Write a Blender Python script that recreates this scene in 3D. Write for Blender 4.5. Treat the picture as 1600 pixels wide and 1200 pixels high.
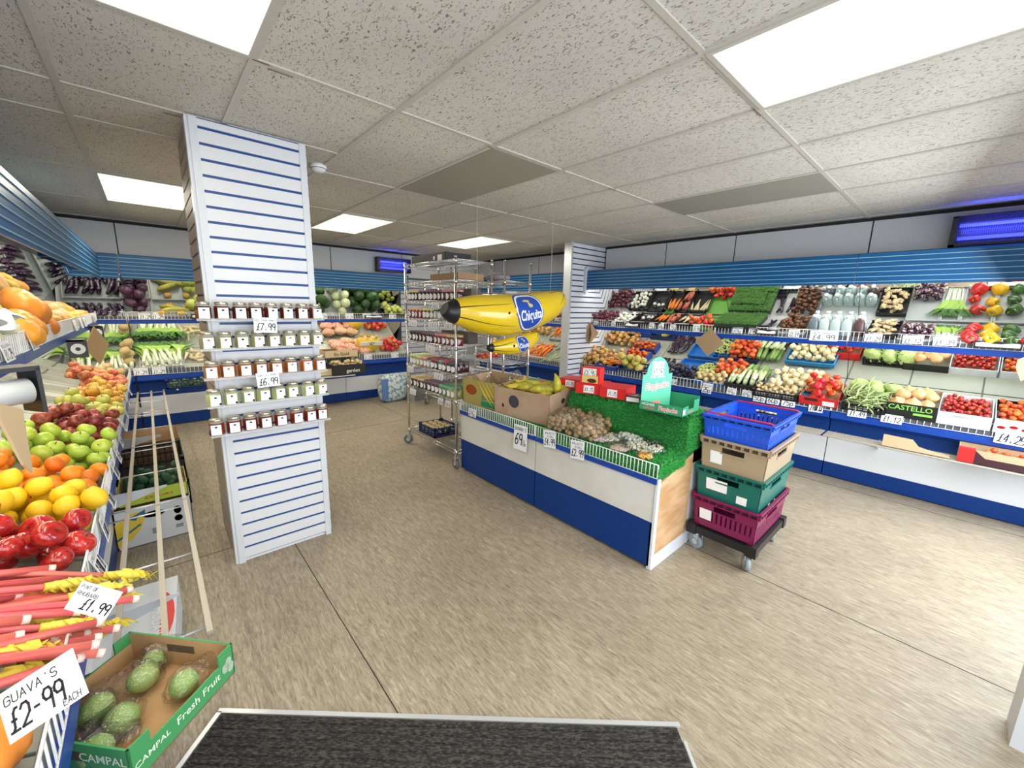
import bpy, bmesh, math, random
from mathutils import Matrix, Vector, noise as mnoise
rnd = random.Random(11)
PI = math.pi
S = bpy.context.scene
C = S.collection
for o in list(bpy.data.objects): bpy.data.objects.remove(o)

# ------------------------------------------------------------------ camera
FPX = 627.92
CR = Vector((0.74623126, -0.66531145, 0.02235154))
CU = Vector((0.10876869, 0.15498579, 0.98191078))
CF = Vector((0.65674065, 0.73030137, -0.18802029))
CO = Vector((0, 0, 1.6))
cam = bpy.data.cameras.new('camera'); cam.sensor_width = 36; cam.lens = FPX / 1600 * 36; cam.clip_start = .02; cam.clip_end = 60
camo = bpy.data.objects.new('camera', cam); C.objects.link(camo)
m = Matrix((CR, CU, -CF)).transposed().to_4x4(); m.translation = CO; camo.matrix_world = m
S.camera = camo

def hit(px, py, ax, val):
    "world point seen at a photo pixel on the plane axis=val (used to measure where things stand)"
    d = CR * (px - 800) + CU * (600 - py) + CF * FPX
    i = 'xyz'.index(ax)
    return CO + d * ((val - CO[i]) / d[i])

# ------------------------------------------------------------------ light and exposure
S.view_settings.view_transform = 'Standard'; S.view_settings.look = 'None'
S.view_settings.exposure = 0.32; S.view_settings.gamma = 1; S.view_settings.use_curve_mapping = False
W = bpy.data.worlds.new('sky'); S.world = W; W.use_nodes = True
W.node_tree.nodes['Background'].inputs[0].default_value = (.75, .87, 1, 1)
W.node_tree.nodes['Background'].inputs[1].default_value = 1.3

def area(name, loc, size, sizey, power, col, direction):
    l = bpy.data.lights.new(name, 'AREA'); l.shape = 'RECTANGLE'; l.size = size; l.size_y = sizey; l.energy = power; l.color = col
    o = bpy.data.objects.new(name, l); C.objects.link(o); o.location = loc
    o.rotation_euler = Vector(direction).to_track_quat('-Z', 'Y').to_euler()
    return o
# daylight through the shop window (in the front wall, facing +y) and the open corner door
area('window_daylight', (3.62, -.69, 1.3), 2.3, 2.1, 84, (.88, .94, 1), (-.15, 1, -.6))
area('door_daylight', (.3, -1.0, 1.4), 2.4, 2.0, 48, (.9, .95, 1), (.35, 1, -.12))

# ------------------------------------------------------------------ materials
MC = {}
def M(name, col=(.8, .8, .8), rough=.5, metal=0, var=0, hv=0, n=0, ns=8, col2=None, bump=0, bs=60, trans=0, coat=0, alpha=1, emit=0, ecol=None, sss=0, stretch=None, lo=.4, hi=.6, spec=.5, ior=1.45):
    if name in MC: return MC[name]
    mt = bpy.data.materials.new(name); mt.use_nodes = True; nt = mt.node_tree; N = nt.nodes; L = nt.links
    b = N['Principled BSDF']; I = b.inputs
    I['Roughness'].default_value = rough; I['Metallic'].default_value = metal; I['Coat Weight'].default_value = coat
    I['Transmission Weight'].default_value = trans; I['Alpha'].default_value = alpha; I['IOR'].default_value = ior; I['Specular IOR Level'].default_value = spec
    c4 = (*col, 1); I['Base Color'].default_value = c4
    src = None; tc = None
    if n or bump or col2: tc = N.new('ShaderNodeTexCoord')
    vec = tc.outputs['Object'] if tc else None
    if tc and stretch:
        mp = N.new('ShaderNodeMapping'); mp.inputs['Scale'].default_value = stretch; L.new(vec, mp.inputs[0]); vec = mp.outputs[0]
    if col2:
        nz = N.new('ShaderNodeTexNoise'); nz.inputs['Scale'].default_value = ns; nz.inputs['Detail'].default_value = 4; L.new(vec, nz.inputs[0])
        r = N.new('ShaderNodeValToRGB'); r.color_ramp.elements[0].position = lo; r.color_ramp.elements[1].position = hi
        r.color_ramp.elements[0].color = c4; r.color_ramp.elements[1].color = (*col2, 1)
        L.new(nz.outputs[0], r.inputs[0]); src = r.outputs[0]
    if var or hv:
        oi = N.new('ShaderNodeObjectInfo'); h = N.new('ShaderNodeHueSaturation')
        if src: L.new(src, h.inputs['Color'])
        else: h.inputs['Color'].default_value = c4
        a = N.new('ShaderNodeMapRange'); a.inputs[3].default_value = 1 - var; a.inputs[4].default_value = 1 + var * .6; L.new(oi.outputs['Random'], a.inputs[0]); L.new(a.outputs[0], h.inputs['Value'])
        if hv:
            mm = N.new('ShaderNodeMath'); mm.operation = 'MULTIPLY'; mm.inputs[1].default_value = 7.31; L.new(oi.outputs['Random'], mm.inputs[0])
            fr = N.new('ShaderNodeMath'); fr.operation = 'FRACT'; L.new(mm.outputs[0], fr.inputs[0])
            a2 = N.new('ShaderNodeMapRange'); a2.inputs[3].default_value = .5 - hv; a2.inputs[4].default_value = .5 + hv; L.new(fr.outputs[0], a2.inputs[0]); L.new(a2.outputs[0], h.inputs['Hue'])
        src = h.outputs[0]
    if src: L.new(src, I['Base Color'])
    if bump:
        nb = N.new('ShaderNodeTexNoise'); nb.inputs['Scale'].default_value = bs; nb.inputs['Detail'].default_value = 3; L.new(vec, nb.inputs[0])
        bp = N.new('ShaderNodeBump'); bp.inputs['Strength'].default_value = bump; bp.inputs['Distance'].default_value = .01; L.new(nb.outputs[0], bp.inputs['Height']); L.new(bp.outputs[0], I['Normal'])
    if emit:
        I['Emission Color'].default_value = (*(ecol or col), 1); I['Emission Strength'].default_value = emit
    if sss: I['Subsurface Weight'].default_value = sss; I['Subsurface Radius'].default_value = (.02, .01, .005)
    MC[name] = mt
    return mt

white = M('white_panel', (.78, .79, .80), .45)
cream = M('cream_panel', (.70, .66, .57), .5)
greyp = M('grey_panel', (.42, .44, .48), .5)
blue = M('blue_panel', (.004, .038, .20), .4, spec=.3)
lipblue = M('lip_blue', (.006, .055, .34), .35)
alu = M('aluminium', (.72, .74, .76), .35, .6)
chrome = M('chrome', (.78, .78, .76), .22, 1)
wirew = M('white_wire', (.82, .82, .8), .35)
black = M('black_plastic', (.012, .012, .014), .35)
dark = M('dark_gap', (.02, .02, .022), .7)
greytray = M('grey_tray', (.47, .50, .50), .4)
deckm = M('deck_liner', (.41, .43, .37), .4)
mirror = M('mirror', (.86, .88, .86), .02, 1)
card = M('white_card', (.85, .86, .88), .6)
ink = M('black_ink', (.02, .02, .03), .6)
kraft = M('cardboard', (.42, .26, .13), .8, var=.1, col2=(.50, .32, .17), ns=14)
kraftin = M('cardboard_inner', (.55, .38, .22), .8)
def film_mat(name, base=.05, gain=.38, bs=22):
    mt = bpy.data.materials.new(name); mt.use_nodes = True; nt = mt.node_tree; N = nt.nodes; L = nt.links; N.clear()
    o = N.new('ShaderNodeOutputMaterial'); mx = N.new('ShaderNodeMixShader'); t = N.new('ShaderNodeBsdfTransparent'); g = N.new('ShaderNodeBsdfGlossy'); g.inputs['Roughness'].default_value = .12; t.inputs[0].default_value = (.97, .98, .98, 1)
    tc = N.new('ShaderNodeTexCoord'); nz = N.new('ShaderNodeTexNoise'); nz.inputs['Scale'].default_value = bs; nz.inputs['Detail'].default_value = 3; nz.inputs['Distortion'].default_value = 1.5; L.new(tc.outputs['Object'], nz.inputs[0])
    bp = N.new('ShaderNodeBump'); bp.inputs['Strength'].default_value = .9; bp.inputs['Distance'].default_value = .02; L.new(nz.outputs[0], bp.inputs['Height']); L.new(bp.outputs[0], g.inputs['Normal'])
    lw = N.new('ShaderNodeLayerWeight'); lw.inputs[0].default_value = .3; L.new(bp.outputs[0], lw.inputs['Normal'])
    mr = N.new('ShaderNodeMapRange'); mr.inputs[3].default_value = base; mr.inputs[4].default_value = base + gain; L.new(lw.outputs['Facing'], mr.inputs[0])
    L.new(mr.outputs[0], mx.inputs[0]); L.new(t.outputs[0], mx.inputs[1]); L.new(g.outputs[0], mx.inputs[2]); L.new(mx.outputs[0], o.inputs[0]); MC[name] = mt; return mt
clear = film_mat('clear_film')
lampm = M('tube_glow', (1, 1, 1), .5, emit=6, ecol=(1, .93, .78))
yelm = M('banana_yellow', (.70, .48, .012), .22, coat=.5)
redp = M('red_print', (.70, .02, .02), .4)
grn = M('green_print', (.02, .27, .14), .5)

# ------------------------------------------------------------------ mesh building
class MB:
    def __init__(s): s.v = []; s.f = []; s.mi = []; s.sm = []
    def box(s, x0, y0, z0, x1, y1, z1, m=0):
        b = len(s.v); s.v += [(x, y, z) for z in (z0, z1) for y in (y0, y1) for x in (x0, x1)]
        for q in ((0, 2, 3, 1), (4, 5, 7, 6), (0, 1, 5, 4), (2, 6, 7, 3), (0, 4, 6, 2), (1, 3, 7, 5)):
            s.f.append([b + i for i in q]); s.mi.append(m); s.sm.append(0)
        return s
    def obox(s, c, sz, M3, m=0):
        b = len(s.v); s.box(-sz[0] / 2, -sz[1] / 2, -sz[2] / 2, sz[0] / 2, sz[1] / 2, sz[2] / 2, m)
        c = Vector(c)
        for i in range(b, len(s.v)): s.v[i] = tuple(M3 @ Vector(s.v[i]) + c)
        return s
    def bar(s, a, b, w, h=None, m=0):
        a = Vector(a); b = Vector(b); d = b - a; L = d.length; q = d.to_track_quat('X', 'Z').to_matrix()
        return s.obox((a + b) / 2, (L, w, h or w), q, m)
    def tube(s, pts, r, n=6, m=0, cap=True, sm=1):
        pts = [Vector(p) for p in pts]; rr = r if isinstance(r, (list, tuple)) else [r] * len(pts); b = len(s.v)
        up = None
        for i, p in enumerate(pts):
            t = (pts[min(i + 1, len(pts) - 1)] - pts[max(i - 1, 0)]).normalized()
            if up is None: up = Vector((0, 0, 1)) if abs(t.z) < .9 else Vector((1, 0, 0))
            u = t.cross(up).normalized(); w = u.cross(t); up = w
            for k in range(n):
                a = 2 * PI * k / n; s.v.append(tuple(p + (u * math.cos(a) + w * math.sin(a)) * rr[i]))
        for i in range(len(pts) - 1):
            for k in range(n):
                s.f.append([b + i * n + k, b + i * n + (k + 1) % n, b + (i + 1) * n + (k + 1) % n, b + (i + 1) * n + k]); s.mi.append(m); s.sm.append(sm)
        if cap:
            s.f.append([b + k for k in range(n)][::-1]); s.f.append([b + (len(pts) - 1) * n + k for k in range(n)]); s.mi += [m, m]; s.sm += [0, 0]
        return s
    def lathe(s, prof, n=12, m=0, c=(0, 0, 0), sm=1):
        b = len(s.v)
        for r, z in prof:
            for k in range(n):
                a = 2 * PI * k / n; s.v.append((c[0] + r * math.cos(a), c[1] + r * math.sin(a), c[2] + z))
        for i in range(len(prof) - 1):
            for k in range(n):
                s.f.append([b + i * n + k, b + i * n + (k + 1) % n, b + (i + 1) * n + (k + 1) % n, b + (i + 1) * n + k]); s.mi.append(m); s.sm.append(sm)
        s.f.append([b + k for k in range(n)][::-1]); s.f.append([b + (len(prof) - 1) * n + k for k in range(n)]); s.mi += [m, m]; s.sm += [0, 0]
        return s
    def ell(s, fn, nu=14, nv=9, m=0):
        "closed surface: fn(theta 0..pi, phi) -> point"
        b = len(s.v); s.v.append(tuple(fn(0, 0)))
        for i in range(1, nv):
            for k in range(nu): s.v.append(tuple(fn(PI * i / nv, 2 * PI * k / nu)))
        s.v.append(tuple(fn(PI, 0))); e = len(s.v) - 1
        for k in range(nu):
            k2 = (k + 1) % nu
            s.f.append([b, b + 1 + k, b + 1 + k2]); s.f.append([e, e - nu + k2, e - nu + k])
            for i in range(nv - 2): s.f.append([b + 1 + i * nu + k, b + 1 + (i + 1) * nu + k, b + 1 + (i + 1) * nu + k2, b + 1 + i * nu + k2])
            s.mi += [m] * nv; s.sm += [1] * nv
        return s
    def poly(s, pts, m=0, sm=0):
        b = len(s.v); s.v += [tuple(p) for p in pts]; s.f.append(list(range(b, len(s.v)))); s.mi.append(m); s.sm.append(sm); return s
    def ext(s, poly, fn, t0, t1, m=0):
        "prism: poly 2d points, fn(p, t) -> 3d"
        n = len(poly); b = len(s.v)
        s.v += [tuple(fn(p, t0)) for p in poly] + [tuple(fn(p, t1)) for p in poly]
        s.f.append([b + i for i in range(n)][::-1]); s.f.append([b + n + i for i in range(n)])
        for i in range(n): s.f.append([b + i, b + (i + 1) % n, b + n + (i + 1) % n, b + n + i])
        s.mi += [m] * (n + 2); s.sm += [0] * (n + 2); return s
    def grid(s, fn, nu, nv, m=0, sm=1):
        b = len(s.v)
        for j in range(nv + 1):
            for i in range(nu + 1): s.v.append(tuple(fn(i / nu, j / nv)))
        for j in range(nv):
            for i in range(nu):
                a = b + j * (nu + 1) + i; s.f.append([a, a + 1, a + nu + 2, a + nu + 1]); s.mi.append(m); s.sm.append(sm)
        return s
    def xf(s, Mx, i0=0):
        for i in range(i0, len(s.v)): s.v[i] = tuple(Mx @ Vector(s.v[i]))
        return s
    def add(s, o, Mx=None, m=None):
        b = len(s.v); s.v += [tuple(Mx @ Vector(p)) for p in o.v] if Mx else list(o.v)
        s.f += [[i + b for i in f] for f in o.f]; s.mi += [m if m is not None else q for q in o.mi]; s.sm += o.sm; return s
    def mesh(s, name, *mats):
        me = bpy.data.meshes.new(name); me.from_pydata(s.v, [], s.f)
        me.polygons.foreach_set('material_index', s.mi); me.polygons.foreach_set('use_smooth', [bool(q) for q in s.sm])
        for q in mats: me.materials.append(q)
        bm = bmesh.new(); bm.from_mesh(me); bmesh.ops.recalc_face_normals(bm, faces=bm.faces); bm.to_mesh(me); bm.free()
        me.update(); return me

def O(name, me, parent=None, loc=None, rot=None, mx=None, scale=None):
    o = bpy.data.objects.new(name, me); C.objects.link(o)
    if parent: o.parent = parent
    if mx is not None: o.matrix_local = mx
    if loc is not None: o.location = loc
    if rot is not None: o.rotation_euler = rot
    if scale is not None: o.scale = scale if isinstance(scale, (tuple, list, Vector)) else (scale,) * 3
    return o
def tag(o, label, cat, group=None, kind=None):
    o['label'] = label; o['category'] = cat
    if group: o['group'] = group
    if kind: o['kind'] = kind
    return o
def struct(o): o['kind'] = 'structure'; return o
def T(x, y, z, rz=0): return Matrix.Translation((x, y, z)) @ Matrix.Rotation(rz, 4, 'Z')
KIDS = {}
def copytree(o, mx, label=None):
    c = o.copy(); C.objects.link(c); c.parent = None; c.matrix_world = mx
    if label: c['label'] = label
    for ch in KIDS.get(o.name, []):
        k = ch.copy(); C.objects.link(k); k.parent = c
        for g in KIDS.get(ch.name, []):
            h = g.copy(); C.objects.link(h); h.parent = k
    return c
def kid(name, me, parent, **k):
    o = O(name, me, parent, **k); KIDS.setdefault(parent.name, []).append(o); return o

# ---- stroke lettering for the handwritten cards (grid 4 wide, 6 tall)
G = {'A': '00 26 40|12 32', 'B': '00 06 36 45 44 33 03|33 42 41 30 00', 'C': '45 36 16 05 01 10 30 41', 'D': '00 06 26 44 42 20 00', 'E': '40 00 06 46|03 33', 'F': '00 06 46|03 33', 'G': '45 36 16 05 01 10 30 41 43 23',
     'H': '00 06|40 46|03 43', 'I': '20 26', 'J': '01 10 20 31 36', 'K': '00 06|46 03 40', 'L': '06 00 40', 'M': '00 06 23 46 40', 'N': '00 06 40 46', 'O': '10 01 05 16 36 45 41 30 10', 'P': '00 06 36 45 44 33 03', 'Q': '10 01 05 16 36 45 41 30 10|22 40',
     'R': '00 06 36 45 44 33 03|23 40', 'S': '45 36 16 05 04 13 33 42 41 30 10 01', 'T': '20 26|06 46', 'U': '06 01 10 30 41 46', 'V': '06 20 46', 'W': '06 10 23 30 46', 'X': '00 46|06 40', 'Y': '06 23 46|23 20', 'Z': '06 46 00 40',
     '0': '10 01 05 16 36 45 41 30 10', '1': '14 26 20', '2': '05 16 36 45 43 00 40', '3': '05 16 36 45 44 33 23|33 42 41 30 10 01', '4': '30 36 02 42', '5': '46 06 03 33 42 41 30 00', '6': '46 26 03 01 10 30 41 42 33 13 02', '7': '06 46 10', '8': '13 04 05 16 36 45 44 33 13 02 01 10 30 41 42 33',
     '9': '44 33 13 04 05 16 36 45 40', '.': '20 21', "'": '25 26', '-': '13 33', '£': '46 36 25 21 10 00|10 40|13 33', '&': '40 15 26 35 01 10 20 42', 'b': '06 00 30 41 32 02', 'l': '26 20', 'p': '0- 03 33 41 30 00', ' ': ''}
def stroke(mb, text, x0, y0, h, w=None, place=None, m=1, th=None, slant=.12):
    "ribbon lettering; place(x, y) -> 3d point; text starts at x0, baseline y0, height h"
    cw = (w / max(1, len(text))) if w else h * .75
    th = th or h * .12; x = x0
    for ch in text:
        g = G.get(ch, '')
        for st in g.split('|'):
            ps = []
            for t in st.split():
                gy = -2 if t[1] == '-' else int(t[1])
                ps.append(Vector((x + int(t[0]) / 4 * cw * .72 + slant * gy / 6 * h, y0 + gy / 6 * h)))
            for a, b in zip(ps, ps[1:]):
                d = b - a
                if d.length == 0: continue
                n = Vector((-d.y, d.x)).normalized() * th / 2; e = d.normalized() * th * .4
                mb.poly([place(*(a - e - n)), place(*(b + e - n)), place(*(b + e + n)), place(*(a - e + n))], m)
        x += cw
FONTC = {}
def textpoly(s, size, bold=.012):
    "filled print lettering: list of 2d triangles from Blender's own font"
    k = (s, size, bold)
    if k not in FONTC:
        cu = bpy.data.curves.new('t', 'FONT'); cu.body = s; cu.size = size; cu.align_x = 'CENTER'; cu.align_y = 'CENTER'; cu.resolution_u = 2; cu.offset = size * bold
        ob = bpy.data.objects.new('t', cu); C.objects.link(ob); dg = bpy.context.evaluated_depsgraph_get()
        me = bpy.data.meshes.new_from_object(ob.evaluated_get(dg)); me.calc_loop_triangles()
        vs = [v.co.to_2d() for v in me.vertices]
        FONTC[k] = [[vs[i] for i in t.vertices] for t in me.loop_triangles]
        bpy.data.objects.remove(ob); bpy.data.curves.remove(cu); bpy.data.meshes.remove(me)
    return FONTC[k]
def ptext(mb, s, size, place, m=1, sx=1, sy=1):
    for t in textpoly(s, size): mb.poly([place(p[0] * sx, p[1] * sy) for p in t], m)
def fplace(cx, cy, y=-.0012):  # text on a face looking towards local -y (x right, z up)
    return lambda a, b: (cx + a, y, cy + b)

# ------------------------------------------------------------------ room shell
def nodes_floor():
    mt = M('vinyl_floor', (.3, .25, .17), .42, spec=.4); nt = mt.node_tree; N = nt.nodes; L = nt.links; b = N['Principled BSDF']
    tc = N.new('ShaderNodeTexCoord'); mp = N.new('ShaderNodeMapping'); mp.inputs['Scale'].default_value = (38, 5.2, 1); L.new(tc.outputs['Object'], mp.inputs[0])
    n1 = N.new('ShaderNodeTexNoise'); n1.inputs['Scale'].default_value = 2.2; n1.inputs['Detail'].default_value = 8; n1.inputs['Roughness'].default_value = .78; n1.inputs['Distortion'].default_value = .9; L.new(mp.outputs[0], n1.inputs[0])
    r = N.new('ShaderNodeValToRGB'); e = r.color_ramp.elements; e[0].position = .33; e[1].position = .68; e[0].color = (.17, .134, .09, 1); e[1].color = (.50, .435, .33, 1); x = e.new(.5); x.color = (.335, .278, .197, 1); L.new(n1.outputs[0], r.inputs[0])
    n2 = N.new('ShaderNodeTexNoise'); n2.inputs['Scale'].default_value = .9; n2.inputs['Detail'].default_value = 3; L.new(tc.outputs['Object'], n2.inputs[0])
    mr = N.new('ShaderNodeMapRange'); mr.inputs[1].default_value = .3; mr.inputs[2].default_value = .7; mr.inputs[3].default_value = .8; mr.inputs[4].default_value = 1.12; L.new(n2.outputs[0], mr.inputs[0])
    mx = N.new('ShaderNodeVectorMath'); mx.operation = 'SCALE'; L.new(r.outputs[0], mx.inputs[0]); L.new(mr.outputs[0], mx.inputs['Scale']); L.new(mx.outputs[0], b.inputs['Base Color'])
    bp = N.new('ShaderNodeBump'); bp.inputs['Strength'].default_value = .15; bp.inputs['Distance'].default_value = .004; L.new(n1.outputs[0], bp.inputs['Height']); L.new(bp.outputs[0], b.inputs['Normal'])
    return mt
def nodes_ceiling():
    mt = M('ceiling_tile', (.6, .57, .5), .85); nt = mt.node_tree; N = nt.nodes; L = nt.links; b = N['Principled BSDF']
    tc = N.new('ShaderNodeTexCoord'); mp = N.new('ShaderNodeMapping'); mp.inputs['Scale'].default_value = (60, 26, 1); L.new(tc.outputs['Object'], mp.inputs[0])
    n1 = N.new('ShaderNodeTexNoise'); n1.inputs['Scale'].default_value = 1.9; n1.inputs['Detail'].default_value = 2; n1.inputs['Distortion'].default_value = 1.2; L.new(mp.outputs[0], n1.inputs[0])
    r = N.new('ShaderNodeValToRGB'); e = r.color_ramp.elements; e[0].position = .36; e[1].position = .41; e[0].color = (.27, .24, .19, 1); e[1].color = (.64, .61, .54, 1); L.new(n1.outputs[0], r.inputs[0])
    n2 = N.new('ShaderNodeTexNoise'); n2.inputs['Scale'].default_value = 1.1; n2.inputs['Detail'].default_value = 3; L.new(tc.outputs['Object'], n2.inputs[0])
    mr = N.new('ShaderNodeMapRange'); mr.inputs[1].default_value = .3; mr.inputs[2].default_value = .7; mr.inputs[3].default_value = .85; mr.inputs[4].default_value = 1.05; L.new(n2.outputs[0], mr.inputs[0])
    mx = N.new('ShaderNodeVectorMath'); mx.operation = 'SCALE'; L.new(r.outputs[0], mx.inputs[0]); L.new(mr.outputs[0], mx.inputs['Scale']); L.new(mx.outputs[0], b.inputs['Base Color'])
    bp = N.new('ShaderNodeBump'); bp.inputs['Strength'].default_value = .5; bp.inputs['Distance'].default_value = .005; L.new(r.outputs[0], bp.inputs['Height']); L.new(bp.outputs[0], b.inputs['Normal'])
    return mt
CZ = 2.525
X0, X1, Y0, Y1 = -1.0, 5.56, -1.6, 7.32
fb = MB().box(X0, Y0, -.05, X1, Y1, 0)
floor = struct(O('floor', fb.mesh('floor', nodes_floor())))
sb = MB()
for xx in (.57, 2.63, 4.69): sb.box(xx - .002, Y0, 0, xx + .002, Y1, .0012)
for a, b, yy in ((-.4, .57, 3.0), (.57, 2.63, 5.1)): sb.box(a, yy - .002, 0, b, yy + .002, .0012)
o = kid('seam', sb.mesh('seam', dark), floor)
cb = MB().box(X0, Y0, CZ, X1, Y1, CZ + .05)
ceiling = struct(O('ceiling', cb.mesh('ceiling', nodes_ceiling())))
gridm = M('ceiling_grid', (.52, .49, .43), .5)
gb = MB(); GX = [-.19 + .6 * k for k in range(-1, 10)]; GY = [-1.62, -.42, .79, 2.0, 3.25, 4.45, 5.7, 6.95]
for x in GX: gb.box(x - .013, Y0, CZ - .007, x + .013, Y1 - .3, CZ)
for y in GY: gb.box(X0, y - .012, CZ - .006, X1 - .2, y + .012, CZ)
gb.box(-.8, 2.79, CZ - .006, 1.01, 2.81, CZ)
kid('grid_bar', gb.mesh('grid', gridm), ceiling)
stain = MB()
for (x, y) in ((.5, 2.02), (.41, 1.99), (1.62, 2.02), (2.22, .8), (.2, 2.84), (2.8, 2.0)): stain.obox((x + .01, y + .006, CZ - .0075), (.09, .008, .001), Matrix.Rotation(rnd.uniform(-.1, .1), 3, 'Z'))
kid('stain', stain.mesh('stain', M('ceiling_stain', (.2, .15, .09), .8)), ceiling)

def wallpanels(name, run, axis, pos, z0, z1, seams, mt, th=.03, sgn=1):
    "flat panels with dark joints; axis 'x' = panel plane x=pos, run along y"
    mb = MB(); g = .006
    for a, b in zip(seams, seams[1:]):
        if axis == 'x': mb.box(pos, a + g, z0, pos + th * sgn, b - g, z1)
        else: mb.box(a + g, pos, z0, b - g, pos + th * sgn, z1)
    a, b = seams[0], seams[-1]
    if axis == 'x': mb.box(pos + .004 * sgn, a, z0, pos + (th + .01) * sgn, b, z1 + .03, 1)
    else: mb.box(a, pos + .004 * sgn, z0, b, pos + (th + .01) * sgn, z1 + .03, 1)
    return mb
wm = M('wall_paint', (.62, .61, .58), .6)
mb = MB().box(X1 - .04, Y0, 0, X1, Y1, CZ); mb.add(wallpanels('', 0, 'x', 5.30, 2.09, CZ - .035, [-.5, .75, 1.98, 2.85, 3.82], wm)); mb.add(wallpanels('', 0, 'x', 5.30, 2.09, CZ - .035, [3.97, 5.25, 6.5, 7.05], cream), m=None)
wr = struct(O('wall_right', mb.mesh('wall_right', M('wall_white', (.60, .61, .63), .5), dark)))
mb = MB().box(X0, Y1 - .04, 0, X1, Y1, CZ); mb.add(wallpanels('', 0, 'y', 7.04, 2.09, CZ - .035, [-.75, -.19, 1.06, 2.31, 3.56, 5.3], wm))
struct(O('wall_back', mb.mesh('wall_back', M('wall_white', (.60, .61, .63), .5), dark)))
mb = MB().box(X0 - .04, Y0, 0, X0, Y1, CZ); mb.add(wallpanels('', 0, 'x', -.71, 2.09, CZ - .035, [.3, 1.55, 2.8, 4.05, 5.3, 6.6, 7.04], wm, sgn=-1))
struct(O('wall_left', mb.mesh('wall_left', M('wall_white', (.60, .61, .63), .5), dark)))
# front wall with the shop window; its left end is the pale corner at the lower right of the view
fwm = M('wall_front_paint', (.66, .68, .70), .5)
fw = MB().box(2.27, -.78, 0, 2.42, -.355, CZ).box(2.42, -.78, 0, X1, -.68, .12).box(2.42, -.78, 2.42, X1, -.68, CZ).box(4.82, -.78, .12, X1, -.68, 2.42)
# recessed entrance walls behind the camera
fw.box(2.28, Y0, 0, 2.42, -.78, CZ).box(X0, Y0 - .04, 2.3, 2.42, Y0, CZ).box(X0, Y0 - .04, 0, -.3, Y0, CZ)
struct(O('wall_front', fw.mesh('wall_front', fwm)))
glass = M('window_glass', (.9, .95, .95), .03, alpha=.08)
wb = MB().box(2.42, -.74, .12, 4.82, -.735, 2.42); w1 = struct(O('window_1', wb.mesh('window', glass)))
wf = MB()
for x in (2.44, 3.62, 4.80): wf.box(x - .02, -.76, .12, x + .02, -.71, 2.42)
wf.box(2.42, -.76, .12, 4.82, -.71, .16).box(2.42, -.76, 2.38, 4.82, -.71, 2.42)
kid('window_frame', wf.mesh('window_frame', alu), w1)
# fascia end and dark lintel strip of the partition
mb = MB().box(4.54, 3.86, 0, X1 - .04, 3.96, CZ - .004)
struct(O('wall_partition', mb.mesh('wall_partition', white)))

# slatted panels
def slatwall(w, z0, z1, pitch, mface, mgroove, y=0, off=0, groove=.014, th=.012):
    "boards facing local -y; grooves between them"
    mb = MB(); z = z0
    zs = []
    while z < z1 - .001:
        zt = min(z + pitch, z1); mb.box(0, y - th, z + groove / 2, w, y, zt - groove / 2, 0); z = zt
    mb.box(0, y - th * .35, z0, w, y + .002, z1, 1)
    return mb
grooveblue = M('groove_blue', (.005, .055, .22), .4); groovedark = M('groove_dark', (.03, .035, .05), .5)
slatw = M('slat_white', (.66, .665, .685), .35, coat=.1)
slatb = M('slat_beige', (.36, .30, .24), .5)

# pillar
pil = tag(O('slatwall_pillar', None, loc=(.255, 2.78, 0)), 'tall white slatwall-clad pillar with blue grooves standing on the wood-effect floor', 'pillar')
PW, PD = .545, .58
K = slatwall(PW - .07, .02, CZ - .01, .0765, slatw, grooveblue); kid('slat_panel', K.xf(T(.035, 0, 0)).mesh('slat_front', slatw, grooveblue), pil)
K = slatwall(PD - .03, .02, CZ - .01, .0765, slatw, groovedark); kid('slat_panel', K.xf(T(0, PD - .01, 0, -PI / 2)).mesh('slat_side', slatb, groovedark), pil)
K = slatwall(PD - .03, .02, CZ - .01, .0765, slatw, groovedark); kid('slat_panel', K.xf(T(PW, .02, 0, PI / 2)).mesh('slat_side', slatw, groovedark), pil)
kid('core', MB().box(.004, .004, 0, PW - .004, PD, CZ - .008).mesh('core', white), pil)
for x in (0, PW - .035): kid('edge_trim', MB().box(x, -.016, 0, x + .035, .012, CZ - .012).mesh('trim', M('trim_white', (.60, .62, .65), .35)), pil)
kid('edge_trim', MB().box(-.016, -.01, 0, .004, .05, CZ - .012).mesh('trim', M('trim_white')), pil)

# slatted partition end facing the shop
ps = tag(O('partition_cladding', None, loc=(4.54, 3.858, 0)), 'white slatwall panel with dark blue grooves closing the right-hand display run', 'wall panel', kind=None)
K = slatwall(.93, .02, CZ - .01, .076, slatw, groovedark, groove=.017); kid('slat_board', K.mesh('slat_part', slatw, M('groove_navy', (.02, .05, .16), .4)), ps)
kid('edge_trim', MB().box(-.022, -.02, 0, .012, .11, CZ - .006).mesh('trim', alu), ps)
K = slatwall(1.35, .1, 2.06, .1, slatw, groovedark)
bs = tag(O('slatwall_board', K.mesh('slat_back', greyp, groovedark), loc=(3.48, 6.98, 0)), 'grey slatwall board behind the wire racks at the back', 'wall panel')

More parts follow.
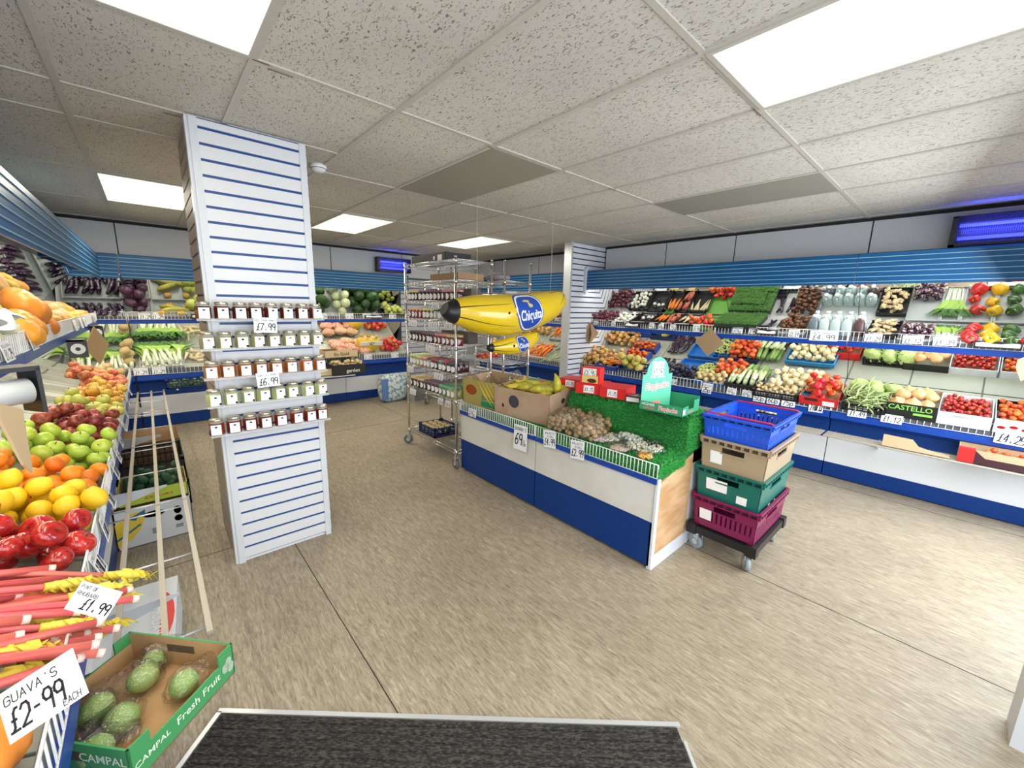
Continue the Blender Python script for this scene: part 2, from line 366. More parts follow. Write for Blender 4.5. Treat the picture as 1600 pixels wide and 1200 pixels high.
# entrance mat (turned 45 degrees)
mm = M('mat_pile', (.030, .027, .023), .95, col2=(.11, .10, .085), ns=60, bump=1, bs=200, stretch=(1, 3, 1), lo=.45, hi=.62)
A = hit(345, 1113, 'z', 0); B = hit(1060, 1135, 'z', 0)
u = (B - A); ln = u.length; u.normalize(); v = Vector((-u.y, u.x, 0)) * -1
mtx = Matrix((u, v, Vector((0, 0, 1)))).transposed().to_4x4(); mtx.translation = A
mb = MB()
for i in range(46): mb.box(.012, .012 + i * .03, 0, ln - .012, .034 + i * .03, .008, 0)
mb.box(.01, .01, 0, ln - .01, 1.4, .005, 0)
mat = O('entrance_mat', mb.mesh('mat', mm), mx=mtx); tag(mat, 'dark ribbed entrance mat set in the floor at the shop door', 'mat')
kid('edge_strip', MB().box(-.012, -.012, 0, ln + .006, .006, .007).box(-.012, 0, 0, .006, 1.4, .007).box(ln - .006, .06, 0, ln + .006, 1.4, .007).mesh('edge', alu), mat)

# ceiling lights
dif = M('diffuser_lit', (.95, .94, .85), .5, emit=.78, ecol=(1, .985, .84))
LIGHTS = [((.11, 1.395), 'z', 'fluorescent ceiling panel, lit, above the near end of the left display', 1.0), ((1.91, .19), 'z', 'large bright fluorescent ceiling panel at upper right, nearest the door', 1.0),
          ((.11, 5.07), 'z', 'lit ceiling panel behind the pillar over the left aisle', 1.0), ((1.91, 5.07), 'z', 'lit ceiling panel just right of the pillar over the back aisle', 1.0), ((3.71, 5.07), 'z', 'lit ceiling panel above the chrome wire racks', 1.0)]
for (x, y), _, lab, p in LIGHTS:
    r = tag(O('ceiling_light', None, loc=(x, y, CZ)), lab, 'ceiling light', 'lit ceiling panels')
    kid('frame', MB().box(-.295, -.595, -.012, .295, -.575, -.001).box(-.295, .575, -.012, .295, .595, -.001).box(-.295, -.575, -.012, -.28, .575, -.001).box(.28, -.575, -.012, .295, .575, -.001).mesh('frame', gridm), r)
    kid('diffuser', MB().box(-.28, -.575, -.009, .28, .575, -.002).mesh('diffuser', dif), r)
    area('ceiling_lamp', (x, y, CZ - .02), .54, 1.1, 18 if y > 3 else 12, (1, .93, .76), (0, 0, -1))
offm = M('diffuser_off', (.30, .29, .23), .5)
for (x, y), lab in (((1.91, 2.62), 'unlit olive-grey ceiling panel above the counter'), ((3.71, 1.4), 'unlit dull grey ceiling panel in front of the right-hand display')):
    r = tag(O('ceiling_light', None, loc=(x, y, CZ)), lab, 'ceiling light', 'unlit ceiling panels')
    kid('diffuser', MB().box(-.285, -.6, -.009, .285, .6, -.002).mesh('diffuser_off', offm), r)
r = O('smoke_detector', MB().lathe([(.052, 0), (.052, -.018), (.045, -.03), (.03, -.045), (.012, -.048)], 20).mesh('smoke', white), loc=(.98, 3.12, CZ)); tag(r, 'round white smoke detector on the ceiling beside the pillar', 'smoke detector')
kid('vent_ring', MB().lathe([(.047, -.02), (.049, -.026), (.044, -.029)], 20).mesh('vent', dark), r)

# ------------------------------------------------------------------ display bays
fasc = M('canopy_blue', (.003, .085, .23), .35, spec=.35); fascl = M('canopy_line', (.30, .50, .62), .3)
def wirebasket(L, y, z0, z1, sp=.027):
    mb = MB(); mb.tube([(.004, y, z1), (L - .004, y, z1)], .0032, 5).tube([(.004, y, z0), (L - .004, y, z0)], .0026, 5)
    n = max(2, int(L / sp))
    for i in range(n + 1):
        x = .004 + (L - .008) * i / n; r = .0034 if i in (0, n) else .0021
        mb.box(x - r, y - r, z0, x + r, y + r, z1)
    return mb
def D2(d): return .722 + (d - .02) * .40     # lower deck height at depth d
def D1(d): return 1.372 + (d - .215) * .36    # upper shelf height
def pan(x0, x1, mb, y0, z0, y1, z1, th, m=0):
    n = Vector((-(z1 - z0), (y1 - y0))).normalized() * th
    return mb.ext([(y0, z0), (y1, z1), (y1 - n.x * -1, z1 - n.y), (y0 + n.x, z0 - n.y)], lambda p, t: (t, p[0], p[1]), x0, x1, m)
def bay(mx, L, name, label, group, lamp=9, lcol=(1, .92, .74), rack=True, dividers=None, lamp1=None, cd=.03, cz=0, dz=0):
    r = tag(O(name, None, mx=mx), label, 'display unit', group)
    g = .004; bm = white; D2 = lambda d: .722 + (d - .02) * .40 + dz
    kid('kick_panel', MB().box(g, .08, .01, L - g, .11, .15).mesh('kick', blue), r)
    kid('middle_panel', MB().box(g, .082, .15, L - g, .11, .40).mesh('mid', bm), r)
    kid('upper_panel', MB().box(g, .08, .40, L - g, .11, .60).mesh('up', blue), r)
    kid('front_lip', MB().ext([(0, .615), (0, .672), (.03, .682), (.08, .60), (.08, .57)], lambda p, t: (t, p[0], p[1]), g, L - g).mesh('lip', lipblue), r)
    mb = MB(); n = max(1, round(L / .42))
    for i in range(n): mb.ext([(.02, D2(.02)), (.56, D2(.56)), (.56, D2(.56) - .012), (.02, D2(.02) - .012)], lambda p, t: (t, p[0], p[1]), L * i / n + .006, L * (i + 1) / n - .006)
    mb.ext([(.02, D2(.02) - .008), (.57, D2(.57) - .008), (.57, D2(.57) - .03), (.02, D2(.02) - .03)], lambda p, t: (t, p[0], p[1]), 0, L, 1)
    kid('deck', mb.mesh('deck', deckm, M('deck_gap', (.2, .2, .19), .6)), r)
    kid('shaded_riser', MB().box(.004, .014, .68, L - .004, .02, .745).mesh('shaded_riser', M('riser_shade', (.10, .115, .14), .5)), r); kid('shaded_riser', MB().box(.004, .222, 1.346, L - .004, .228, 1.395).mesh('shaded_riser', M('riser_shade')), r)  # risers coloured dark to stand in for the shade behind the wire rails
    kid('wire_rail', wirebasket(L, .003, .683, .785, .042).mesh('rail', wirew), r)
    kid('lower_mirror', MB().ext([(.57, D2(.56) - .005), (.355, 1.322), (.365, 1.327), (.58, D2(.56))], lambda p, t: (t, p[0], p[1]), .003, L - .003).mesh('mirror', mirror), r)
    kid('shelf', MB().ext([(.215, 1.325), (.215, 1.345), (.625, D1(.62) - .003), (.625, D1(.62) - .02)], lambda p, t: (t, p[0], p[1]), 0, L).mesh('shelf', white), r)
    kid('shelf_lip', MB().ext([(.21, 1.295), (.205, 1.345), (.215, 1.345), (.235, 1.30)], lambda p, t: (t, p[0], p[1]), g, L - g).mesh('slip', lipblue), r)
    kid('wire_rail', wirebasket(L, .212, 1.348, 1.44, .036).mesh('rail', wirew), r)
    kid('upper_mirror', MB().ext([(.625, D1(.62)), (.33, 1.93 + cz * .6), (.34, 1.935 + cz * .6), (.635, D1(.62))], lambda p, t: (t, p[0], p[1]), .003, L - .003).mesh('mirror', mirror), r)
    mb = MB().ext([(cd, 1.875 + cz), (cd, 2.14 + cz), (cd + .03, 2.15 + cz), (.46, 2.11), (.46, 2.10), (cd + .03, 2.13 + cz), (cd + .01, 2.12 + cz), (cd + .01, 1.875 + cz)], lambda p, t: (t, p[0], p[1]), .002, L - .002)
    for k in range(6): z = 1.895 + k * .042 + cz; mb.box(.002, cd - .006, z, L - .002, cd + .001, z + .0045, 1)
    kid('canopy', mb.mesh('canopy', fasc, fascl), r)
    kid('light_tube', MB().tube([(.03, cd + .06, 1.935 + cz), (L - .03, cd + .06, 1.935 + cz)], .013, 8).mesh('tube', lampm), r)
    kid('light_tube', MB().tube([(.03, .27, 1.302), (L - .03, .27, 1.302)], .009, 8).mesh('tube', lampm), r)
    mx = Matrix(mx)
    for (yy, zz, pw, dr) in ((cd + .08, 1.91 + cz, lamp if lamp1 is None else lamp1, (0, .45, -1)), (.30, 1.285, lamp * .48, (0, .15, -1))):
        p = mx @ Vector((L / 2, yy, zz)); a = area('shelf_lamp', p, L * .92, .02, pw * L, lcol, (0, 0, -1))
        a.rotation_euler = (mx.to_3x3() @ (Vector(dr).to_track_quat('-Z', 'Y').to_matrix())).to_euler()
    if rack:
        for yy in rack: kid('rack_bar', MB().box(.01, yy - .009, .478, L - .01, yy + .009, .49).mesh('rackbar', M('rack_metal', (.50, .46, .38), .5, .2)), r)
        for xx in (.06, L * .5, L - .06): kid('rack_crossbar', MB().tube([(xx, min(rack), .474), (xx, .08, .474)], .004, 5).mesh('cross', alu), r)
        kid('rack_bracket', MB().ext([(.08, .38), (.08, .475), (min(rack) * .75, .475), (min(rack) * .75, .465)], lambda p, t: (t, p[0], p[1]), L * .27, L * .27 + .004).mesh('bracket', M('bracket_white', (.55, .56, .6), .45)), r)
    if dividers:
        for xx in dividers:
            kid('divider', MB().ext([(.03, D2(.03)), (.56, D2(.56)), (.56, D2(.56) + .035), (.03, D2(.03) + .06)], lambda p, t: (t, p[0], p[1]), xx - .004, xx + .004).mesh('divider', M('divider_white', (.70, .70, .66), .4)), r)
    return r
def FR(y0): return T(4.84, y0, 0, -PI / 2)      # right-hand run: local x runs towards the door
def FB(x0): return T(x0, 6.58, 0)
def FL(y0): return T(-.23, y0, 0, PI / 2)
GR = 'bays of the right-hand display run'; rk = (-.225, -.165, -.105, -.045)
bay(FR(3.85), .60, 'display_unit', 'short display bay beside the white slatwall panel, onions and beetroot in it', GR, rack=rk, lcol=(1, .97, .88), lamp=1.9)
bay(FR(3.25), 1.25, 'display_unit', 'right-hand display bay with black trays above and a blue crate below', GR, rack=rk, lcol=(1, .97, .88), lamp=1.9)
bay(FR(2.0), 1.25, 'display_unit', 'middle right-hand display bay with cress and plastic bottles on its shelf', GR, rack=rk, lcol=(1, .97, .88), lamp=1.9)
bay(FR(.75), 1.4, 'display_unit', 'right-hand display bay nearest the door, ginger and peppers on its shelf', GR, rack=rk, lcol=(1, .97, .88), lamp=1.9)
fb_ = [o for o in C.objects if o.get('label', '').startswith('short display bay')][0]
cap = [(-.015, 1.86), (0, 1.835), (.03, 1.82), (.06, 1.835), (.075, 1.86), (.075, 2.17), (.06, 2.195), (.03, 2.21), (0, 2.195), (-.015, 2.17)]
kid('canopy_end_cap', MB().ext(cap, lambda p, t: (t, p[0], p[1]), -.004, .03).mesh('cap', M('cap_grey', (.50, .55, .62), .4)), fb_)
GRB = 'display bays behind the slatwall partition'
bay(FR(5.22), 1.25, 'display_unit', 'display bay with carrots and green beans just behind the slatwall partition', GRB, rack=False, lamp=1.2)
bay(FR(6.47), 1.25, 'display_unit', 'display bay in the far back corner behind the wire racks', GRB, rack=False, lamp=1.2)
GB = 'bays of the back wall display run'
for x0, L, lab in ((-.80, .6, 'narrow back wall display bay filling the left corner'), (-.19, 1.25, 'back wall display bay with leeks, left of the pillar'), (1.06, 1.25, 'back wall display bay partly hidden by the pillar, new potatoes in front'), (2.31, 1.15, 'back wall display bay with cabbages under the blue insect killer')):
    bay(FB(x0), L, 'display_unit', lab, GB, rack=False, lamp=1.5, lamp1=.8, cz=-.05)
GL = 'bays of the left-hand display run'
DV = [1.35, 1.68, 2.03, 2.40, 2.75, 3.18, 3.62, 4.05, 4.53, 5.0, 5.45, 5.95]
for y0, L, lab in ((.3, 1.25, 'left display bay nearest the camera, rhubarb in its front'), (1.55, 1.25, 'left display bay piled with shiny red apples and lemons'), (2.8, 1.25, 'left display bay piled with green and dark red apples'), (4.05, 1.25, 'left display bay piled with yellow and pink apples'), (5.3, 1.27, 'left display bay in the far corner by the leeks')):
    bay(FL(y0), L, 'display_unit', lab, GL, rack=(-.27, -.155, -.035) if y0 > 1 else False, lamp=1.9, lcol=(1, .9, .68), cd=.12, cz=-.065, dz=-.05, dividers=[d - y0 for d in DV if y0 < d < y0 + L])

# ------------------------------------------------------------------ produce meshes (unit radius about 1, scaled per item)
def rad(f, nu=14, nv=9, m=0, mb=None):
    mb = mb or MB()
    return mb.ell(lambda t, p: f(t, p), nu, nv, m)
def sph(t, p, r=1, zx=1): return (r * math.sin(t) * math.cos(p), r * math.sin(t) * math.sin(p), r * math.cos(t) * zx)
PM = {}
def P_(k, f):
    if k not in PM: PM[k] = f()
    return PM[k]
def m_apple(mt, stem=True, zx=.88):
    def f(t, p):
        r = 1 - .16 * math.exp(-(t / .42) ** 2) - .10 * math.exp(-((PI - t) / .35) ** 2); r *= 1 + .03 * math.cos(5 * p) * (t > 1.6)
        w = 1.0 + .06 * math.cos(t); return (r * math.sin(t) * math.cos(p) * w, r * math.sin(t) * math.sin(p) * w, r * math.cos(t) * zx - .12 * math.exp(-(t / .3) ** 2))
    mb = rad(f, 16, 11)
    return mb.mesh('apple', mt)
def m_stem(): return MB().tube([(0, 0, .62), (.03, 0, .85), (.1, .02, 1.02)], [.05, .045, .06], 5).mesh('stem', M('stem_brown', (.12, .07, .02), .8))
def m_citrus(mt, zx=.93, nip=0):
    def f(t, p):
        r = 1 + .0 * p; z = math.cos(t) * zx
        if nip: z += nip * math.exp(-(t / .28) ** 2) - nip * .7 * math.exp(-((PI - t) / .28) ** 2)
        else: z -= .09 * math.exp(-(t / .3) ** 2)
        return (math.sin(t) * math.cos(p), math.sin(t) * math.sin(p), z)
    return rad(f, 16, 11).mesh('citrus', mt)
def m_ell(mt, a=1, b=1, c=1, wob=.0, seed=0, nu=12, nv=8):
    def f(t, p):
        v = Vector((math.sin(t) * math.cos(p) * a, math.sin(t) * math.sin(p) * b, math.cos(t) * c))
        if wob: v *= 1 + wob * mnoise.noise(v * 1.6 + Vector((seed, 0, 0)))
        return v
    return rad(f, nu, nv).mesh('ell', mt)
def m_onion(mt):
    def f(t, p):
        z = math.cos(t) * .85; r = math.sin(t)
        if t < .5: z += (.5 - t) * .9; r *= .8
        return (r * math.cos(p), r * math.sin(p), z)
    return rad(f, 14, 10).mesh('onion', mt)
def m_pepper(mt, lob=4):
    def f(t, p):
        r = (1 - .22 * math.exp(-(t / .35) ** 2)) * (1 + .10 * math.cos(lob * p) * math.sin(t)); w = 1 - .18 * (t / PI)
        return (r * math.sin(t) ** .75 * math.cos(p) * w, r * math.sin(t) ** .75 * math.sin(p) * w, r * math.cos(t) * 1.05 - .18 * math.exp(-(t / .3) ** 2))
    return rad(f, 20, 11).mesh('pepper', mt)
def m_pepperstem(): return MB().tube([(0, 0, .6), (.02, 0, .95), (.14, .03, 1.25)], [.16, .10, .11], 6).mesh('pstem', M('stem_green', (.30, .40, .10), .5))
def m_squash(mt, ribs=8):
    def f(t, p):
        r = 1 + .09 * abs(math.cos(ribs / 2 * p)) * math.sin(t) - .25 * math.exp(-(t / .35) ** 2) - .15 * math.exp(-((PI - t) / .4) ** 2)
        return (r * math.sin(t) * math.cos(p), r * math.sin(t) * math.sin(p), r * math.cos(t) * .72)
    return rad(f, 32, 10).mesh('squash', mt)
def m_long(mt, prof, bend=0, n=9, mats=None, nseg=None):
    "prof: [(pos along x, radius)], bend in y"
    mb = MB(); L = prof[-1][0]
    pts = [(x, bend * math.sin(PI * (x + .5 * 0 - prof[0][0]) / (L - prof[0][0])), 0) for x, _ in prof]
    mb.tube(pts, [r for _, r in prof], n); return mb.mesh('long', mt)
def m_banana(mt):
    mb = MB(); pts = []; rr = []
    for i in range(11):
        a = -.95 + 1.9 * i / 10; pts.append((math.sin(a) * .62, 1 - math.cos(a) * 1 - .2, 0)); rr.append([.035, .06, .13, .175, .19, .195, .19, .175, .14, .08, .04][i])
    mb.tube(pts, rr, 6, 0)
    mb.tube([pts[0], (pts[0][0] - .09, pts[0][1] + .10, 0)], [.035, .045], 5, 1).tube([pts[-1], (pts[-1][0] + .02, pts[-1][1] + .03, 0)], [.03, .015], 5, 1)
    return mb.mesh('banana', mt, M('banana_tip', (.10, .07, .02), .7))
def m_leek(nl=4, L=.42, r=.017, leaf=(.05, .14, .03), wh=(.74, .78, .58), lt=(.40, .52, .18)):
    mb = MB(); mb.tube([(0, 0, 0), (L * .12, 0, 0), (L * .45, 0, 0), (L * .6, 0, .002)], [r * 1.15, r, r, r * 1.15], 7, 0)
    for k in range(nl):
        a = (k - (nl - 1) / 2) * .22; w = r * 1.3
        pa = [(L * .45 + L * .55 * t, a * t * t * L * 1.1, .004 * k + .03 * t * (1 - t)) for t in (0, .3, .6, 1)]
        for (p, q, w0, w1, mi) in ((pa[0], pa[1], r, w, 1), (pa[1], pa[2], w, w, 1), (pa[2], pa[3], w, w * .3, 2)):
            mb.poly([(p[0], p[1] - w0, p[2]), (q[0], q[1] - w1, q[2]), (q[0], q[1] + w1, q[2]), (p[0], p[1] + w0, p[2])], mi, 1)
    return mb.mesh('leek', M('leek_white', wh, .45), M('leek_pale', lt, .5, var=.15), M('leek_green', leaf, .5, var=.2))
def m_leafball(mt, amp=.12, seed=1, flat=.85, nu=22, nv=14):
    def f(t, p):
        v = Vector((math.sin(t) * math.cos(p), math.sin(t) * math.sin(p), math.cos(t) * flat))
        k = mnoise.noise(v * 3.1 + Vector((seed * 3, 0, 0))) * amp + abs(math.sin(p * 3.5 + 2 * t)) * amp * .5 + mnoise.noise(v * 8 + Vector((seed, 5, 0))) * amp * .5
        return v * (1 + k)
    return rad(f, nu, nv).mesh('leafy', mt)
def m_leafpile(mt, w, d, h, n, ls, seed=1, mt2=None, upr=.3):
    "tuft of curled leaves"
    R = random.Random(seed); mb = MB()
    for i in range(n):
        x, y = R.uniform(0, w), R.uniform(0, d); z = h * (1 - ((x / w - .5) ** 2 * 2 + (y / d - .5) ** 2)) * R.uniform(.3, 1)
        a = R.uniform(0, 2 * PI); e = R.uniform(upr * .3, upr * 2); L = ls * R.uniform(.7, 1.3); ww = L * .35
        u = Vector((math.cos(a) * math.cos(e), math.sin(a) * math.cos(e), math.sin(e))); s_ = Vector((-math.sin(a), math.cos(a), 0)); c = Vector((x, y, z))
        mi = i % 2 if mt2 else 0
        p1 = c + u * L * .5 + Vector((0, 0, L * .12)); p2 = c + u * L
        mb.poly([c - s_ * ww * .3, p1 - s_ * ww, p1 + Vector((0, 0, -ww * .3)), c], mi, 1).poly([c, p1 + Vector((0, 0, -ww * .3)), p1 + s_ * ww, c + s_ * ww * .3], mi, 1).poly([p1 - s_ * ww, p2, p1 + Vector((0, 0, -ww * .3))], mi, 1).poly([p1 + Vector((0, 0, -ww * .3)), p2, p1 + s_ * ww], mi, 1)
    return mb.mesh('leaves', mt, mt2 or mt)
def m_cluster(mt, n, r, w, d, h, seed=1, stem=None, nu=7, nv=5):
    R = random.Random(seed); mb = MB()
    for i in range(n):
        a = R.uniform(0, 2 * PI); q = math.sqrt(R.random()); z = R.uniform(0, h) * (1 - q * .6)
        x, y = w / 2 * q * math.cos(a), d / 2 * q * math.sin(a); rr = r * R.uniform(.85, 1.12)
        mb.ell(lambda t, p: (x + rr * math.sin(t) * math.cos(p), y + rr * math.sin(t) * math.sin(p), z + r + rr * math.cos(t)), nu, nv)
    return mb.mesh('cluster', mt)
def m_lump(mt, seed=1):
    mb = MB(); R = random.Random(seed)
    for k in range(4):
        cx, cy = [(0, 0), (.75, .15), (-.7, .25), (.25, .7)][k]; r = [.62, .45, .42, .38][k]; e = R.uniform(1.1, 1.5)
        mb.ell(lambda t, p: (cx + r * e * math.sin(t) * math.cos(p), cy + r * math.sin(t) * math.sin(p), r * .75 * math.cos(t)), 9, 6)
    return mb.mesh('ginger', mt)

# produce colours
c_red = M('apple_red', (.30, .008, .012), .16, var=.35, coat=.5, col2=(.5, .03, .02), ns=2.5)
c_dred = M('apple_dark_red', (.22, .02, .025), .3, var=.3, hv=.015, col2=(.42, .10, .06), ns=2)
c_pink = M('apple_pink', (.58, .11, .06), .3, var=.2, hv=.025, col2=(.72, .38, .14), ns=1.6)
c_green = M('apple_green', (.42, .55, .06), .3, var=.12, hv=.015, coat=.2)
c_ygreen = M('apple_yellow_green', (.52, .50, .12), .35, var=.15, hv=.02, col2=(.62, .62, .12), ns=2)
c_yelap = M('apple_yellow', (.68, .42, .05), .3, var=.12, hv=.025, col2=(.62, .22, .05), ns=1.6)
c_or = M('orange_peel', (.80, .22, .012), .32, var=.12, hv=.012, bump=.25, bs=14)
c_lem = M('lemon_peel', (.85, .56, .015), .32, var=.1, hv=.008, bump=.3, bs=12)
c_tom = M('tomato_red', (.66, .06, .015), .2, var=.15, hv=.02, coat=.4)
c_ton = M('tomato_orange', (.66, .11, .018), .25, var=.15, hv=.015, coat=.3)
c_oni = M('onion_skin', (.55, .27, .07), .4, var=.22, hv=.02, col2=(.68, .42, .16), ns=3, stretch=(1, 1, .3))
c_beet = M('red_onion', (.10, .018, .03), .35, var=.35, col2=(.20, .05, .07), ns=4)
c_pot = M('potato_skin', (.60, .43, .20), .6, var=.15, hv=.01, bump=.2, bs=20)
c_newp = M('new_potato', (.72, .56, .28), .55, var=.12, bump=.2, bs=20)
c_gar = M('garlic_skin', (.80, .77, .66), .5, var=.1)
c_musha = M('mushroom', (.74, .66, .50), .6, var=.12)
c_aub = M('aubergine', (.025, .006, .03), .18, var=.3, coat=.5)
c_mang = M('mango_skin', (.50, .52, .12), .35, var=.15, hv=.03, col2=(.65, .42, .10), ns=2)
c_car = M('carrot_orange', (.78, .22, .02), .45, var=.15)
c_swp = M('sweet_potato', (.46, .12, .07), .6, var=.2)
c_parsn = M('parsnip', (.72, .60, .36), .55, var=.1)
c_ging = M('ginger_skin', (.74, .57, .33), .6, var=.15, bump=.3, bs=12)
c_nut = M('chestnut', (.14, .05, .015), .3, var=.4, coat=.3)
c_walnut = M('walnut_shell', (.50, .33, .16), .6, var=.2, bump=.8, bs=5)
c_cour = M('courgette', (.10, .20, .04), .35, var=.25, col2=(.42, .50, .22), ns=30, stretch=(.2, 1, 1))
c_palegreen = M('pale_green_veg', (.42, .52, .22), .5, var=.2)
c_cab = M('cabbage_green', (.012, .04, .010), .5, var=.4, col2=(.035, .09, .02), ns=4)
c_pcab = M('pale_cabbage', (.55, .62, .36), .45, var=.12)
c_lett = M('lettuce', (.30, .46, .10), .5, col2=(.55, .66, .28), ns=9)
c_lett2 = M('lettuce_dark', (.12, .28, .05), .5, col2=(.3, .45, .12), ns=9)
c_cress = M('cress', (.035, .13, .02), .6, col2=(.12, .28, .05), ns=60)
c_cress2 = M('cress_light', (.08, .22, .03), .6)
c_plum = M('plum_skin', (.02, .022, .06), .35, var=.3, coat=.2)
c_grape = M('grape_green', (.52, .60, .18), .25, var=.1, coat=.3)
c_turn = M('turnip', (.66, .58, .54), .3, col2=(.06, .012, .04), ns=1.3, var=.1, lo=.38, hi=.47, coat=.3)
c_ppr = M('pepper_red', (.62, .012, .012), .14, coat=.8, var=.15); c_ppy = M('pepper_yellow', (.85, .50, .01), .14, coat=.8, var=.08); c_ppg = M('pepper_green', (.04, .14, .015), .16, coat=.8, var=.2)
c_pump = M('pumpkin_orange', (.78, .30, .04), .35, var=.1, hv=.01)
c_butn = M('butternut', (.66, .38, .14), .45, var=.1)
c_gourd = M('gourd_yellow', (.72, .50, .10), .4, var=.12, hv=.02, col2=(.60, .28, .06), ns=5, stretch=(3, 3, .2))
c_marrow = M('marrow_striped', (.70, .55, .08), .4, col2=(.20, .25, .06), ns=9, stretch=(.2, 3, 3))
c_rhub = M('rhubarb_stalk', (.68, .09, .09), .35, var=.2, hv=.01, col2=(.82, .46, .34), ns=4, stretch=(.3, 3, 3))
c_rleaf = M('rhubarb_leaf', (.75, .62, .08), .5, var=.12)
c_ban = M('banana_skin', (.74, .56, .05), .4, var=.25, hv=.015, col2=(.40, .42, .05), ns=2.5)
c_guava = M('guava_skin', (.30, .42, .12), .4, var=.1, hv=.01, bump=.5, bs=9)
c_berry = M('cherry_tomato', (.42, .022, .010), .18, var=.25, coat=.5, hv=.01)
c_straw = M('strawberry', (.66, .05, .02), .35, var=.15)

STEMY = {}
def proto(kind):
    "returns (mesh, stem mesh or None, mean radius factor)"
    K = {'apple_red': lambda: (m_apple(c_red), 'a'), 'apple_dark': lambda: (m_apple(c_dred), 'a'), 'apple_pink': lambda: (m_apple(c_pink), 'a'), 'apple_green': lambda: (m_apple(c_green), 'a'), 'apple_ygreen': lambda: (m_apple(c_ygreen, zx=.82), 'a'),
         'apple_yellow': lambda: (m_apple(c_yelap), 'a'), 'orange': lambda: (m_citrus(c_or), None), 'satsuma': lambda: (m_citrus(c_or, .78), None), 'lemon': lambda: (m_citrus(c_lem, 1.15, .16), None), 'tomato': lambda: (m_apple(c_tom, zx=.78), None),
         'vine_tomato': lambda: (m_apple(c_ton, zx=.8), None), 'onion': lambda: (m_onion(c_oni), None), 'red_onion': lambda: (m_onion(c_beet), None), 'potato': lambda: (m_ell(c_pot, 1.15, .9, .8, .2, 3), None), 'new_potato': lambda: (m_ell(c_newp, 1.1, .95, .85, .1, 5, 9, 6), None),
         'garlic': lambda: (m_onion(c_gar), None), 'mushroom': lambda: (m_ell(c_musha, 1, 1, .72, .08, 2, 10, 7), None), 'aubergine': lambda: (m_ell(c_aub, .85, .85, 1.7, .03, 2), None), 'mango': lambda: (m_ell(c_mang, 1.25, .95, .85, .06, 4), None),
         'chestnut': lambda: (m_ell(c_nut, 1.05, .95, .75, .1, 4, 9, 6), None), 'walnut': lambda: (m_ell(c_walnut, 1.1, .95, .95, .12, 8, 10, 7), None), 'plum': lambda: (m_ell(c_plum, 1.2, .9, .9, .03, 1), None),
         'turnip': lambda: (m_onion(c_turn), None), 'pepper_red': lambda: (m_pepper(c_ppr), 'p'), 'pepper_yellow': lambda: (m_pepper(c_ppy), 'p'), 'pepper_green': lambda: (m_pepper(c_ppg, 3), 'p'),
         'pumpkin': lambda: (m_squash(c_pump, 8), None), 'gourd': lambda: (m_squash(c_gourd, 10), None), 'cabbage': lambda: (m_leafball(c_cab, .22, 3), None), 'pale_cabbage': lambda: (m_leafball(c_pcab, .05, 5, .9), None),
         'cherry': lambda: (m_ell(c_berry, 1, 1, .95, 0, 0, 8, 6), None), 'straw': lambda: (m_ell(c_straw, .85, .85, 1.15, .05, 2, 8, 6), None), 'guava': lambda: (m_ell(c_guava, 1, .95, .95, .07, 4, 16, 11), None), 'ginger': lambda: (m_lump(c_ging), None), 'lettuce': lambda: (m_leafball(c_lett, .25, 9, .7), None)}
    if kind not in PM:
        me, st = K[kind](); PM[kind] = (me, m_stem() if st == 'a' else m_pepperstem() if st == 'p' else None)
    return PM[kind]
ALLT = []
def item(kind, name, mx, label, cat, group=None, stem=True):
    me, st = proto(kind)
    o = O(name, me, mx=mx); tag(o, label, cat, group)
    if st and stem: O('stem', st, parent=o)
    return o
def rr(full=True): return (Matrix.Rotation(rnd.uniform(0, 2 * PI), 4, 'Z') @ Matrix.Rotation(rnd.uniform(-1, 1) * (1.3 if full else .35), 4, 'X') @ Matrix.Rotation(rnd.uniform(-.6, .6) * (1 if full else .3), 4, 'Y'))
def pile(F, x0, x1, y0, y1, n, r, kind, name, label, cat, group, tries=14, sv=.08, full=True, stem=True, flat=1.0, tilt=None, pre=None, zmax=None):
    "drop n round things into the rectangle of frame F; each rests on the base or on earlier ones"
    done = pre if pre is not None else []
    for i in range(n):
        best = None
        for k in range(tries):
            x, y = rnd.uniform(x0 + r, max(x0 + r, x1 - r)), rnd.uniform(y0 + r, max(y0 + r, y1 - r)); z = r * flat
            for (a, b, c, q) in done:
                d2 = (a - x) ** 2 + (b - y) ** 2; s_ = r + q
                if d2 < s_ * s_: z = max(z, c + math.sqrt(s_ * s_ - d2) * .93 * flat)
            if best is None or z < best[2]: best = (x, y, z)
        x, y, z = best
        if z > (zmax or r * 5.2): continue
        done.append((x, y, z, r)); q = r * rnd.uniform(1 - sv, 1 + sv)
        mx = F @ Matrix.Translation((x, y, z)) @ (rr(full) if tilt is None else tilt()) @ Matrix.Scale(q, 4)
        item(kind, name, mx, label, cat, group, stem)
    return done
def DF(unit, s, tier, d=None, lift=0):
    "deck frame: origin on the deck at run position s (left end as seen), x to the viewer's right, y up the slope"
    d = (.03 if tier == 2 else .225) if d is None else d; z = (D2 if tier == 2 else D1)(d) - (.05 if unit == 'L' and tier == 2 else 0); sl = math.atan(.42 if tier == 2 else .37)
    base = {'R': lambda: T(4.84, s, 0, -PI / 2), 'B': lambda: T(s, 6.58, 0), 'L': lambda: T(-.23, s, 0, PI / 2)}[unit]()
    return base @ Matrix.Translation((0, d, z + lift)) @ Matrix.Rotation(sl, 4, 'X')
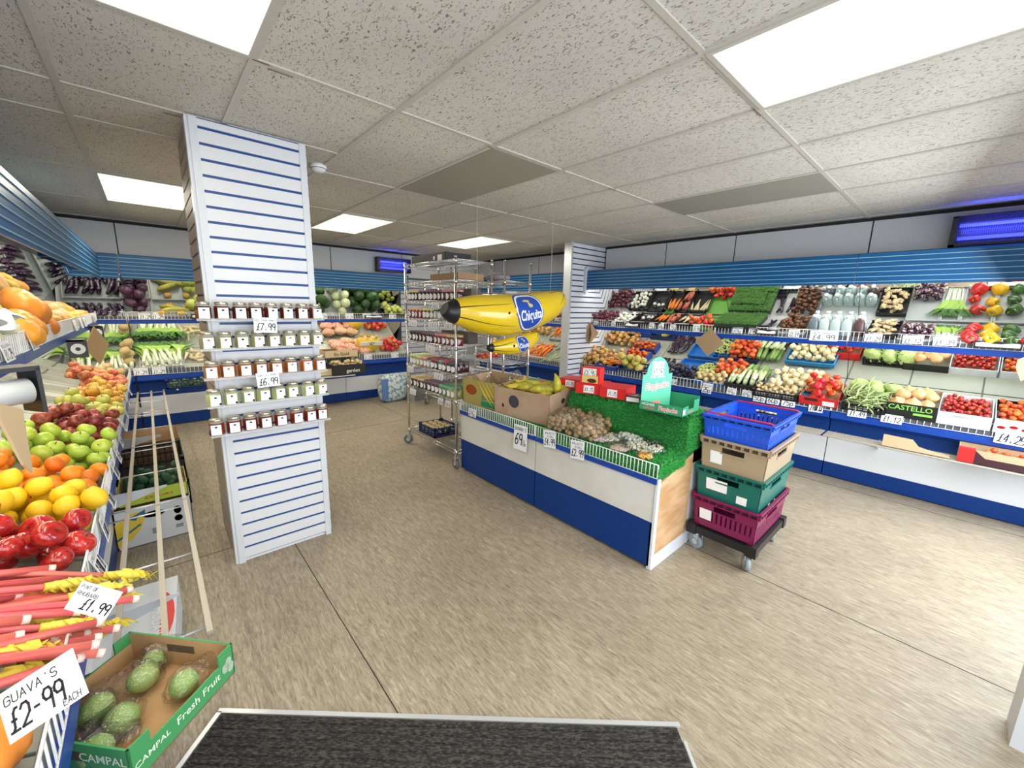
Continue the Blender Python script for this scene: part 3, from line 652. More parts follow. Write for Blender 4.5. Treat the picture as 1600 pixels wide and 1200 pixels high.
# ---- containers, all with origin at the front left bottom corner, x right, y back, z up
def c_tray(w, d, h, mt, th=.004, rim=.012):
    mb = MB(); mb.box(0, 0, 0, w, d, th).box(0, 0, 0, w, th, h).box(0, d - th, 0, w, d, h).box(0, 0, 0, th, d, h).box(w - th, 0, 0, w, d, h)
    mb.box(-rim * .4, -rim * .4, h - .004, w + rim * .4, rim * .6, h + .002).box(-rim * .4, d - rim * .6, h - .004, w + rim * .4, d + rim * .4, h + .002).box(-rim * .4, 0, h - .004, rim * .6, d, h + .002).box(w - rim * .6, 0, h - .004, w + rim * .4, d, h + .002)
    return mb.mesh('tray', mt)
def c_crate(w, d, h, mt, rib=.035):
    mb = MB(); mb.box(0, 0, 0, w, d, .006)
    t = .006
    for z0, z1 in ((0, .02), (h * .45, h * .52), (h - .018, h)): mb.box(0, 0, z0, w, t, z1).box(0, d - t, z0, w, d, z1).box(0, 0, z0, t, d, z1).box(w - t, 0, z0, w, d, z1)
    n = max(2, int(w / rib))
    for i in range(n + 1): x = (w - .006) * i / n; mb.box(x, 0, 0, x + .006, t, h).box(x, d - t, 0, x + .006, d, h)
    n = max(2, int(d / rib))
    for i in range(n + 1): y = (d - .006) * i / n; mb.box(0, y, 0, t, y + .006, h).box(w - t, y, 0, w, y + .006, h)
    for x in (0, w - .025):
        for y in (0, d - .025): mb.box(x, y, 0, x + .025, y + .025, h + .012)
    return mb.mesh('crate', mt)
def c_box(w, d, h, mo, mi_, th=.004, hole=True, prints=None, name='box'):
    mb = MB(); mb.box(0, 0, 0, w, d, th, 0)
    def wall(x0, y0, x1, y1, hh=h): mb.box(x0, y0, 0, x1, y1, hh, 0)
    wall(0, 0, w, th); wall(0, d - th, w, d); wall(0, 0, th, d); wall(w - th, 0, w, d)
    e = .0012
    mb.box(th, th, th, w - th, d - th, th + e, 1).box(th, th, th, w - th, th + e, h - .001, 1).box(th, d - th - e, th, w - th, d - th, h - .001, 1).box(th, th, th, th + e, d - th, h - .001, 1).box(w - th - e, th, th, w - th, d - th, h - .001, 1)
    mats = [mo, mi_]
    if prints: prints(mb, mats)
    return mb.mesh(name, *mats)
blk = M('crate_black', (.018, .018, .02), .4); blc = M('crate_blue', (.02, .15, .50), .4)
def put(name, me, mx, label, cat, group=None, **k): return tag(O(name, me, mx=mx, **k), label, cat, group)
# ---- price cards
def pricecard(mx, w, h, lines, label, group=None, bend=0, mt=None):
    mb = MB(); mb.box(-w / 2, -.0006, -h / 2, w / 2, .0006, h / 2, 0)
    for (s_, x, y, hh, ww) in lines: stroke(mb, s_, -w / 2 + x * w, -h / 2 + y * h, hh * h, ww * w, lambda a, b: (a, -.0012, b), 1)
    return put('price_card', mb.mesh('card', mt or card, ink), mx, label, 'price card', group)
def std(title, price): return [(title, .06, .70, .14, .88), (price, .10, .12, .46, .82)]
def RC(s, z, tier, rz=0, lean=-.12):  # card on the right run's rails
    x = (4.84 if tier == 2 else 5.05) - .008
    return Matrix.Translation((x, s, z)) @ Matrix.Rotation(-PI / 2, 4, 'Z') @ Matrix.Rotation(lean, 4, 'X') @ Matrix.Rotation(rz, 4, 'Y')

# ------------------------------------------------------------------ right-hand run
def s2(px): return hit(px, 585 + .18 * (px - 1000) - 18, 'x', 4.87).y
def s1(px): return hit(px, 500 + .058 * (px - 925), 'x', 5.10).y
def span(f, a, b): return f(a), f(a) - f(b)
def slot(tier, a, b, d=None, lift=.0):
    s, w = span(s2 if tier == 2 else s1, a, b); return DF('R', s, tier, d, lift), w
# upper shelf
F, w = slot(1, 922, 956); pile(F, 0, w, .0, .34, 42, .031, 'red_onion', 'red_onion', 'dark red onion heaped at the left end of the upper right shelf', 'onion', 'red onions at the left end of the upper right shelf')
F, w = slot(1, 957, 985); put('black_crate', c_crate(w - .01, .34, .05, blk), F, 'black crate of white garlic bulbs beside the red onions', 'crate', 'black vegetable crates')
pile(F @ T(0, 0, .012), .01, w - .02, .01, .33, 24, .027, 'garlic', 'garlic_bulb', 'white garlic bulb in the black crate beside the red onions', 'garlic', 'garlic bulbs in the black crate')
F, w = slot(1, 986, 1014); put('black_crate', c_crate(w - .01, .36, .06, blk), F, 'nearly empty black crate behind the black bag holder, right of the garlic', 'crate', 'black vegetable crates')
pile(F @ T(0, 0, .012), .02, w - .02, .05, .33, 5, .022, 'plum', 'beetroot', 'small dark beetroot in the nearly empty black crate on the upper shelf', 'beetroot', 'beetroots in the black crate')
pile(F @ T(0, 0, .012), .02, w - .02, .2, .33, 3, .026, 'garlic', 'garlic_bulb', 'white garlic bulb at the back of the nearly empty black crate', 'garlic', 'garlic bulbs in the nearly empty crate')
F, w = slot(1, 1015, 1036); put('black_crate', c_crate(w - .01, .36, .06, blk), F, 'black crate with a few bunched carrots at its back, upper right shelf', 'crate', 'black vegetable crates')
carrot = m_long(c_car, [(0, .004), (.02, .015), (.07, .014), (.15, .008), (.19, .002)], 0, 7)
def leaves_m(L, mt, n=7): 
    mb = MB(); R = random.Random(4)
    for i in range(n):
        a = R.uniform(-.5, .5); e = R.uniform(0, .5); mb.tube([(0, 0, 0), (-L * .6, math.sin(a) * L * .4, e * L * .4), (-L, math.sin(a) * L * .7, e * L * .5)], [.003, .004, .002], 4)
    return mb.mesh('tops', mt)
ctops = leaves_m(.10, c_cress2)
for i in range(7):
    o = put('carrot', carrot, F @ Matrix.Translation((.02 + (w - .05) * rnd.random(), .33, .03 + .012 * (i % 3))) @ Matrix.Rotation(-PI / 2 + rnd.uniform(-.2, .2), 4, 'Z'), 'bunched orange carrot with green tops in a black crate on the upper right shelf', 'carrot', 'bunched carrots on the upper shelf'); O('tops', ctops, parent=o)
F, w = slot(1, 1034, 1052); put('black_crate', c_crate(w - .005, .36, .05, blk), F, 'black crate of pinkish sweet potatoes on the upper right shelf', 'crate', 'black vegetable crates')
swp = m_long(c_swp, [(0, .004), (.02, .018), (.06, .026), (.11, .02), (.15, .005)], .01, 8)
for i in range(9): put('sweet_potato', swp, F @ Matrix.Translation((.02 + (w - .05) * rnd.random(), .18 + .17 * (i % 2), .03 + .014 * (i // 2))) @ Matrix.Rotation(-PI / 2 + rnd.uniform(-.5, .5), 4, 'Z'), 'pinkish red sweet potato in the black crate left of the tomatoes', 'sweet potato', 'sweet potatoes on the upper shelf')
F, w = slot(1, 1053, 1084); put('black_crate', c_crate(w - .01, .36, .06, blk), F, 'black crate with parsnips at its back just left of the green tomato tray', 'crate', 'black vegetable crates')
pars = m_long(c_parsn, [(0, .005), (.015, .02), (.06, .017), (.14, .009), (.2, .002)], 0, 8)
for i in range(6): put('parsnip', pars, F @ Matrix.Translation((.03 + (w - .06) * i / 5, .34, .03)) @ Matrix.Rotation(-PI / 2 + rnd.uniform(-.25, .25), 4, 'Z'), 'pale parsnip lying at the back of a black crate on the upper right shelf', 'parsnip', 'parsnips on the upper shelf')
F, w = slot(1, 1082, 1117); put('green_tray', c_tray(w, .38, .03, M('tray_green', (.16, .42, .07), .4)), F, 'bright green tray under the tomatoes on the upper right shelf', 'tray')
pile(F @ T(0, 0, .005), -.05, w, .0, .10, 11, .033, 'tomato', 'tomato', 'orange-red tomato on the bright green tray, upper right shelf', 'tomato', 'tomatoes on the green tray')
pile(F @ T(0, 0, .005), 0, w, .0, .16, 6, .033, 'tomato', 'tomato', 'orange-red tomato on the bright green tray, upper right shelf', 'tomato', 'tomatoes on the green tray')
# cress punnets
F, w = slot(1, 1118, 1198)
def cress_mesh(seed):
    R = random.Random(seed); mb = MB(); mb.box(0, 0, 0, .088, .088, .045, 1)
    for i in range(240):
        x, y = R.uniform(-.002, .09), R.uniform(-.002, .09); z = .055 + R.uniform(0, .028); s_ = R.uniform(.004, .007); a = R.uniform(0, PI); u = Vector((math.cos(a), math.sin(a), R.uniform(-.5, .5))) * s_; v_ = Vector((-math.sin(a), math.cos(a), R.uniform(-.6, .6))) * s_ * .7
        c = Vector((x, y, z)); mb.poly([c - u, c - v_, c + u, c + v_], 0)
    mb.box(.002, .002, .045, .086, .086, .058, 0)
    return mb.mesh('cress', c_cress, M('punnet_dark', (.03, .05, .03), .5))
cm = [cress_mesh(i) for i in range(3)]
for j in range(4):
    for i in range(int(w / .092)):
        put('cress_punnet', cm[(i + j) % 3], F @ Matrix.Translation((.002 + i * .092, .0 + j * .092, .0 + (.05 if j == 0 or (j < 3 and i < 4) else .03))), 'punnet of dense dark green cress in the block on the upper right shelf', 'cress', 'cress punnets on the upper right shelf')
put('cress_tray', c_tray(w, .10, .05, blk), F @ Matrix.Translation((0, -.002, 0)), 'shallow black tray under the front row of cress punnets', 'tray')
F, w = slot(1, 1200, 1214, .3); aub = m_long(c_aub, [(0, .006), (.015, .014), (.1, .017), (.2, .015), (.23, .004)], .01, 8)
for i in range(4): put('finger_aubergine', aub, F @ Matrix.Translation((-.05 + .05 * i, .26, .03)) @ Matrix.Rotation(-PI / 2 + rnd.uniform(-.3, .3), 4, 'Z'), 'long thin black aubergine at the shelf back between cress and chestnuts', 'aubergine', 'long thin aubergines by the cress')
F, w = slot(1, 1214, 1259); put('grey_tray', c_tray(w, .38, .03, greytray), F, 'grey tray of brown chestnuts right of the cress', 'tray', 'grey display trays')
pile(F @ T(0, 0, .004), .01, w - .01, .0, .37, 62, .024, 'chestnut', 'chestnut', 'shiny brown chestnut on the tray between the cress and the plastic bottles', 'chestnut', 'chestnuts on the upper right shelf', tries=10)
# bottles
bot_c = M('bottle_plastic', (.62, .74, .72), .25, alpha=.75, coat=.5); bot_d = M('bottle_dark_drink', (.10, .05, .05), .25, coat=.5); bot_m = M('bottle_grey_drink', (.14, .17, .20), .25, coat=.5); capm = M('bottle_cap', (.86, .88, .88), .35)
def bottle(F, x, y, mt, h=.17, lab='', gr=''):
    mb = MB(); w_ = .085; 
    for z0, z1, a in ((0, .1, 1), (.1, .125, 1),): pass
    pr = [(.0, .96), (.01, 1), (h * .68, 1), (h * .85, .72), (h * .93, .36), (h, .32)]
    b = len(mb.v)
    for z, q in pr:
        for k in range(16):
            a = 2 * PI * k / 16; c_, s_ = math.cos(a), math.sin(a); sq = (abs(c_) ** .45 * (1 if c_ > 0 else -1), abs(s_) ** .45 * (1 if s_ > 0 else -1)) if q > .5 else (c_, s_)
            mb.v.append((sq[0] * w_ / 2 * q, sq[1] * w_ / 2 * q, z))
    for i in range(len(pr) - 1):
        for k in range(16): mb.f.append([i * 16 + k, i * 16 + (k + 1) % 16, (i + 1) * 16 + (k + 1) % 16, (i + 1) * 16 + k]); mb.mi.append(0); mb.sm.append(1)
    mb.f.append([k for k in range(16)][::-1]); mb.f.append([(len(pr) - 1) * 16 + k for k in range(16)]); mb.mi += [0, 0]; mb.sm += [0, 0]
    up = F @ Matrix.Translation((x, y, 0)) @ Matrix.Rotation(-math.atan(.37) * .6, 4, 'X')
    o = put('plastic_bottle', mb.mesh('bottle', mt), up, lab, 'bottle', gr)
    O('cap', MB().lathe([(.019, 0), (.019, .02), (.016, .024)], 12).mesh('cap', capm), parent=o, loc=(0, 0, h - .004))
    O('handle', MB().tube([(0, w_ * .3, h * .95), (0, w_ * .62, h * .85), (0, w_ * .6, h * .62), (0, w_ * .45, h * .55)], .008, 6).mesh('handle', mt), parent=o)
F, w = slot(1, 1260, 1348)
cols = [bot_m, bot_c, bot_c, bot_c, bot_d]
LB = {0: ('plastic bottle of grey drink beside the chestnuts', 'grey drink bottles'), 4: ('plastic bottle of dark reddish drink, right end of the bottle row', 'dark drink bottles')}
for i in range(5):
    l, g = LB.get(i, ('clear pale plastic bottle with white cap in the front row on the upper right shelf', 'clear bottles in the front row')); bottle(F, .05 + i * (w - .09) / 4, .06, cols[i], .18, l, g)
for i in range(5): bottle(F, .05 + i * (w - .09) / 4, .17, bot_c, .18, 'clear pale plastic bottle standing in the second row behind others', 'clear bottles in the second row')
F, w = slot(1, 1352, 1402); put('black_crate', c_crate(w, .34, .05, blk), F @ T(0, 0, .005), 'black crate of pale ginger root right of the plastic bottles', 'crate', 'black vegetable crates')
pile(F @ T(0, 0, .015), .01, w - .01, .01, .33, 20, .03, 'ginger', 'ginger_root', 'knobbly pale ginger root in the black crate right of the bottles', 'ginger', 'ginger roots in the black crate', full=False, flat=.7)
GT = 'grey display trays'
trays = [(1403, 1458, 'grey tray of small purple and white turnips'), (1459, 1491, 'grey tray under the spring onions'), (1492, 1546, 'grey tray under the red and yellow peppers'), (1547, 1612, 'grey tray under the green peppers at the right end')]
for a, b, l in trays:
    F, w = slot(1, a, b); put('grey_tray', c_tray(w - .008, .39, .025, greytray), F, l + ', upper right shelf', 'tray', GT)
F, w = slot(1, 1403, 1458); pile(F @ T(0, 0, .005), 0, w, 0, .17, 34, .025, 'turnip', 'purple_turnip', 'small purple and white turnip on the upper right shelf beside the ginger', 'turnip', 'small turnips on the upper right shelf')
spr = m_leek(3, .34, .007, (.07, .20, .03), (.74, .80, .62), (.36, .56, .10))
F, w = slot(1, 1460, 1490)
for i in range(16): put('spring_onion', spr, F @ Matrix.Translation((.01 + (w - .03) * (i % 8) / 7, .0, .02 + .014 * (i // 8))) @ Matrix.Rotation(PI / 2 + rnd.uniform(-.12, .12), 4, 'Z'), 'spring onion with pale stem in the bunch left of the red pepper', 'spring onion', 'spring onions on the upper right shelf')
def pep(px, d, kind, r, lab, gr, tx=-1.2, tz=0):
    s = s1(px); F = DF('R', s, 1, .225 + d)
    mx = F @ Matrix.Translation((0, 0, r * .92)) @ Matrix.Rotation(tz, 4, 'Z') @ Matrix.Rotation(tx, 4, 'X') @ Matrix.Scale(r, 4); item(kind, 'bell_pepper', mx, lab, 'pepper', gr)
pep(1512, .035, 'pepper_red', .058, 'large shiny red pepper at the front beside the spring onions', None, 1.3, .3)
pep(1547, .035, 'pepper_yellow', .054, 'large yellow pepper at the front, right of the red one', None, 1.0, -.2)
pep(1578, .03, 'pepper_green', .045, 'green pepper at the front right of the yellow one', None, 1.2, .5)
pep(1604, .03, 'pepper_red', .048, 'red pepper at the front, cut off by the right edge of the view', None, 1.1, .2)
for px, d, k, r, l in ((1508, .13, 'pepper_red', .042, 'small red pepper lying behind the large red one'), (1516, .25, 'pepper_red', .05, 'red pepper at the back near the spring onions'), (1539, .16, 'pepper_yellow', .042, 'yellow pepper behind the large yellow one'), (1545, .26, 'pepper_yellow', .05, 'yellow pepper at the shelf back'), (1573, .14, 'pepper_green', .045, 'green pepper behind the front green one'), (1578, .25, 'pepper_green', .05, 'green pepper in the third row')):
    pep(px, d, k, r, l + ' on the upper right shelf', None, -1.25 + rnd.uniform(-.3, .3), rnd.uniform(-.8, .8))
# bag holders on the upper rail
def bagholder(mx, label, w=.17):
    o = put('bag_holder', MB().box(0, -.04, 0, w, 0, .012).box(0, -.004, 0, w, 0, .055).box(0, -.05, 0, .006, 0, .05).box(w - .006, -.05, 0, w, 0, .05).mesh('holder', black), mx, label, 'bag dispenser', 'black bag holders on the rails')
    R = random.Random(len(label)); O('bag_stack', MB().grid(lambda u, v: (.008 + (w - .016) * u, -.052 + .045 * v, .018 + .02 * v + .005 * math.sin(u * 9) + .004 * R.random()), 12, 4).box(.01, -.045, .012, w - .01, -.006, .026).mesh('bags', M('bag_white', (.82, .83, .84), .5)), parent=o)
def onrail(px, tier, z, back=.03): s = (s2 if tier == 2 else s1)(px); return Matrix.Translation(((4.84 if tier == 2 else 5.05) - .002, s, z)) @ Matrix.Rotation(-PI / 2, 4, 'Z')
bagholder(onrail(982, 1, 1.365), 'black bag holder with white bags on the upper right rail near its left end', .22)
bagholder(onrail(1186, 1, 1.365), 'black bag holder with white bags on the upper right rail below the chestnuts', .2)
bagholder(onrail(1522, 1, 1.36), 'black bag holder with white bags on the rail below the peppers', .25)
# cards on the upper rail
for px, w_, h_, t, l in ((930, .075, .06, ('RED ONION', '59lb'), 'under the red onions'), (958, .07, .07, ('GARLIC', '49p'), 'under the garlic'), (979, .07, .06, ('BEETROOT', '89p'), 'left of the left-hand bag holder'), (1018, .075, .07, ('CARROTS', '99p'), 'just right of the left-hand bag holder'), (1033, .07, .085, ('CHILLI', '49p'), 'under the sweet potatoes, a tall one'), (1051, .075, .065, ('PARSNIPS', '79p'), 'left of the one under the tomatoes'), (1088, .085, .085, ('TOMATOES', '£1.19'), 'under the tomatoes on the green tray'), (1153, .11, .065, ('CRESS', '49p'), 'under the middle of the cress'), (1178, .10, .065, ('CRESS', '2 99p'), 'under the right end of the cress'), (1239, .10, .075, ('CHESTNUTS', '£2.59'), 'under the chestnuts'), (1286, .23, .10, ('FRESH SQUEEZED', '£4.99'), 'the wide one under the plastic bottles'), (1364, .125, .075, ('ROOT GINGER', '£1.29'), 'under the ginger'), (1426, .13, .075, ('TURNIPS', '£1.12'), 'under the small turnips'), (1477, .14, .075, ('SPRING ONION', '£1.39'), 'under the spring onions')):
    pricecard(RC(hit(px, 530 if px > 1200 else 512, 'x', 5.04).y, 1.395 if w_ < .2 else 1.385, 1, rnd.uniform(-.06, .06)), w_, h_, std(*t), 'handwritten price card on the upper right rail ' + l, 'price cards on the upper right rail')

# lower deck
F, w = slot(2, 905, 988); put('black_crate', c_crate(w * .5, .3, .05, blk), F, 'black crate at the foot of the brown onion heap, left end', 'crate', 'black vegetable crates')
pile(F, 0, w * .62, .02, .47, 60, .037, 'onion', 'brown_onion', 'golden brown onion in the big heap at the left end of the lower right deck', 'onion', 'brown onions in the big heap')
F, w = slot(2, 934, 966, .02, .0); put('blue_box', c_tray(w, .2, .085, M('box_navy', (.02, .06, .34), .45)), F @ T(0, -.012, .004), 'small navy blue box in front of the onions, holding carrots', 'box')
for i in range(14): put('carrot', carrot, F @ Matrix.Translation((w * rnd.uniform(.15, .9), .06 + .1 * rnd.random(), .09 + .012 * (i // 5))) @ Matrix.Rotation(rnd.uniform(-.5, .5), 4, 'Z'), 'orange carrot in the small navy box in front of the onions', 'carrot', 'carrots in the navy box')
F, w = slot(2, 955, 990, .36); put('tomato_box', c_box(w, .18, .09, M('box_navy'), kraftin), F, 'blue box of orange tomatoes behind the carrots, near the mirror', 'box')
pile(F @ T(0, 0, .02), .01, w - .01, .01, .17, 18, .031, 'vine_tomato', 'tomato', 'orange tomato in the blue box at the back behind the carrots', 'tomato', 'tomatoes in the blue back box')
F, w = slot(2, 966, 1006); put('black_crate', c_crate(w, .22, .07, M('crate_navy', (.02, .04, .12), .4)), F @ T(0, -.01, .002), 'dark crate of green and yellow mangoes', 'crate', None)
pile(F @ T(0, 0, .04), .0, w, .0, .22, 12, .05, 'mango', 'mango', 'green-yellow mango in the dark crate behind the green flapjack stand', 'mango', 'mangoes on the lower right deck', full=False)
F, w = slot(2, 1006, 1040, .05)
for i in range(12): put('aubergine', m_long(c_aub, [(0, .008), (.02, .02), (.08, .028), (.16, .032), (.21, .02), (.225, .004)], .015, 9) if i == 0 else bpy.data.meshes['long.002'] if 0 else PM.setdefault('aubl', m_long(c_aub, [(0, .008), (.02, .02), (.08, .028), (.16, .032), (.21, .02), (.225, .004)], .015, 9)), F @ Matrix.Translation((.02 + .06 * (i % 4), .2 + .14 * (i // 4 % 3), .035)) @ Matrix.Rotation(-PI / 2 + rnd.uniform(-.4, .4), 4, 'Z'), 'dark purple aubergine beside the mangoes on the lower right deck', 'aubergine', 'aubergines beside the mangoes')
F, w = slot(2, 1042, 1090, .29); put('blue_crate', c_tray(w, .25, .05, blc), F, 'empty bright blue crate at the back of the lower right deck', 'crate')
F, w = slot(2, 1046, 1086); put('blue_crate', c_crate(w, .24, .05, M('crate_navy')), F @ T(0, -.005, .002), 'dark blue crate of plums near the front', 'crate')
pile(F @ T(0, 0, .03), .0, w, .0, .2, 38, .029, 'plum', 'plum', 'blue-black plum in the crate right of the flapjack stand', 'plum', 'plums on the lower right deck')
F, w = slot(2, 1080, 1108, .08); gm = [m_cluster(c_grape, 46, .013, .17, .09, .05, s_, nu=8, nv=6) for s_ in (1, 2)]
put('blue_crate', c_tray(w + .05, .42, .05, blc), F, 'bright blue crate of green grapes between plums and nectarines', 'crate')
for i in range(8): put('grape_bunch', gm[i % 2], F @ Matrix.Translation((.04 + w * .5 * (i % 2) * 1.3, .06 + .09 * (i // 2), .03)) @ Matrix.Rotation(rnd.uniform(0, 3), 4, 'Z'), 'bunch of pale green grapes in the blue crate', 'grapes', 'green grape bunches')
F, w = slot(2, 1104, 1152, .20); put('blue_crate', c_tray(w, .33, .06, M('crate_navy')), F, 'dark crate heaped with round orange nectarines', 'crate')
pile(F @ T(0, 0, .008), .0, w, .0, .32, 36, .034, 'vine_tomato', 'nectarine', 'round orange-red nectarine in the dark crate on the lower right deck', 'nectarine', 'nectarines on the lower right deck')
F, w = slot(2, 1086, 1134); put('blue_crate', c_crate(w, .16, .05, blc), F @ T(0, -.005, .002), 'blue crate of pale potatoes just behind the 25p card', 'crate')
pile(F @ T(0, 0, .02), .0, w, .0, .16, 26, .028, 'new_potato', 'pale_potato', 'small pale potato in the blue crate behind the 25p card', 'potato', 'pale potatoes in the blue crate')
F, w = slot(2, 1134, 1186); put('black_box', c_box(w, .24, .09, M('box_black', (.02, .02, .018), .5), M('box_black')), F @ T(0, -.01, .002), 'plain black box of courgettes at the front of the lower right deck', 'box')
cour = m_long(c_cour, [(0, .012), (.01, .024), (.08, .026), (.2, .024), (.23, .016)], .01, 10); marr = m_long(M('courgette_pale', (.46, .56, .26), .4, var=.15, col2=(.62, .68, .42), ns=14), [(0, .010), (.012, .021), (.1, .022), (.2, .021), (.24, .012)], 0, 10)
for i in range(7): put('courgette', marr, F @ Matrix.Translation((.02 + (w - .04) * i / 6, .32, .11)) @ Matrix.Rotation(-PI / 2 + rnd.uniform(-.3, .3), 4, 'Z') @ Matrix.Rotation(.25, 4, 'Y'), 'pale green courgette lying over the black box', 'courgette', 'pale courgettes over the black box')
lk = m_leek(4, .45, .018)
lk2 = m_long(M('cucumber_dark', (.05, .12, .03), .35, var=.2), [(0, .01), (.012, .021), (.1, .023), (.25, .022), (.28, .01)], 0, 10)
lkt = MB().tube([(0, 0, 0), (.06, 0, 0), (.15, 0, 0)], .021, 8, 0, True).tube([(.15, 0, 0), (.30, 0, 0), (.34, 0, 0)], [.021, .023, .018], 8, 1).mesh('trimmed', M('leek_white'), M('leek_trim', (.22, .36, .10), .5, var=.2))
for i in range(10): put('trimmed_leek', lkt, F @ Matrix.Translation((.02 + (w - .04) * (i % 5) / 4, .12 + .03 * (i // 5), .04 + .04 * (i // 5))) @ Matrix.Rotation(PI / 2 + rnd.uniform(-.15, .15), 4, 'Z'), 'trimmed leek lying behind the black courgette box on the lower right deck', 'leek', 'trimmed leeks on the lower right deck')
c_pear = M('pear_pale', (.74, .68, .38), .4, var=.1)
PM['pear'] = (m_ell(c_pear, .95, .95, 1.08, .06, 2, 12, 8), None); PM['onionw'] = (m_onion(M('white_onion', (.82, .70, .42), .35, var=.1)), None)
F, w = slot(2, 1196, 1276, .06); put('blue_crate', c_tray(w, .44, .05, M('crate_bright_blue', (.04, .28, .62), .4)), F @ T(0, 0, .02), 'wide bright blue crate of cream-coloured onions on the lower right deck', 'crate')
pile(F @ T(0, 0, .035), .0, w, .0, .42, 62, .032, 'onionw', 'white_onion', 'cream-coloured onion in the wide bright blue crate', 'onion', 'cream onions in the blue crate')
F, w = slot(2, 1180, 1250, .0); put('black_crate', c_crate(w, .16, .075, blk, .025), F @ T(0, -.012, .002), 'black mesh crate of small new potatoes behind the 60p and 75p cards', 'crate')
pile(F @ T(0, 0, .03), .01, w, .0, .14, 52, .019, 'new_potato', 'new_potato', 'small new potato in the black mesh crate at the front', 'potato', 'new potatoes in the black mesh crate')
F, w = slot(2, 1252, 1312, .0)
def pr_red(mb, mats):
    mats += [M('print_dark', (.05, .02, .02), .5), card]
    ww = wsc; mb.box(ww * .15, -.001, .045, ww * .5, 0, .075, 2); mb.box(ww * .62, -.0015, .01, ww * .92, 0, .06, 3)
wsc = w; put('tomato_box', c_box(w, .33, .09, redp, kraftin, prints=pr_red), F @ T(0, -.01, .002), 'red box of large tomatoes behind the wire rail, beside the green beans', 'box')
pile(F @ T(0, 0, .03), .01, w - .01, .0, .31, 32, .036, 'tomato', 'large_tomato', 'large red tomato in the red box on the lower right deck', 'tomato', 'large tomatoes in the red box')
F, w = slot(2, 1318, 1386, .0); put('black_crate', c_crate(w, .38, .08, blk), F @ T(0, -.005, .002), 'black crate overflowing with pale green beans', 'crate')
bean = m_long(c_palegreen, [(0, .002), (.01, .006), (.07, .0075), (.13, .006), (.15, .001)], .02, 5)
for i in range(150): put('green_bean', bean, F @ Matrix.Translation((w * rnd.uniform(.0, .8), rnd.uniform(.0, .26), .05 + .045 * rnd.random() + .02 * (i % 3))) @ Matrix.Rotation(rnd.uniform(-1.9, 1.9), 4, 'Z') @ Matrix.Rotation(rnd.uniform(-.5, .6), 4, 'Y') @ Matrix.Scale(rnd.uniform(.8, 1.2), 4), 'pale green bean in the overflowing black crate beside the 75p cards', 'bean', 'green beans in the black crate')
def pr_castello(mb, mats):
    mats += [M('print_lime', (.30, .75, .12), .5)]
    for t in textpoly('CASTELLO', .085): mb.poly([(wsc * .47 + p[0] * wsc / .40 * .88, -.0012, .095 + p[1] * .75) for p in t], 2)
    mb.box(wsc * .55, -.0012, .038, wsc * .92, 0, .058, 2)
F, w = slot(2, 1386, 1464, .0); wsc = w; put('pumpkin_box', c_box(w, .38, .135, M('box_black2', (.015, .017, .015), .45), kraftin, prints=pr_castello), F @ Matrix.Rotation(-.15, 4, 'X') @ T(0, 0, .01), 'black CASTELLO fruit box with green lettering, holding orange squashes', 'box')
PM['squash_tan'] = (m_onion(M('squash_tan', (.66, .36, .14), .4, var=.12, col2=(.76, .50, .26), ns=2)), None)
for i, (x, y, q) in enumerate(((.08, .10, .055), (.20, .09, .062), (.31, .11, .05), (.10, .24, .055), (.23, .27, .055), (.33, .25, .05), (.14, .33, .045), (.28, .33, .045))): item('squash_tan', 'round_squash', F @ Matrix.Translation((x * w / .4, y - .01, .105)) @ rr(False) @ Matrix.Scale(q, 4), 'round tan squash in the black CASTELLO box', 'squash', 'round squashes in the CASTELLO box')
whb = M('box_white', (.74, .78, .82), .5)
def pr_perfect(mb, mats):
    mats += [M('print_grey', (.25, .30, .36), .5)]
    for t in textpoly('PERFECT', .028): mb.poly([(wsc * .48 + p[0], -.0012, .085 + p[1] * .8) for p in t], 2)
    for t in textpoly('Premium', .014): mb.poly([(wsc * .48 + p[0], -.0012, .108 + p[1] * .8) for p in t], 2)
F, w = slot(2, 1464, 1548, .0); wsc = w; put('cherry_tomato_box', c_box(w, .38, .115, whb, card, prints=pr_perfect), F @ Matrix.Rotation(-.12, 4, 'X') @ T(0, 0, .01), 'white PERFECT fruit box of cherry tomatoes on the vine', 'box')
pile(F @ Matrix.Rotation(-.12, 4, 'X') @ T(0, 0, .06), .01, w - .01, .01, .36, 120, .0175, 'cherry', 'cherry_tomato', 'red cherry tomato in the white PERFECT box', 'tomato', 'cherry tomatoes in the white box', tries=10)
def pr_fruit(mb, mats):
    mats += [redp]
    for k in range(6): mb.ell(lambda t, p: (.04 + k * .06 + .022 * math.sin(t) * math.cos(p), -.001, .05 + .012 * (k % 2) + .013 * math.cos(t)), 10, 6, 2)
F, w = slot(2, 1551, 1625, .0); wsc = w; put('tomato_box', c_box(w, .38, .12, whb, M('box_black2'), prints=pr_fruit), F @ Matrix.Rotation(-.12, 4, 'X') @ T(0, 0, .01), 'white fruit box with red tomato print at the right edge of the view', 'box')
pile(F @ Matrix.Rotation(-.12, 4, 'X') @ T(0, 0, .05), .01, w - .01, .01, .36, 90, .02, 'vine_tomato', 'small_tomato', 'small orange-red tomato in the printed white box at the right edge', 'tomato', 'small tomatoes in the printed box', tries=10)
F, w = slot(2, 1320, 1384, .0)
for i in range(3): item('lettuce', 'lettuce', F @ Matrix.Translation((.06 + .13 * i, .31, .085)) @ rr() @ Matrix.Scale(.075, 4), ('green lettuce at the back of the bean crate, nearest the tomato box', 'green lettuce at the back of the bean crate, the middle one', 'green lettuce at the back of the bean crate, nearest the CASTELLO box')[i], 'lettuce')
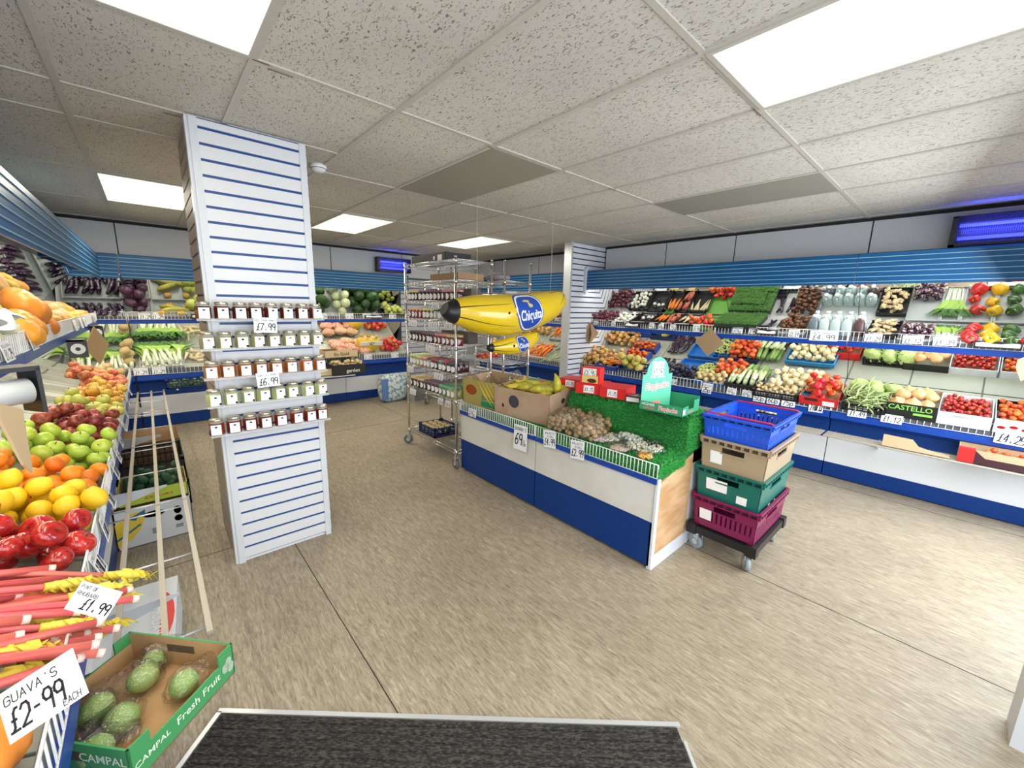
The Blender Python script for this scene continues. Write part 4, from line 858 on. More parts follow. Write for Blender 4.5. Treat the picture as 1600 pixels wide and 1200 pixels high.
for px, w_, h_, t, l in ((1053, .085, .075, ('PLUMS', '£1.49'), 'under the plums'), (1105, .11, .12, ('ONION', '25p'), 'reading 25p in front of the pale potatoes'), (1143, .10, .075, ('COURGETTE', '99p'), 'under the black courgette box, its left one'), (1167, .10, .075, ('CELERY', '89p'), 'under the black courgette box, its right one'), (1187, .115, .115, ('POTATOES', '50p'), 'reading 50p'), (1208.5, .115, .115, ('POTATOES', '60p'), 'reading 60p'), (1232, .12, .115, ('POTATOES', '75p'), 'reading 75p'), (1275, .115, .13, ('PUNNETS', '2 FOR £3'), 'under the red tomato box'), (1339, .135, .095, ('BEANS', '£1.49'), 'under the green beans'), (1393, .14, .10, ('BUTTERNUT', '£1.12'), 'under the CASTELLO box'), (1580, .17, .13, ('TOMATOES', '£4.25'), 'at the right end of the view')):
    zz = hit(px, 585 + .178 * (px - 1000) + 2, 'x', 4.83).z
    pricecard(RC(hit(px, 585 + .18 * (px - 1000), 'x', 4.83).y, .72 - (.01 if h_ > .09 else 0), 2, rnd.uniform(-.05, .05)), w_, h_, std(*t), 'handwritten price card on the lower right rail ' + l, 'price cards on the lower right rail')
# fold-down rack goods
Fr = lambda px, py: Matrix.Translation((hit(px, py, 'z', .5).x, hit(px, py, 'z', .5).y, .492)) @ Matrix.Rotation(-PI / 2, 4, 'Z')
s = hit(1160, 655, 'x', 4.62).y
put('black_crate', c_crate(.44, .2, .10, blk, .03), Matrix.Translation((4.62, 1.50, .492)) @ Matrix.Rotation(-PI / 2, 4, 'Z'), 'black crate of mushrooms on the fold-down rack below the 60p card', 'crate')
pile(Matrix.Translation((4.62, 1.50, .52)) @ Matrix.Rotation(-PI / 2, 4, 'Z'), .01, .42, .01, .19, 46, .024, 'mushroom', 'mushroom', 'pale mushroom in the black crate on the fold-down rack', 'mushroom', 'mushrooms on the fold-down rack')
put('yellow_crate', c_crate(.3, .16, .07, M('crate_navy')), Matrix.Translation((4.63, 2.62, .6)) @ Matrix.Rotation(-PI / 2, 4, 'Z') @ T(0, 0, -.108), 'small navy crate of yellow fruit on the rack behind the flapjack stand', 'crate')
pile(Matrix.Translation((4.63, 2.62, .53)) @ Matrix.Rotation(-PI / 2, 4, 'Z'), .01, .29, .01, .15, 14, .03, 'lemon', 'yellow_fruit', 'yellow fruit in the small navy crate on the fold-down rack', 'fruit', 'yellow fruit on the rack')
mb = MB().ext([(0, 0), (.40, 0), (.40, .012), (.22, .05), (.18, .10), (0, .105)], lambda p, t: (p[0], t, p[1]), 0, .005).box(0, 0, 0, .40, .12, .004)
put('cardboard_sheet', mb.mesh('sheet', M('cardboard_pale', (.62, .46, .27), .7)), Matrix.Translation((4.62, .33, .493)) @ Matrix.Rotation(-PI / 2, 4, 'Z'), 'torn flat piece of pale cardboard on the fold-down rack at right', 'cardboard')
dbox = M('box_dark_print', (.05, .015, .02), .4)
def dark_fruitbox():
    mb = MB(); w, d, h = .54, .24, .11; mb.box(0, 0, 0, w, d, .004, 0)
    mb.ext([(0, 0), (w, 0), (w, h), (.50, h), (.44, .055), (.14, .055), (.08, h), (0, h)], lambda p, t: (p[0], t, p[1]), 0, .004, 0)
    mb.box(0, d - .004, 0, w, d, h, 1).box(0, 0, 0, .004, d, h, 1).box(w - .004, 0, 0, w, d, h, 0)
    mb.box(.0, -.001, .004, .085, 0, h, 2).box(.0, 0, h, .085, .06, h + .002, 2).ext([(.08, h), (.14, .055), (.44, .055), (.50, h)], lambda p, t: (p[0], t, p[1]), .004, .006, 1)
    return mb.mesh('darkbox', dbox, kraftin, redp)
put('dark_tomato_box', dark_fruitbox(), Matrix.Translation((4.62, -.11, .492)) @ Matrix.Rotation(-PI / 2, 4, 'Z'), 'dark fruit box with red corner on the fold-down rack at the right edge', 'box')
pile(Matrix.Translation((4.62, -.11, .50)) @ Matrix.Rotation(-PI / 2, 4, 'Z'), .1, .53, .01, .23, 46, .024, 'vine_tomato', 'tomato', 'red tomato in the dark box with red corner on the rack', 'tomato', 'tomatoes in the dark rack box')
# cardboard diamonds hung on the rails
dia = MB().ext([(0, -.17), (.17, 0), (0, .17), (-.17, 0)], lambda p, t: (p[0], t, p[1]), 0, .005).mesh('diamond', M('diamond_card', (.36, .24, .13), .8))
put('cardboard_diamond', dia, Matrix.Translation(hit(1108, 535, 'x', 5.0)) @ Matrix.Rotation(-PI / 2, 4, 'Z'), 'brown cardboard diamond hanging on the upper right rail below the tomatoes', 'cardboard')
d3 = MB(); a = .0
for p0, p1, p2, p3 in (((0, .02, .17), (-.11, .0, .02), (0, .0, -.17), (.03, -.09, .0)), ((0, .02, .17), (.03, -.09, .0), (0, .0, -.17), (.14, .03, .0))):
    d3.poly([p0, p1, p2]).poly([p0, p2, p3]).poly([(p[0], p[1] + .006, p[2]) for p in (p0, p1, p2)]).poly([(p[0], p[1] + .006, p[2]) for p in (p0, p2, p3)])
put('cardboard_diamond', d3.mesh('diamond_fold', M('diamond_card')), Matrix.Translation(hit(921, 521, 'x', 4.98)) @ Matrix.Rotation(-.9, 4, 'Z'), 'folded cardboard diamond hanging beside the slatwall at the left end of the rail', 'cardboard')
pp = hit(1590, 562, 'x', 4.9)
put('hanging_card', MB().ext([(0, 0), (.05, .04), (.09, .0), (.09, -.12), (.04, -.16), (0, -.06)], lambda p, t: (p[0], t, p[1]), 0, .005).mesh('hcard', M('cardboard_pale')), Matrix.Translation(pp) @ Matrix.Rotation(-PI / 2, 4, 'Z'), 'pale card corner hanging at the right edge above the tomato boxes', 'cardboard')

# insect killers
def killer(mx, label, L=.62):
    r = tag(O('insect_killer', None, mx=mx), label, 'insect killer')
    kid('housing', MB().box(0, -.14, 0, .035, -.01, .24).box(L - .035, -.14, 0, L, -.01, .24).box(0, -.03, 0, L, -.01, .24).box(0, -.14, 0, L, -.01, .012).box(0, -.14, .228, L, -.01, .24).mesh('housing', black), r)
    uv = M('uv_tube', (.1, .1, 1), .5, emit=3, ecol=(.03, .04, 1))
    for z in (.065, .17): kid('tube', MB().tube([(.045, -.07, z), (L - .045, -.07, z)], .014, 10).mesh('uv', uv), r)
    g_ = MB()
    for i in range(int((L - .07) / .012)): x = .04 + i * .012; g_.box(x, -.135, .012, x + .0015, -.132, .228)
    for z in (.06, .12, .18): g_.box(.035, -.137, z, L - .035, -.134, z + .0015)
    kid('guard_grille', g_.mesh('guard', M('guard_dark', (.10, .10, .14), .4, .5)), r)
    a = area('uv_lamp', (0, 0, 0), L * .8, .15, 4.5, (.06, .08, 1), (0, 0, -1)); a.matrix_world = mx @ Matrix.Translation((L / 2, -.15, .12)) @ Matrix.Rotation(PI / 2 + .5, 4, 'X')
killer(Matrix.Translation((5.295, .215, 2.19)) @ Matrix.Rotation(-PI / 2, 4, 'Z'), 'black insect killer with glowing blue tubes above the right-hand canopy')
killer(Matrix.Translation((3.04, 7.03, 2.16)), 'black insect killer with glowing blue tubes on the back wall left of the wire racks')

# ------------------------------------------------------------------ left-hand run
def Lp(s0, s1_, n, r, kind, name, label, cat, group, d1=.36, d0=.0, **k):
    return pile(DF('L', s0, 2), .01, s1_ - s0 - .01, d0, d1, n, r, kind, name, label, cat, group, **k)
Lp(1.70, 2.05, 24, .043, 'apple_red', 'red_apple', 'large shiny dark red apple piled between the rhubarb and the lemons', 'apple', 'shiny red apples beside the rhubarb', .42)
Lp(2.04, 2.33, 34, .037, 'lemon', 'lemon', 'bright yellow lemon piled between shiny red apples and satsumas', 'lemon', 'lemons on the left display', .46)
Lp(2.32, 2.75, 38, .036, 'satsuma', 'satsuma', 'orange satsuma piled between the lemons and the green apples', 'satsuma', 'satsumas on the left display', .40)
Lp(2.76, 3.19, 44, .038, 'apple_green', 'green_apple', 'bright green apple piled between the satsumas and the dark red apples', 'apple', 'bright green apples on the left display', .42)
Lp(3.20, 3.62, 42, .039, 'apple_dark', 'dark_red_apple', 'dark red apple piled behind the bright green apples', 'apple', 'dark red apples on the left display', .38)
Lp(3.63, 4.06, 40, .039, 'apple_ygreen', 'yellow_green_apple', 'dull yellow-green apple piled behind the dark red apples', 'apple', 'yellow-green apples on the left display', .34)
Lp(4.07, 4.53, 36, .038, 'apple_yellow', 'yellow_apple', 'yellow apple with red blush piled behind the yellow-green ones', 'apple', 'yellow apples on the left display', .30)
Lp(4.54, 5.0, 32, .037, 'apple_yellow', 'yellow_apple', 'orange-yellow apple in the second yellow heap from the far end', 'apple', 'far yellow apples on the left display', .26)
Lp(5.02, 5.48, 34, .038, 'apple_pink', 'pink_apple', 'pinkish red apple in the heap near the far left corner', 'apple', 'pink apples, near heap', .34)
Lp(5.50, 5.95, 34, .038, 'apple_pink', 'pink_apple', 'pinkish red apple in the farthest heap of the left display', 'apple', 'pink apples, far heap', .46)
Lp(6.0, 6.5, 18, .04, 'potato', 'sweet_potato', 'pale root vegetable at the far end of the left display', 'root vegetable', 'roots at the far end of the left display', .3)
pk = DF('L', 1.02, 2)
for i, (x, y, q, l) in enumerate(((.06, .13, .095, 'large orange pumpkin under the near rail, partly hidden by the guava price card'), (.14, .33, .09, 'orange pumpkin behind the first one, at the near end of the left display'))):
    item('pumpkin', 'pumpkin', pk @ Matrix.Translation((x, y, .07)) @ Matrix.Scale(q, 4), l, 'pumpkin')
# rhubarb
def m_rhub(seed, leaf):
    R = random.Random(seed); mb = MB(); L = .46 + R.uniform(-.05, .06); bd = R.uniform(-.02, .02)
    mb.tube([(0, 0, 0), (L * .3, bd, .004), (L * .7, bd, .004), (L, 0, 0)], [.0105, .010, .009, .008], 7)
    return mb.mesh('rhubarb', c_rhub), L
def m_rleaf(seed):
    R = random.Random(seed); mb = MB()
    for k in range(16):
        t = k / 15; a = R.uniform(0, 6.3); r = .008 + .016 * math.sin(PI * min(1, t * 1.1)); c = Vector((-.02 + t * .12, 0, 0)); v = Vector((R.uniform(-.2, .8), math.cos(a), math.sin(a))) * r; w_ = Vector((.012, -math.sin(a) * .012, math.cos(a) * .012))
        mb.poly([c - w_, c + v * .6 - w_ * 1.3, c + v, c + v * .6 + w_ * 1.2, c + w_], 0, 1)
    mb.tube([(-.02, 0, 0), (.04, 0, .003), (.09, .004, 0)], [.011, .014, .004], 6)
    return mb.mesh('leaf', c_rleaf)
rh = [m_rhub(i, 0) for i in range(4)]; rl = [m_rleaf(i) for i in range(3)]; rend = MB().tube([(0, 0, 0), (.014, 0, 0)], .0108, 7).mesh('rend', M('rhubarb_end', (.85, .62, .55), .4))
Rr = random.Random(5)
for i in range(52):
    me, L = rh[i % 4]; s_ = 1.28 + .40 * ((i * 7) % 13) / 13 + Rr.uniform(-.01, .02); lay = i // 13; d = Rr.uniform(-.02, .16) if i % 3 else Rr.uniform(-.10, -.01); flip = i % 4 == 0
    if flip: d = Rr.uniform(-.06, .16)
    F = DF('L', s_, 2, .03) @ Matrix.Translation((0, d, .06 + .019 * lay + .006 * (i % 3))) @ Matrix.Rotation(PI / 2 + Rr.uniform(-.08, .42), 4, 'Z') @ Matrix.Rotation(Rr.uniform(-.05, .06), 4, 'Y')
    if flip: F = F @ Matrix.Translation((L, 0, 0)) @ Matrix.Rotation(PI, 4, 'Z')
    lab = 'forced rhubarb stalk with its yellow leaf turned to the aisle, in the near left heap' if flip else 'pink rhubarb stalk with its cut end towards the aisle, in the near left heap'
    o = put('rhubarb_stalk', me, F, lab, 'rhubarb', 'rhubarb stalks, leaf end out' if flip else 'rhubarb stalks, cut end out')
    O('leaf', rl[i % 3], parent=o, loc=(L, 0, 0)); O('cut_end', rend, parent=o, loc=(-.012, 0, 0))
# handwritten signs at the near left
def facecam(p, roll, yaw=0, pitch=0):
    r = CR * math.cos(roll) + CU * math.sin(roll); u = -CR * math.sin(roll) + CU * math.cos(roll)
    m_ = Matrix((r, -r.cross(u) * 1.0, u)).transposed().to_4x4(); m_.translation = p
    return m_ @ Matrix.Rotation(yaw, 4, 'Z') @ Matrix.Rotation(pitch, 4, 'X')
p = hit(66, 1086, 'x', -.215)
pricecard(facecam(p, math.radians(33), .15, -.2), .138, .086, [('GUAVA\'S', .07, .70, .17, .70), ('£2-99', .06, .16, .42, .72), ('EACH', .70, .05, .13, .24)], 'large white GUAVA\'S £2.99 each price card above the green fruit box')
p = hit(147, 938, 'x', -.155)
pricecard(facecam(p, math.radians(-30), .3, -.2), .078, .062, [('PINT OF', .06, .78, .13, .40), ('RHUBARB', .06, .56, .13, .50), ('£1.99', .30, .14, .36, .66)], 'curling white price card clipped in front of the rhubarb')
LC = ((1.82, 'beside the shiny red apples'), (2.12, 'beside the lemons'), (2.44, 'beside the satsumas, the nearest one'), (2.84, 'beside the green apples'), (3.12, 'between the green and dark red apples'), (3.45, 'beside the dark red apples'), (3.85, 'beside the yellow-green apples'), (4.3, 'beside the nearer yellow apples'), (4.8, 'beside the farther yellow apples'), (5.3, 'beside the pink apples'))
for s_, l in LC:
    F = Matrix.Translation((-.217, s_, .725)) @ Matrix.Rotation(PI / 2, 4, 'Z') @ Matrix.Rotation(-.25 + rnd.uniform(-.1, .1), 4, 'X')
    pricecard(F, .10, .10, std('APPLES' if s_ > 2.5 else 'FRUIT', '3 FOR £1' if s_ < 3 else '49p'), 'white price card on the left front rail ' + l, 'price cards on the left rail')
# upper left shelf
def LU(s, x, y, z=0): return DF('L', s, 1) @ Matrix.Translation((x, y, z))
PK = (('big orange squash on top of the left upper shelf', 3.55, .11, .14, .105), ('orange squash lying nearest the rail of the left upper shelf', 3.02, .03, .06, .085), ('orange squash between two others behind the left rail', 3.32, .06, .06, .085), ('orange squash at the far side of the squash heap', 3.7, .05, .055, .08))
for l, s_, y, z, q in PK: item('squash_tan' if 0 else 'pumpkin', 'orange_squash', LU(s_, 0, y, z) @ Matrix.Rotation(.5, 4, 'X') @ Matrix.Scale(q, 4), l, 'squash')
for i in range(9): put('turnip_bulb', m_onion(M('fennel_pale', (.66, .66, .44), .45, var=.1)) if i == 0 else PM.setdefault('fennel', m_onion(M('fennel_pale'))), LU(2.2 + .09 * i, 0, .05 + .07 * (i % 2), .04) @ rr() @ Matrix.Scale(.045, 4), 'pale green fennel bulb at the near end of the left upper shelf', 'fennel', 'fennel bulbs on the left upper shelf')
bagw = M('paper_white', (.72, .78, .80), .6)
mb = MB().grid(lambda u, v: (.5 * u, .02 + .2 * v + .02 * math.sin(u * 17), .09 + .03 * math.sin(u * 9 + v * 5) + .02 * math.sin(v * 13)), 22, 9)
put('white_bag', mb.mesh('bag', bagw), LU(2.35, 0, .0, .02), 'crumpled pale plastic bag lying over the fennel at the near left shelf', 'bag')
for i in range(9): put('sweet_potato', swp, LU(3.95 + .05 * i, 0, .05 + .09 * (i % 3), .035 + .02 * (i % 2)) @ Matrix.Rotation(rnd.uniform(-.6, .6), 4, 'Z'), 'reddish sweet potato behind the orange squashes on the left upper shelf', 'sweet potato', 'sweet potatoes on the left upper shelf')
for i in range(4): item('squash_tan', 'bagged_root', LU(4.45 + .13 * i, 0, .08, .05) @ rr() @ Matrix.Scale(.055, 4), 'pale round root vegetable in the middle of the left upper shelf', 'root vegetable', 'round roots on the left upper shelf')
for i in range(4):
    o = put('butternut_squash', PM.setdefault('bn', m_long(c_butn, [(0, .01), (.02, .045), (.07, .06), (.12, .05), (.17, .036), (.23, .034), (.25, .01)], 0, 12)), LU(5.0 + .16 * i, 0, .10 + .03 * (i % 2), .06) @ Matrix.Rotation(PI / 2 + rnd.uniform(-.5, .5), 4, 'Z'), 'tan butternut squash toward the far end of the left upper shelf', 'squash', 'butternut squashes on the left upper shelf')
for i in range(12): item('gourd', 'gourd', LU(4.15 + .17 * i, 0, .16 if i % 2 else .06, .05) @ rr(False) @ Matrix.Scale(.05, 4), 'small yellow and orange gourd on the left upper shelf', 'gourd', 'small gourds on the left upper shelf')
for j, (s0, l) in enumerate(((4.35, 'nearer grey tray of aubergines at the back of the left upper shelf'), (5.15, 'farther grey tray of aubergines at the back of the left upper shelf'))):
    Ft = DF('L', s0, 1, .43); put('grey_tray', c_tray(.7, .17, .045, greytray), Ft, l, 'tray')
    for i in range(6): put('aubergine', PM['aubl'], Ft @ Matrix.Translation((.03 + .11 * i, .05 + .05 * (i % 2), .04)) @ Matrix.Rotation(rnd.uniform(-.3, .3), 4, 'Z') @ Matrix.Scale(.8, 4), 'dark purple aubergine in the %s grey tray of the left upper shelf' % ('nearer', 'farther')[j], 'aubergine', 'aubergines in the %s tray' % ('nearer', 'farther')[j])
for i in range(16): item('gourd', 'gourd', LU(3.3 + .2 * i, 0, .22 + .03 * (i % 2), .05) @ rr(False) @ Matrix.Scale(.055, 4), 'yellow gourd in the back row of the left upper shelf', 'gourd', 'back row gourds on the left upper shelf')
for i in range(10): put('aubergine', PM['aubl'], LU(2.4 + .2 * i, 0, .30, .04) @ Matrix.Rotation(rnd.uniform(-.4, .4), 4, 'Z'), 'loose dark aubergine at the mirror on the left upper shelf', 'aubergine', 'loose aubergines on the left upper shelf')
# roll holders, cards and cardboard on the left upper rail
def rollholder(p, label, L=.12, r=.036, hs=.11, rz=0):
    mx = Matrix.Translation(p) @ Matrix.Rotation(rz, 4, 'Z')
    o = tag(O('bag_roll_holder', MB().box(-.05, 0, -hs * .55, .045, .012, hs * .55).box(-.05, 0, hs * .45, .03, L + .02, hs * .55).box(-.05, L + .01, -hs * .5, .03, L + .02, hs * .5).mesh('rh', black), mx=mx), label, 'bag dispenser')
    mb = MB().tube([(0, -.015, 0), (0, L, 0)], r, 20, 0).tube([(0, -.017, 0), (0, -.014, 0)], r * .36, 14, 1)
    O('bag_roll', mb.mesh('roll', M('roll_white', (.58, .60, .60), .4), black), parent=o)
rollholder((-.385, 4.05, 1.25), 'black holder with white bag roll on the left rail, the middle one'); rollholder((-.385, 5.55, 1.27), 'black holder with white bag roll on the left rail, farthest one')
rollholder((-.42, 1.66, 1.335), 'large black holder with white bag roll at the left edge, nearest the camera', .17, .036, .13, -.95)
cpn = [hit(px, py, 'x', -.262) for px, py in ((-12, 628), (36, 640), (44, 690), (52, 738), (38, 726), (26, 704), (8, 668))]
mb = MB().ext([(p.y, p.z) for p in cpn], lambda p, t: (t, p[0], p[1]), -.267, -.262)
put('cardboard_piece', mb.mesh('card_near', M('cardboard_pale')), Matrix.Identity(4), 'torn pale cardboard piece hanging below the nearest bag roll holder', 'cardboard')
p = hit(151, 540, 'x', -.33)
put('cardboard_diamond', MB().ext([(-.14, 0), (0, .15), (.14, 0), (0, -.15)], lambda p, t: (t, p[0], p[1]), 0, .005).mesh('diam', M('diamond_card2', (.40, .27, .14), .8)), Matrix.Translation(p) @ Matrix.Rotation(-.45, 4, 'Z'), 'brown cardboard diamond hanging on the left rail beyond the middle bag roll', 'cardboard')
for s_, l in ((2.5, 'left of the orange squashes'), (3.0, 'under the orange squashes'), (4.6, 'just beyond the middle bag roll'), (5.0, 'between two bag rolls, nearer'), (5.25, 'between two bag rolls, farther'), (6.1, 'at the far left corner')):
    pricecard(Matrix.Translation((-.43, s_, 1.385)) @ Matrix.Rotation(PI / 2, 4, 'Z') @ Matrix.Rotation(-.15, 4, 'X'), .14, .08, std('SQUASH', '£1.29'), 'white price card on the upper left rail ' + l, 'price cards on the upper left rail')
# boxes on the floor under the left rack
def pr_white(mb, mats):
    mats += [M('print_yellow', (.80, .58, .05), .5), M('print_teal', (.03, .16, .28), .5), M('print_grey2', (.28, .30, .32), .5)]
    ys = -.0015
    pts = [(.0, .0), (.0, .16), (.07, .21), (.14, .22), (.145, .17), (.12, .10), (.07, .04), (.02, .01)]
    mb.ext([(a, b + .02) for a, b in pts], lambda p, t: (p[0], t, p[1]), ys, 0, 2)
    mb.ext([(.06, .20), (.15, .245), (.145, .19), (.12, .215), (.10, .18)], lambda p, t: (p[0], t, p[1]), ys * 1.6, 0, 3)
    mb.bar((0, -.002, .07), (.12, -.002, .15), .001, .012, 3)
    for cx, cz, w_, h_ in ((.19, .20, .055, .022), (.31, .19, .02, .028), (.31, .13, .022, .022)): mb.ell(lambda t, p: (cx + w_ * math.sin(t) * math.cos(p), ys, cz + h_ * math.cos(t)), 12, 8, 4)
    mb.box(.17, ys, .06, .21, 0, .10, 4).box(.29, ys, .06, .33, 0, .085, 4)
put('banana_carton', c_box(.385, .47, .27, M('carton_white', (.66, .68, .70), .5), kraftin, prints=pr_white), Matrix.Translation((-.305, 3.40, 0)), 'white carton with yellow banana print on the floor under the left rack', 'box')
def pr_lime(mb, mats):
    mats += [M('print_red2', (.55, .05, .03), .5)]
    for t in textpoly('EXPORT', .04): mb.poly([(.2 + p[0], -.0012, .035 + p[1] * .6) for p in t], 2)
put('lime_box', c_box(.35, .36, .09, M('carton_lime', (.45, .58, .05), .5), kraftin, prints=pr_lime), Matrix.Translation((-.275, 3.43, .272)), 'lime green tray box of dark avocados on top of the white carton', 'box')
c_avo = M('avocado_skin', (.02, .10, .035), .35, var=.3, bump=.5, bs=20); PM['avo'] = (m_ell(c_avo, .9, .9, 1.25, .05, 3, 10, 7), None)
pile(Matrix.Translation((-.275, 3.43, .285)), .01, .34, .01, .35, 44, .029, 'avo', 'avocado', 'dark green avocado in the lime green tray box', 'avocado', 'avocados in the lime box', tries=10)
put('black_crate', c_crate(.42, .55, .2, blk), Matrix.Translation((-.32, 3.92, 0)), 'black crate on the floor behind the white carton, bottom one', 'crate'); put('black_crate', c_crate(.40, .5, .17, blk), Matrix.Translation((-.31, 3.94, .215)), 'black crate stacked on another behind the lime box', 'crate')
put('brown_box', c_box(.40, .5, .38, M('carton_brown', (.22, .12, .06), .7), kraftin), Matrix.Translation((-.31, 4.55, 0)), 'brown cardboard box on the floor behind the black crates', 'box')
def pr_khudar(mb, mats):
    mats += [redp]
    R3 = Matrix.Rotation(-PI / 2, 3, 'Z')
    for t in textpoly('KHUDAR', .075): mb.poly([(.262, .30 - p[0] * -1, .10 + p[1]) for p in t], 2)
put('white_carton', MB().box(0, 0, 0, .27, .62, .19).mesh('whitecarton', M('carton_white')), Matrix.Translation((-.34, 1.93, 0)) @ Matrix.Rotation(-.06, 4, 'Z'), 'white carton with red lettering lying on the floor below the rhubarb', 'box')
wc = [o for o in C.objects if o.name == 'white_carton'][0]
mb = MB(); 
for t in textpoly('KHUDAR', .062): mb.poly([(.205 + p[1], .30 - p[0], .1915) for p in t], 1)
mb.ext([(.27 + .05 * math.cos(a) - .055, .31 + .19 * math.sin(a)) for a in [PI * k / 8 - PI / 2 for k in range(9)]] , lambda p, t: (p[0], p[1], t), .19, .1912, 0)
for t in textpoly('B', .1): mb.poly([(.10 + p[1], .05 - p[0], .1915) for p in t], 0)
O('red_print', mb.mesh('kh', redp, card), parent=wc)

# green CAMPAL fruit box with guavas on the rack
A = hit(362, 1003, 'z', .60); B = hit(198, 1172, 'z', .60); Cc = hit(214, 976, 'z', .60)
ux = (B - A); bw = ux.length; ux.normalize(); uy = Vector((0, 0, 1)).cross(ux) * 1.0
if (Cc - A).dot(uy) < 0: uy = -uy
bd = abs((Cc - A).dot(uy))
uxs = ux if ux.cross(uy).z > 0 else -ux
org = A if uxs == ux else B
gmx = Matrix((uxs, uy, Vector((0, 0, 1)))).transposed().to_4x4(); gmx.translation = Vector((org.x, org.y, .496))
# local +x runs along the lettered long side, seen from the aisle
lime = M('campal_green', (.06, .30, .10), .5); lm2 = M('campal_print', (.70, .82, .62), .5)
def campal():
    mb = MB(); w, d, h, t = bw, bd, .085, .005
    mb.box(0, 0, 0, w, d, t, 1).box(0, 0, 0, w, t, h - .02, 0).box(0, d - t, 0, w, d, h - .02, 0).box(t, t, t, w - t, t + .001, h - .021, 1).box(t, d - t - .001, t, w - t, d - t, h - .021, 1)
    for x0, x1, xi in ((0, t, t), (w - t, w, w - t - .001)): mb.box(x0, 0, 0, x1, d, h + .015, 0); mb.box(xi, t, t, xi + .001, d - t, h + .013, 1)
    for x0 in (0, w - .05): mb.box(x0, 0, h - .02, x0 + .05, t, h + .015, 0).box(x0, d - t, h - .02, x0 + .05, d, h + .015, 0).box(x0, 0, h + .013, x0 + .05, d, h + .016, 0) if 0 else mb.box(x0, 0, h - .02, x0 + .05, t, h + .015, 0).box(x0, d - t, h - .02, x0 + .05, d, h + .015, 0)
    mb.box(-.001, d * .36, h - .032, t + .002, d * .62, h - .008, 3).box(w - t - .002, d * .36, h - .032, w + .001, d * .62, h - .008, 3)
    for t_ in textpoly('CAMPAL', .023): mb.poly([(w * .17 + p[0], -.0012, .040 + p[1]) for p in t_], 2)
    for t_ in textpoly('Fresh Fruit', .034): mb.poly([(w * .60 + p[0] * .9, -.0012, .040 + p[1] * .9) for p in t_], 2)
    for t_ in textpoly('CAMPAL', .032): mb.poly([(-.0012, d * .20 - p[0], .065 + p[1]) for p in t_], 2)
    for t_ in textpoly('CAMPAL', .030): mb.poly([(w + .0012, d * .7 + p[0], .065 + p[1]) for p in t_], 2)
    for k, (a, b) in enumerate(((.86, .045), (.90, .055), (.92, .035))): mb.ell(lambda t2, p: (w * (a + .03) + .012 * math.sin(t2) * math.cos(p), -.0012, b + .016 * math.cos(t2)), 10, 6, 2)
    return mb.mesh('campal', lime, M('kraft_floor', (.50, .30, .14), .75), lm2, M('slot_dark', (.10, .07, .04), .8))
gb_ = put('green_fruit_box', campal(), gmx, 'green CAMPAL Fresh Fruit cardboard box with bagged guavas on the left rack', 'box')
film = M('clear_film')
def film_bag(w, d, h, seed, tail=.0):
    R = random.Random(seed); off = R.uniform(0, 50)
    def f(t, p):
        v = Vector((math.sin(t) * math.cos(p), math.sin(t) * math.sin(p), math.cos(t))); k = 1 + .22 * mnoise.noise(v * 2.6 + Vector((off, 0, 0))) + .08 * mnoise.noise(v * 7 + Vector((off, 3, 0)))
        if tail and v.x > .55: k *= 1 + (v.x - .55) * tail
        return Vector((v.x * w / 2 * k, v.y * d / 2 * k, max(-.9, v.z) * h / 2 * k * (1 - .5 * max(0, v.x) * (tail > 0))))
    return MB().ell(f, 26, 16).mesh('film', film)
GV = ((.10, .70, 0, 0, 'guava in a clear bag at the far end of the green box, topmost'), (.30, .60, .0, 1, 'guava in a long clear bag, second from the far end'), (.30, .22, .0, 2, 'round guava in a clear bag nearest the lettered side'), (.62, .68, 0, 3, 'guava in a clear bag below the long bag, left middle'), (.66, .42, 0, 4, 'pale green guava in a clear bag at the middle of the box'), (.86, .74, 0, 5, 'guava in a clear bag at the near left corner of the box'), (.90, .38, 0, 6, 'guava in a clear bag at the near end of the box'))
gdir = 1 if org == A else -1
for fx, fy, _, i, l in GV:
    x = fx * bw if gdir == 1 else (1 - fx) * bw; r = (.030, .037, .036, .038, .037, .036, .034)[i]
    mg = gmx @ Matrix.Translation((x, fy * bd, r + .008))
    o = item('guava', 'guava', mg @ rr(False) @ Matrix.Scale(r, 4), l, 'guava', None)
    put('clear_bag', film_bag(.12, .085, .088, i, 1.5 if i in (1, 2, 4) else .6), mg @ Matrix.Rotation(rnd.uniform(-1, 3), 4, 'Z') @ Matrix.Translation((.012, 0, .004)), 'clear plastic bag around the ' + l.replace(' in a clear bag', '').replace(' in a long clear bag', ''), 'bag')

# ------------------------------------------------------------------ back run
def sb(px, tier): return hit(px, 500 if tier == 1 else 590, 'y', 6.82 if tier == 1 else 6.63).x
def bslot(tier, a, b, d=None): return DF('B', sb(a, tier), tier, d), sb(b, tier) - sb(a, tier)
c_pcb = M('purple_cabbage', (.055, .015, .04), .35, var=.3, coat=.3); PM['pcab'] = (m_leafball(c_pcb, .08, 3, .95), None)
F, w = bslot(1, 193, 240); put('grey_tray', c_tray(w, .36, .06, greytray), F, 'grey tray of purple cabbages at the left end of the back shelf', 'tray')
pile(F @ T(0, 0, .01), 0, w, 0, .34, 13, .058, 'pcab', 'purple_cabbage', 'dark purple cabbage in the grey tray at the back left', 'cabbage', 'purple cabbages on the back shelf')
F, w = bslot(1, 243, 291); put('grey_tray', c_tray(w, .36, .04, greytray), F, 'grey tray holding a striped yellow marrow, back shelf', 'tray')
mar = m_long(c_marrow, [(0, .008), (.02, .03), (.09, .045), (.2, .042), (.28, .022), (.33, .012)], .0, 12)
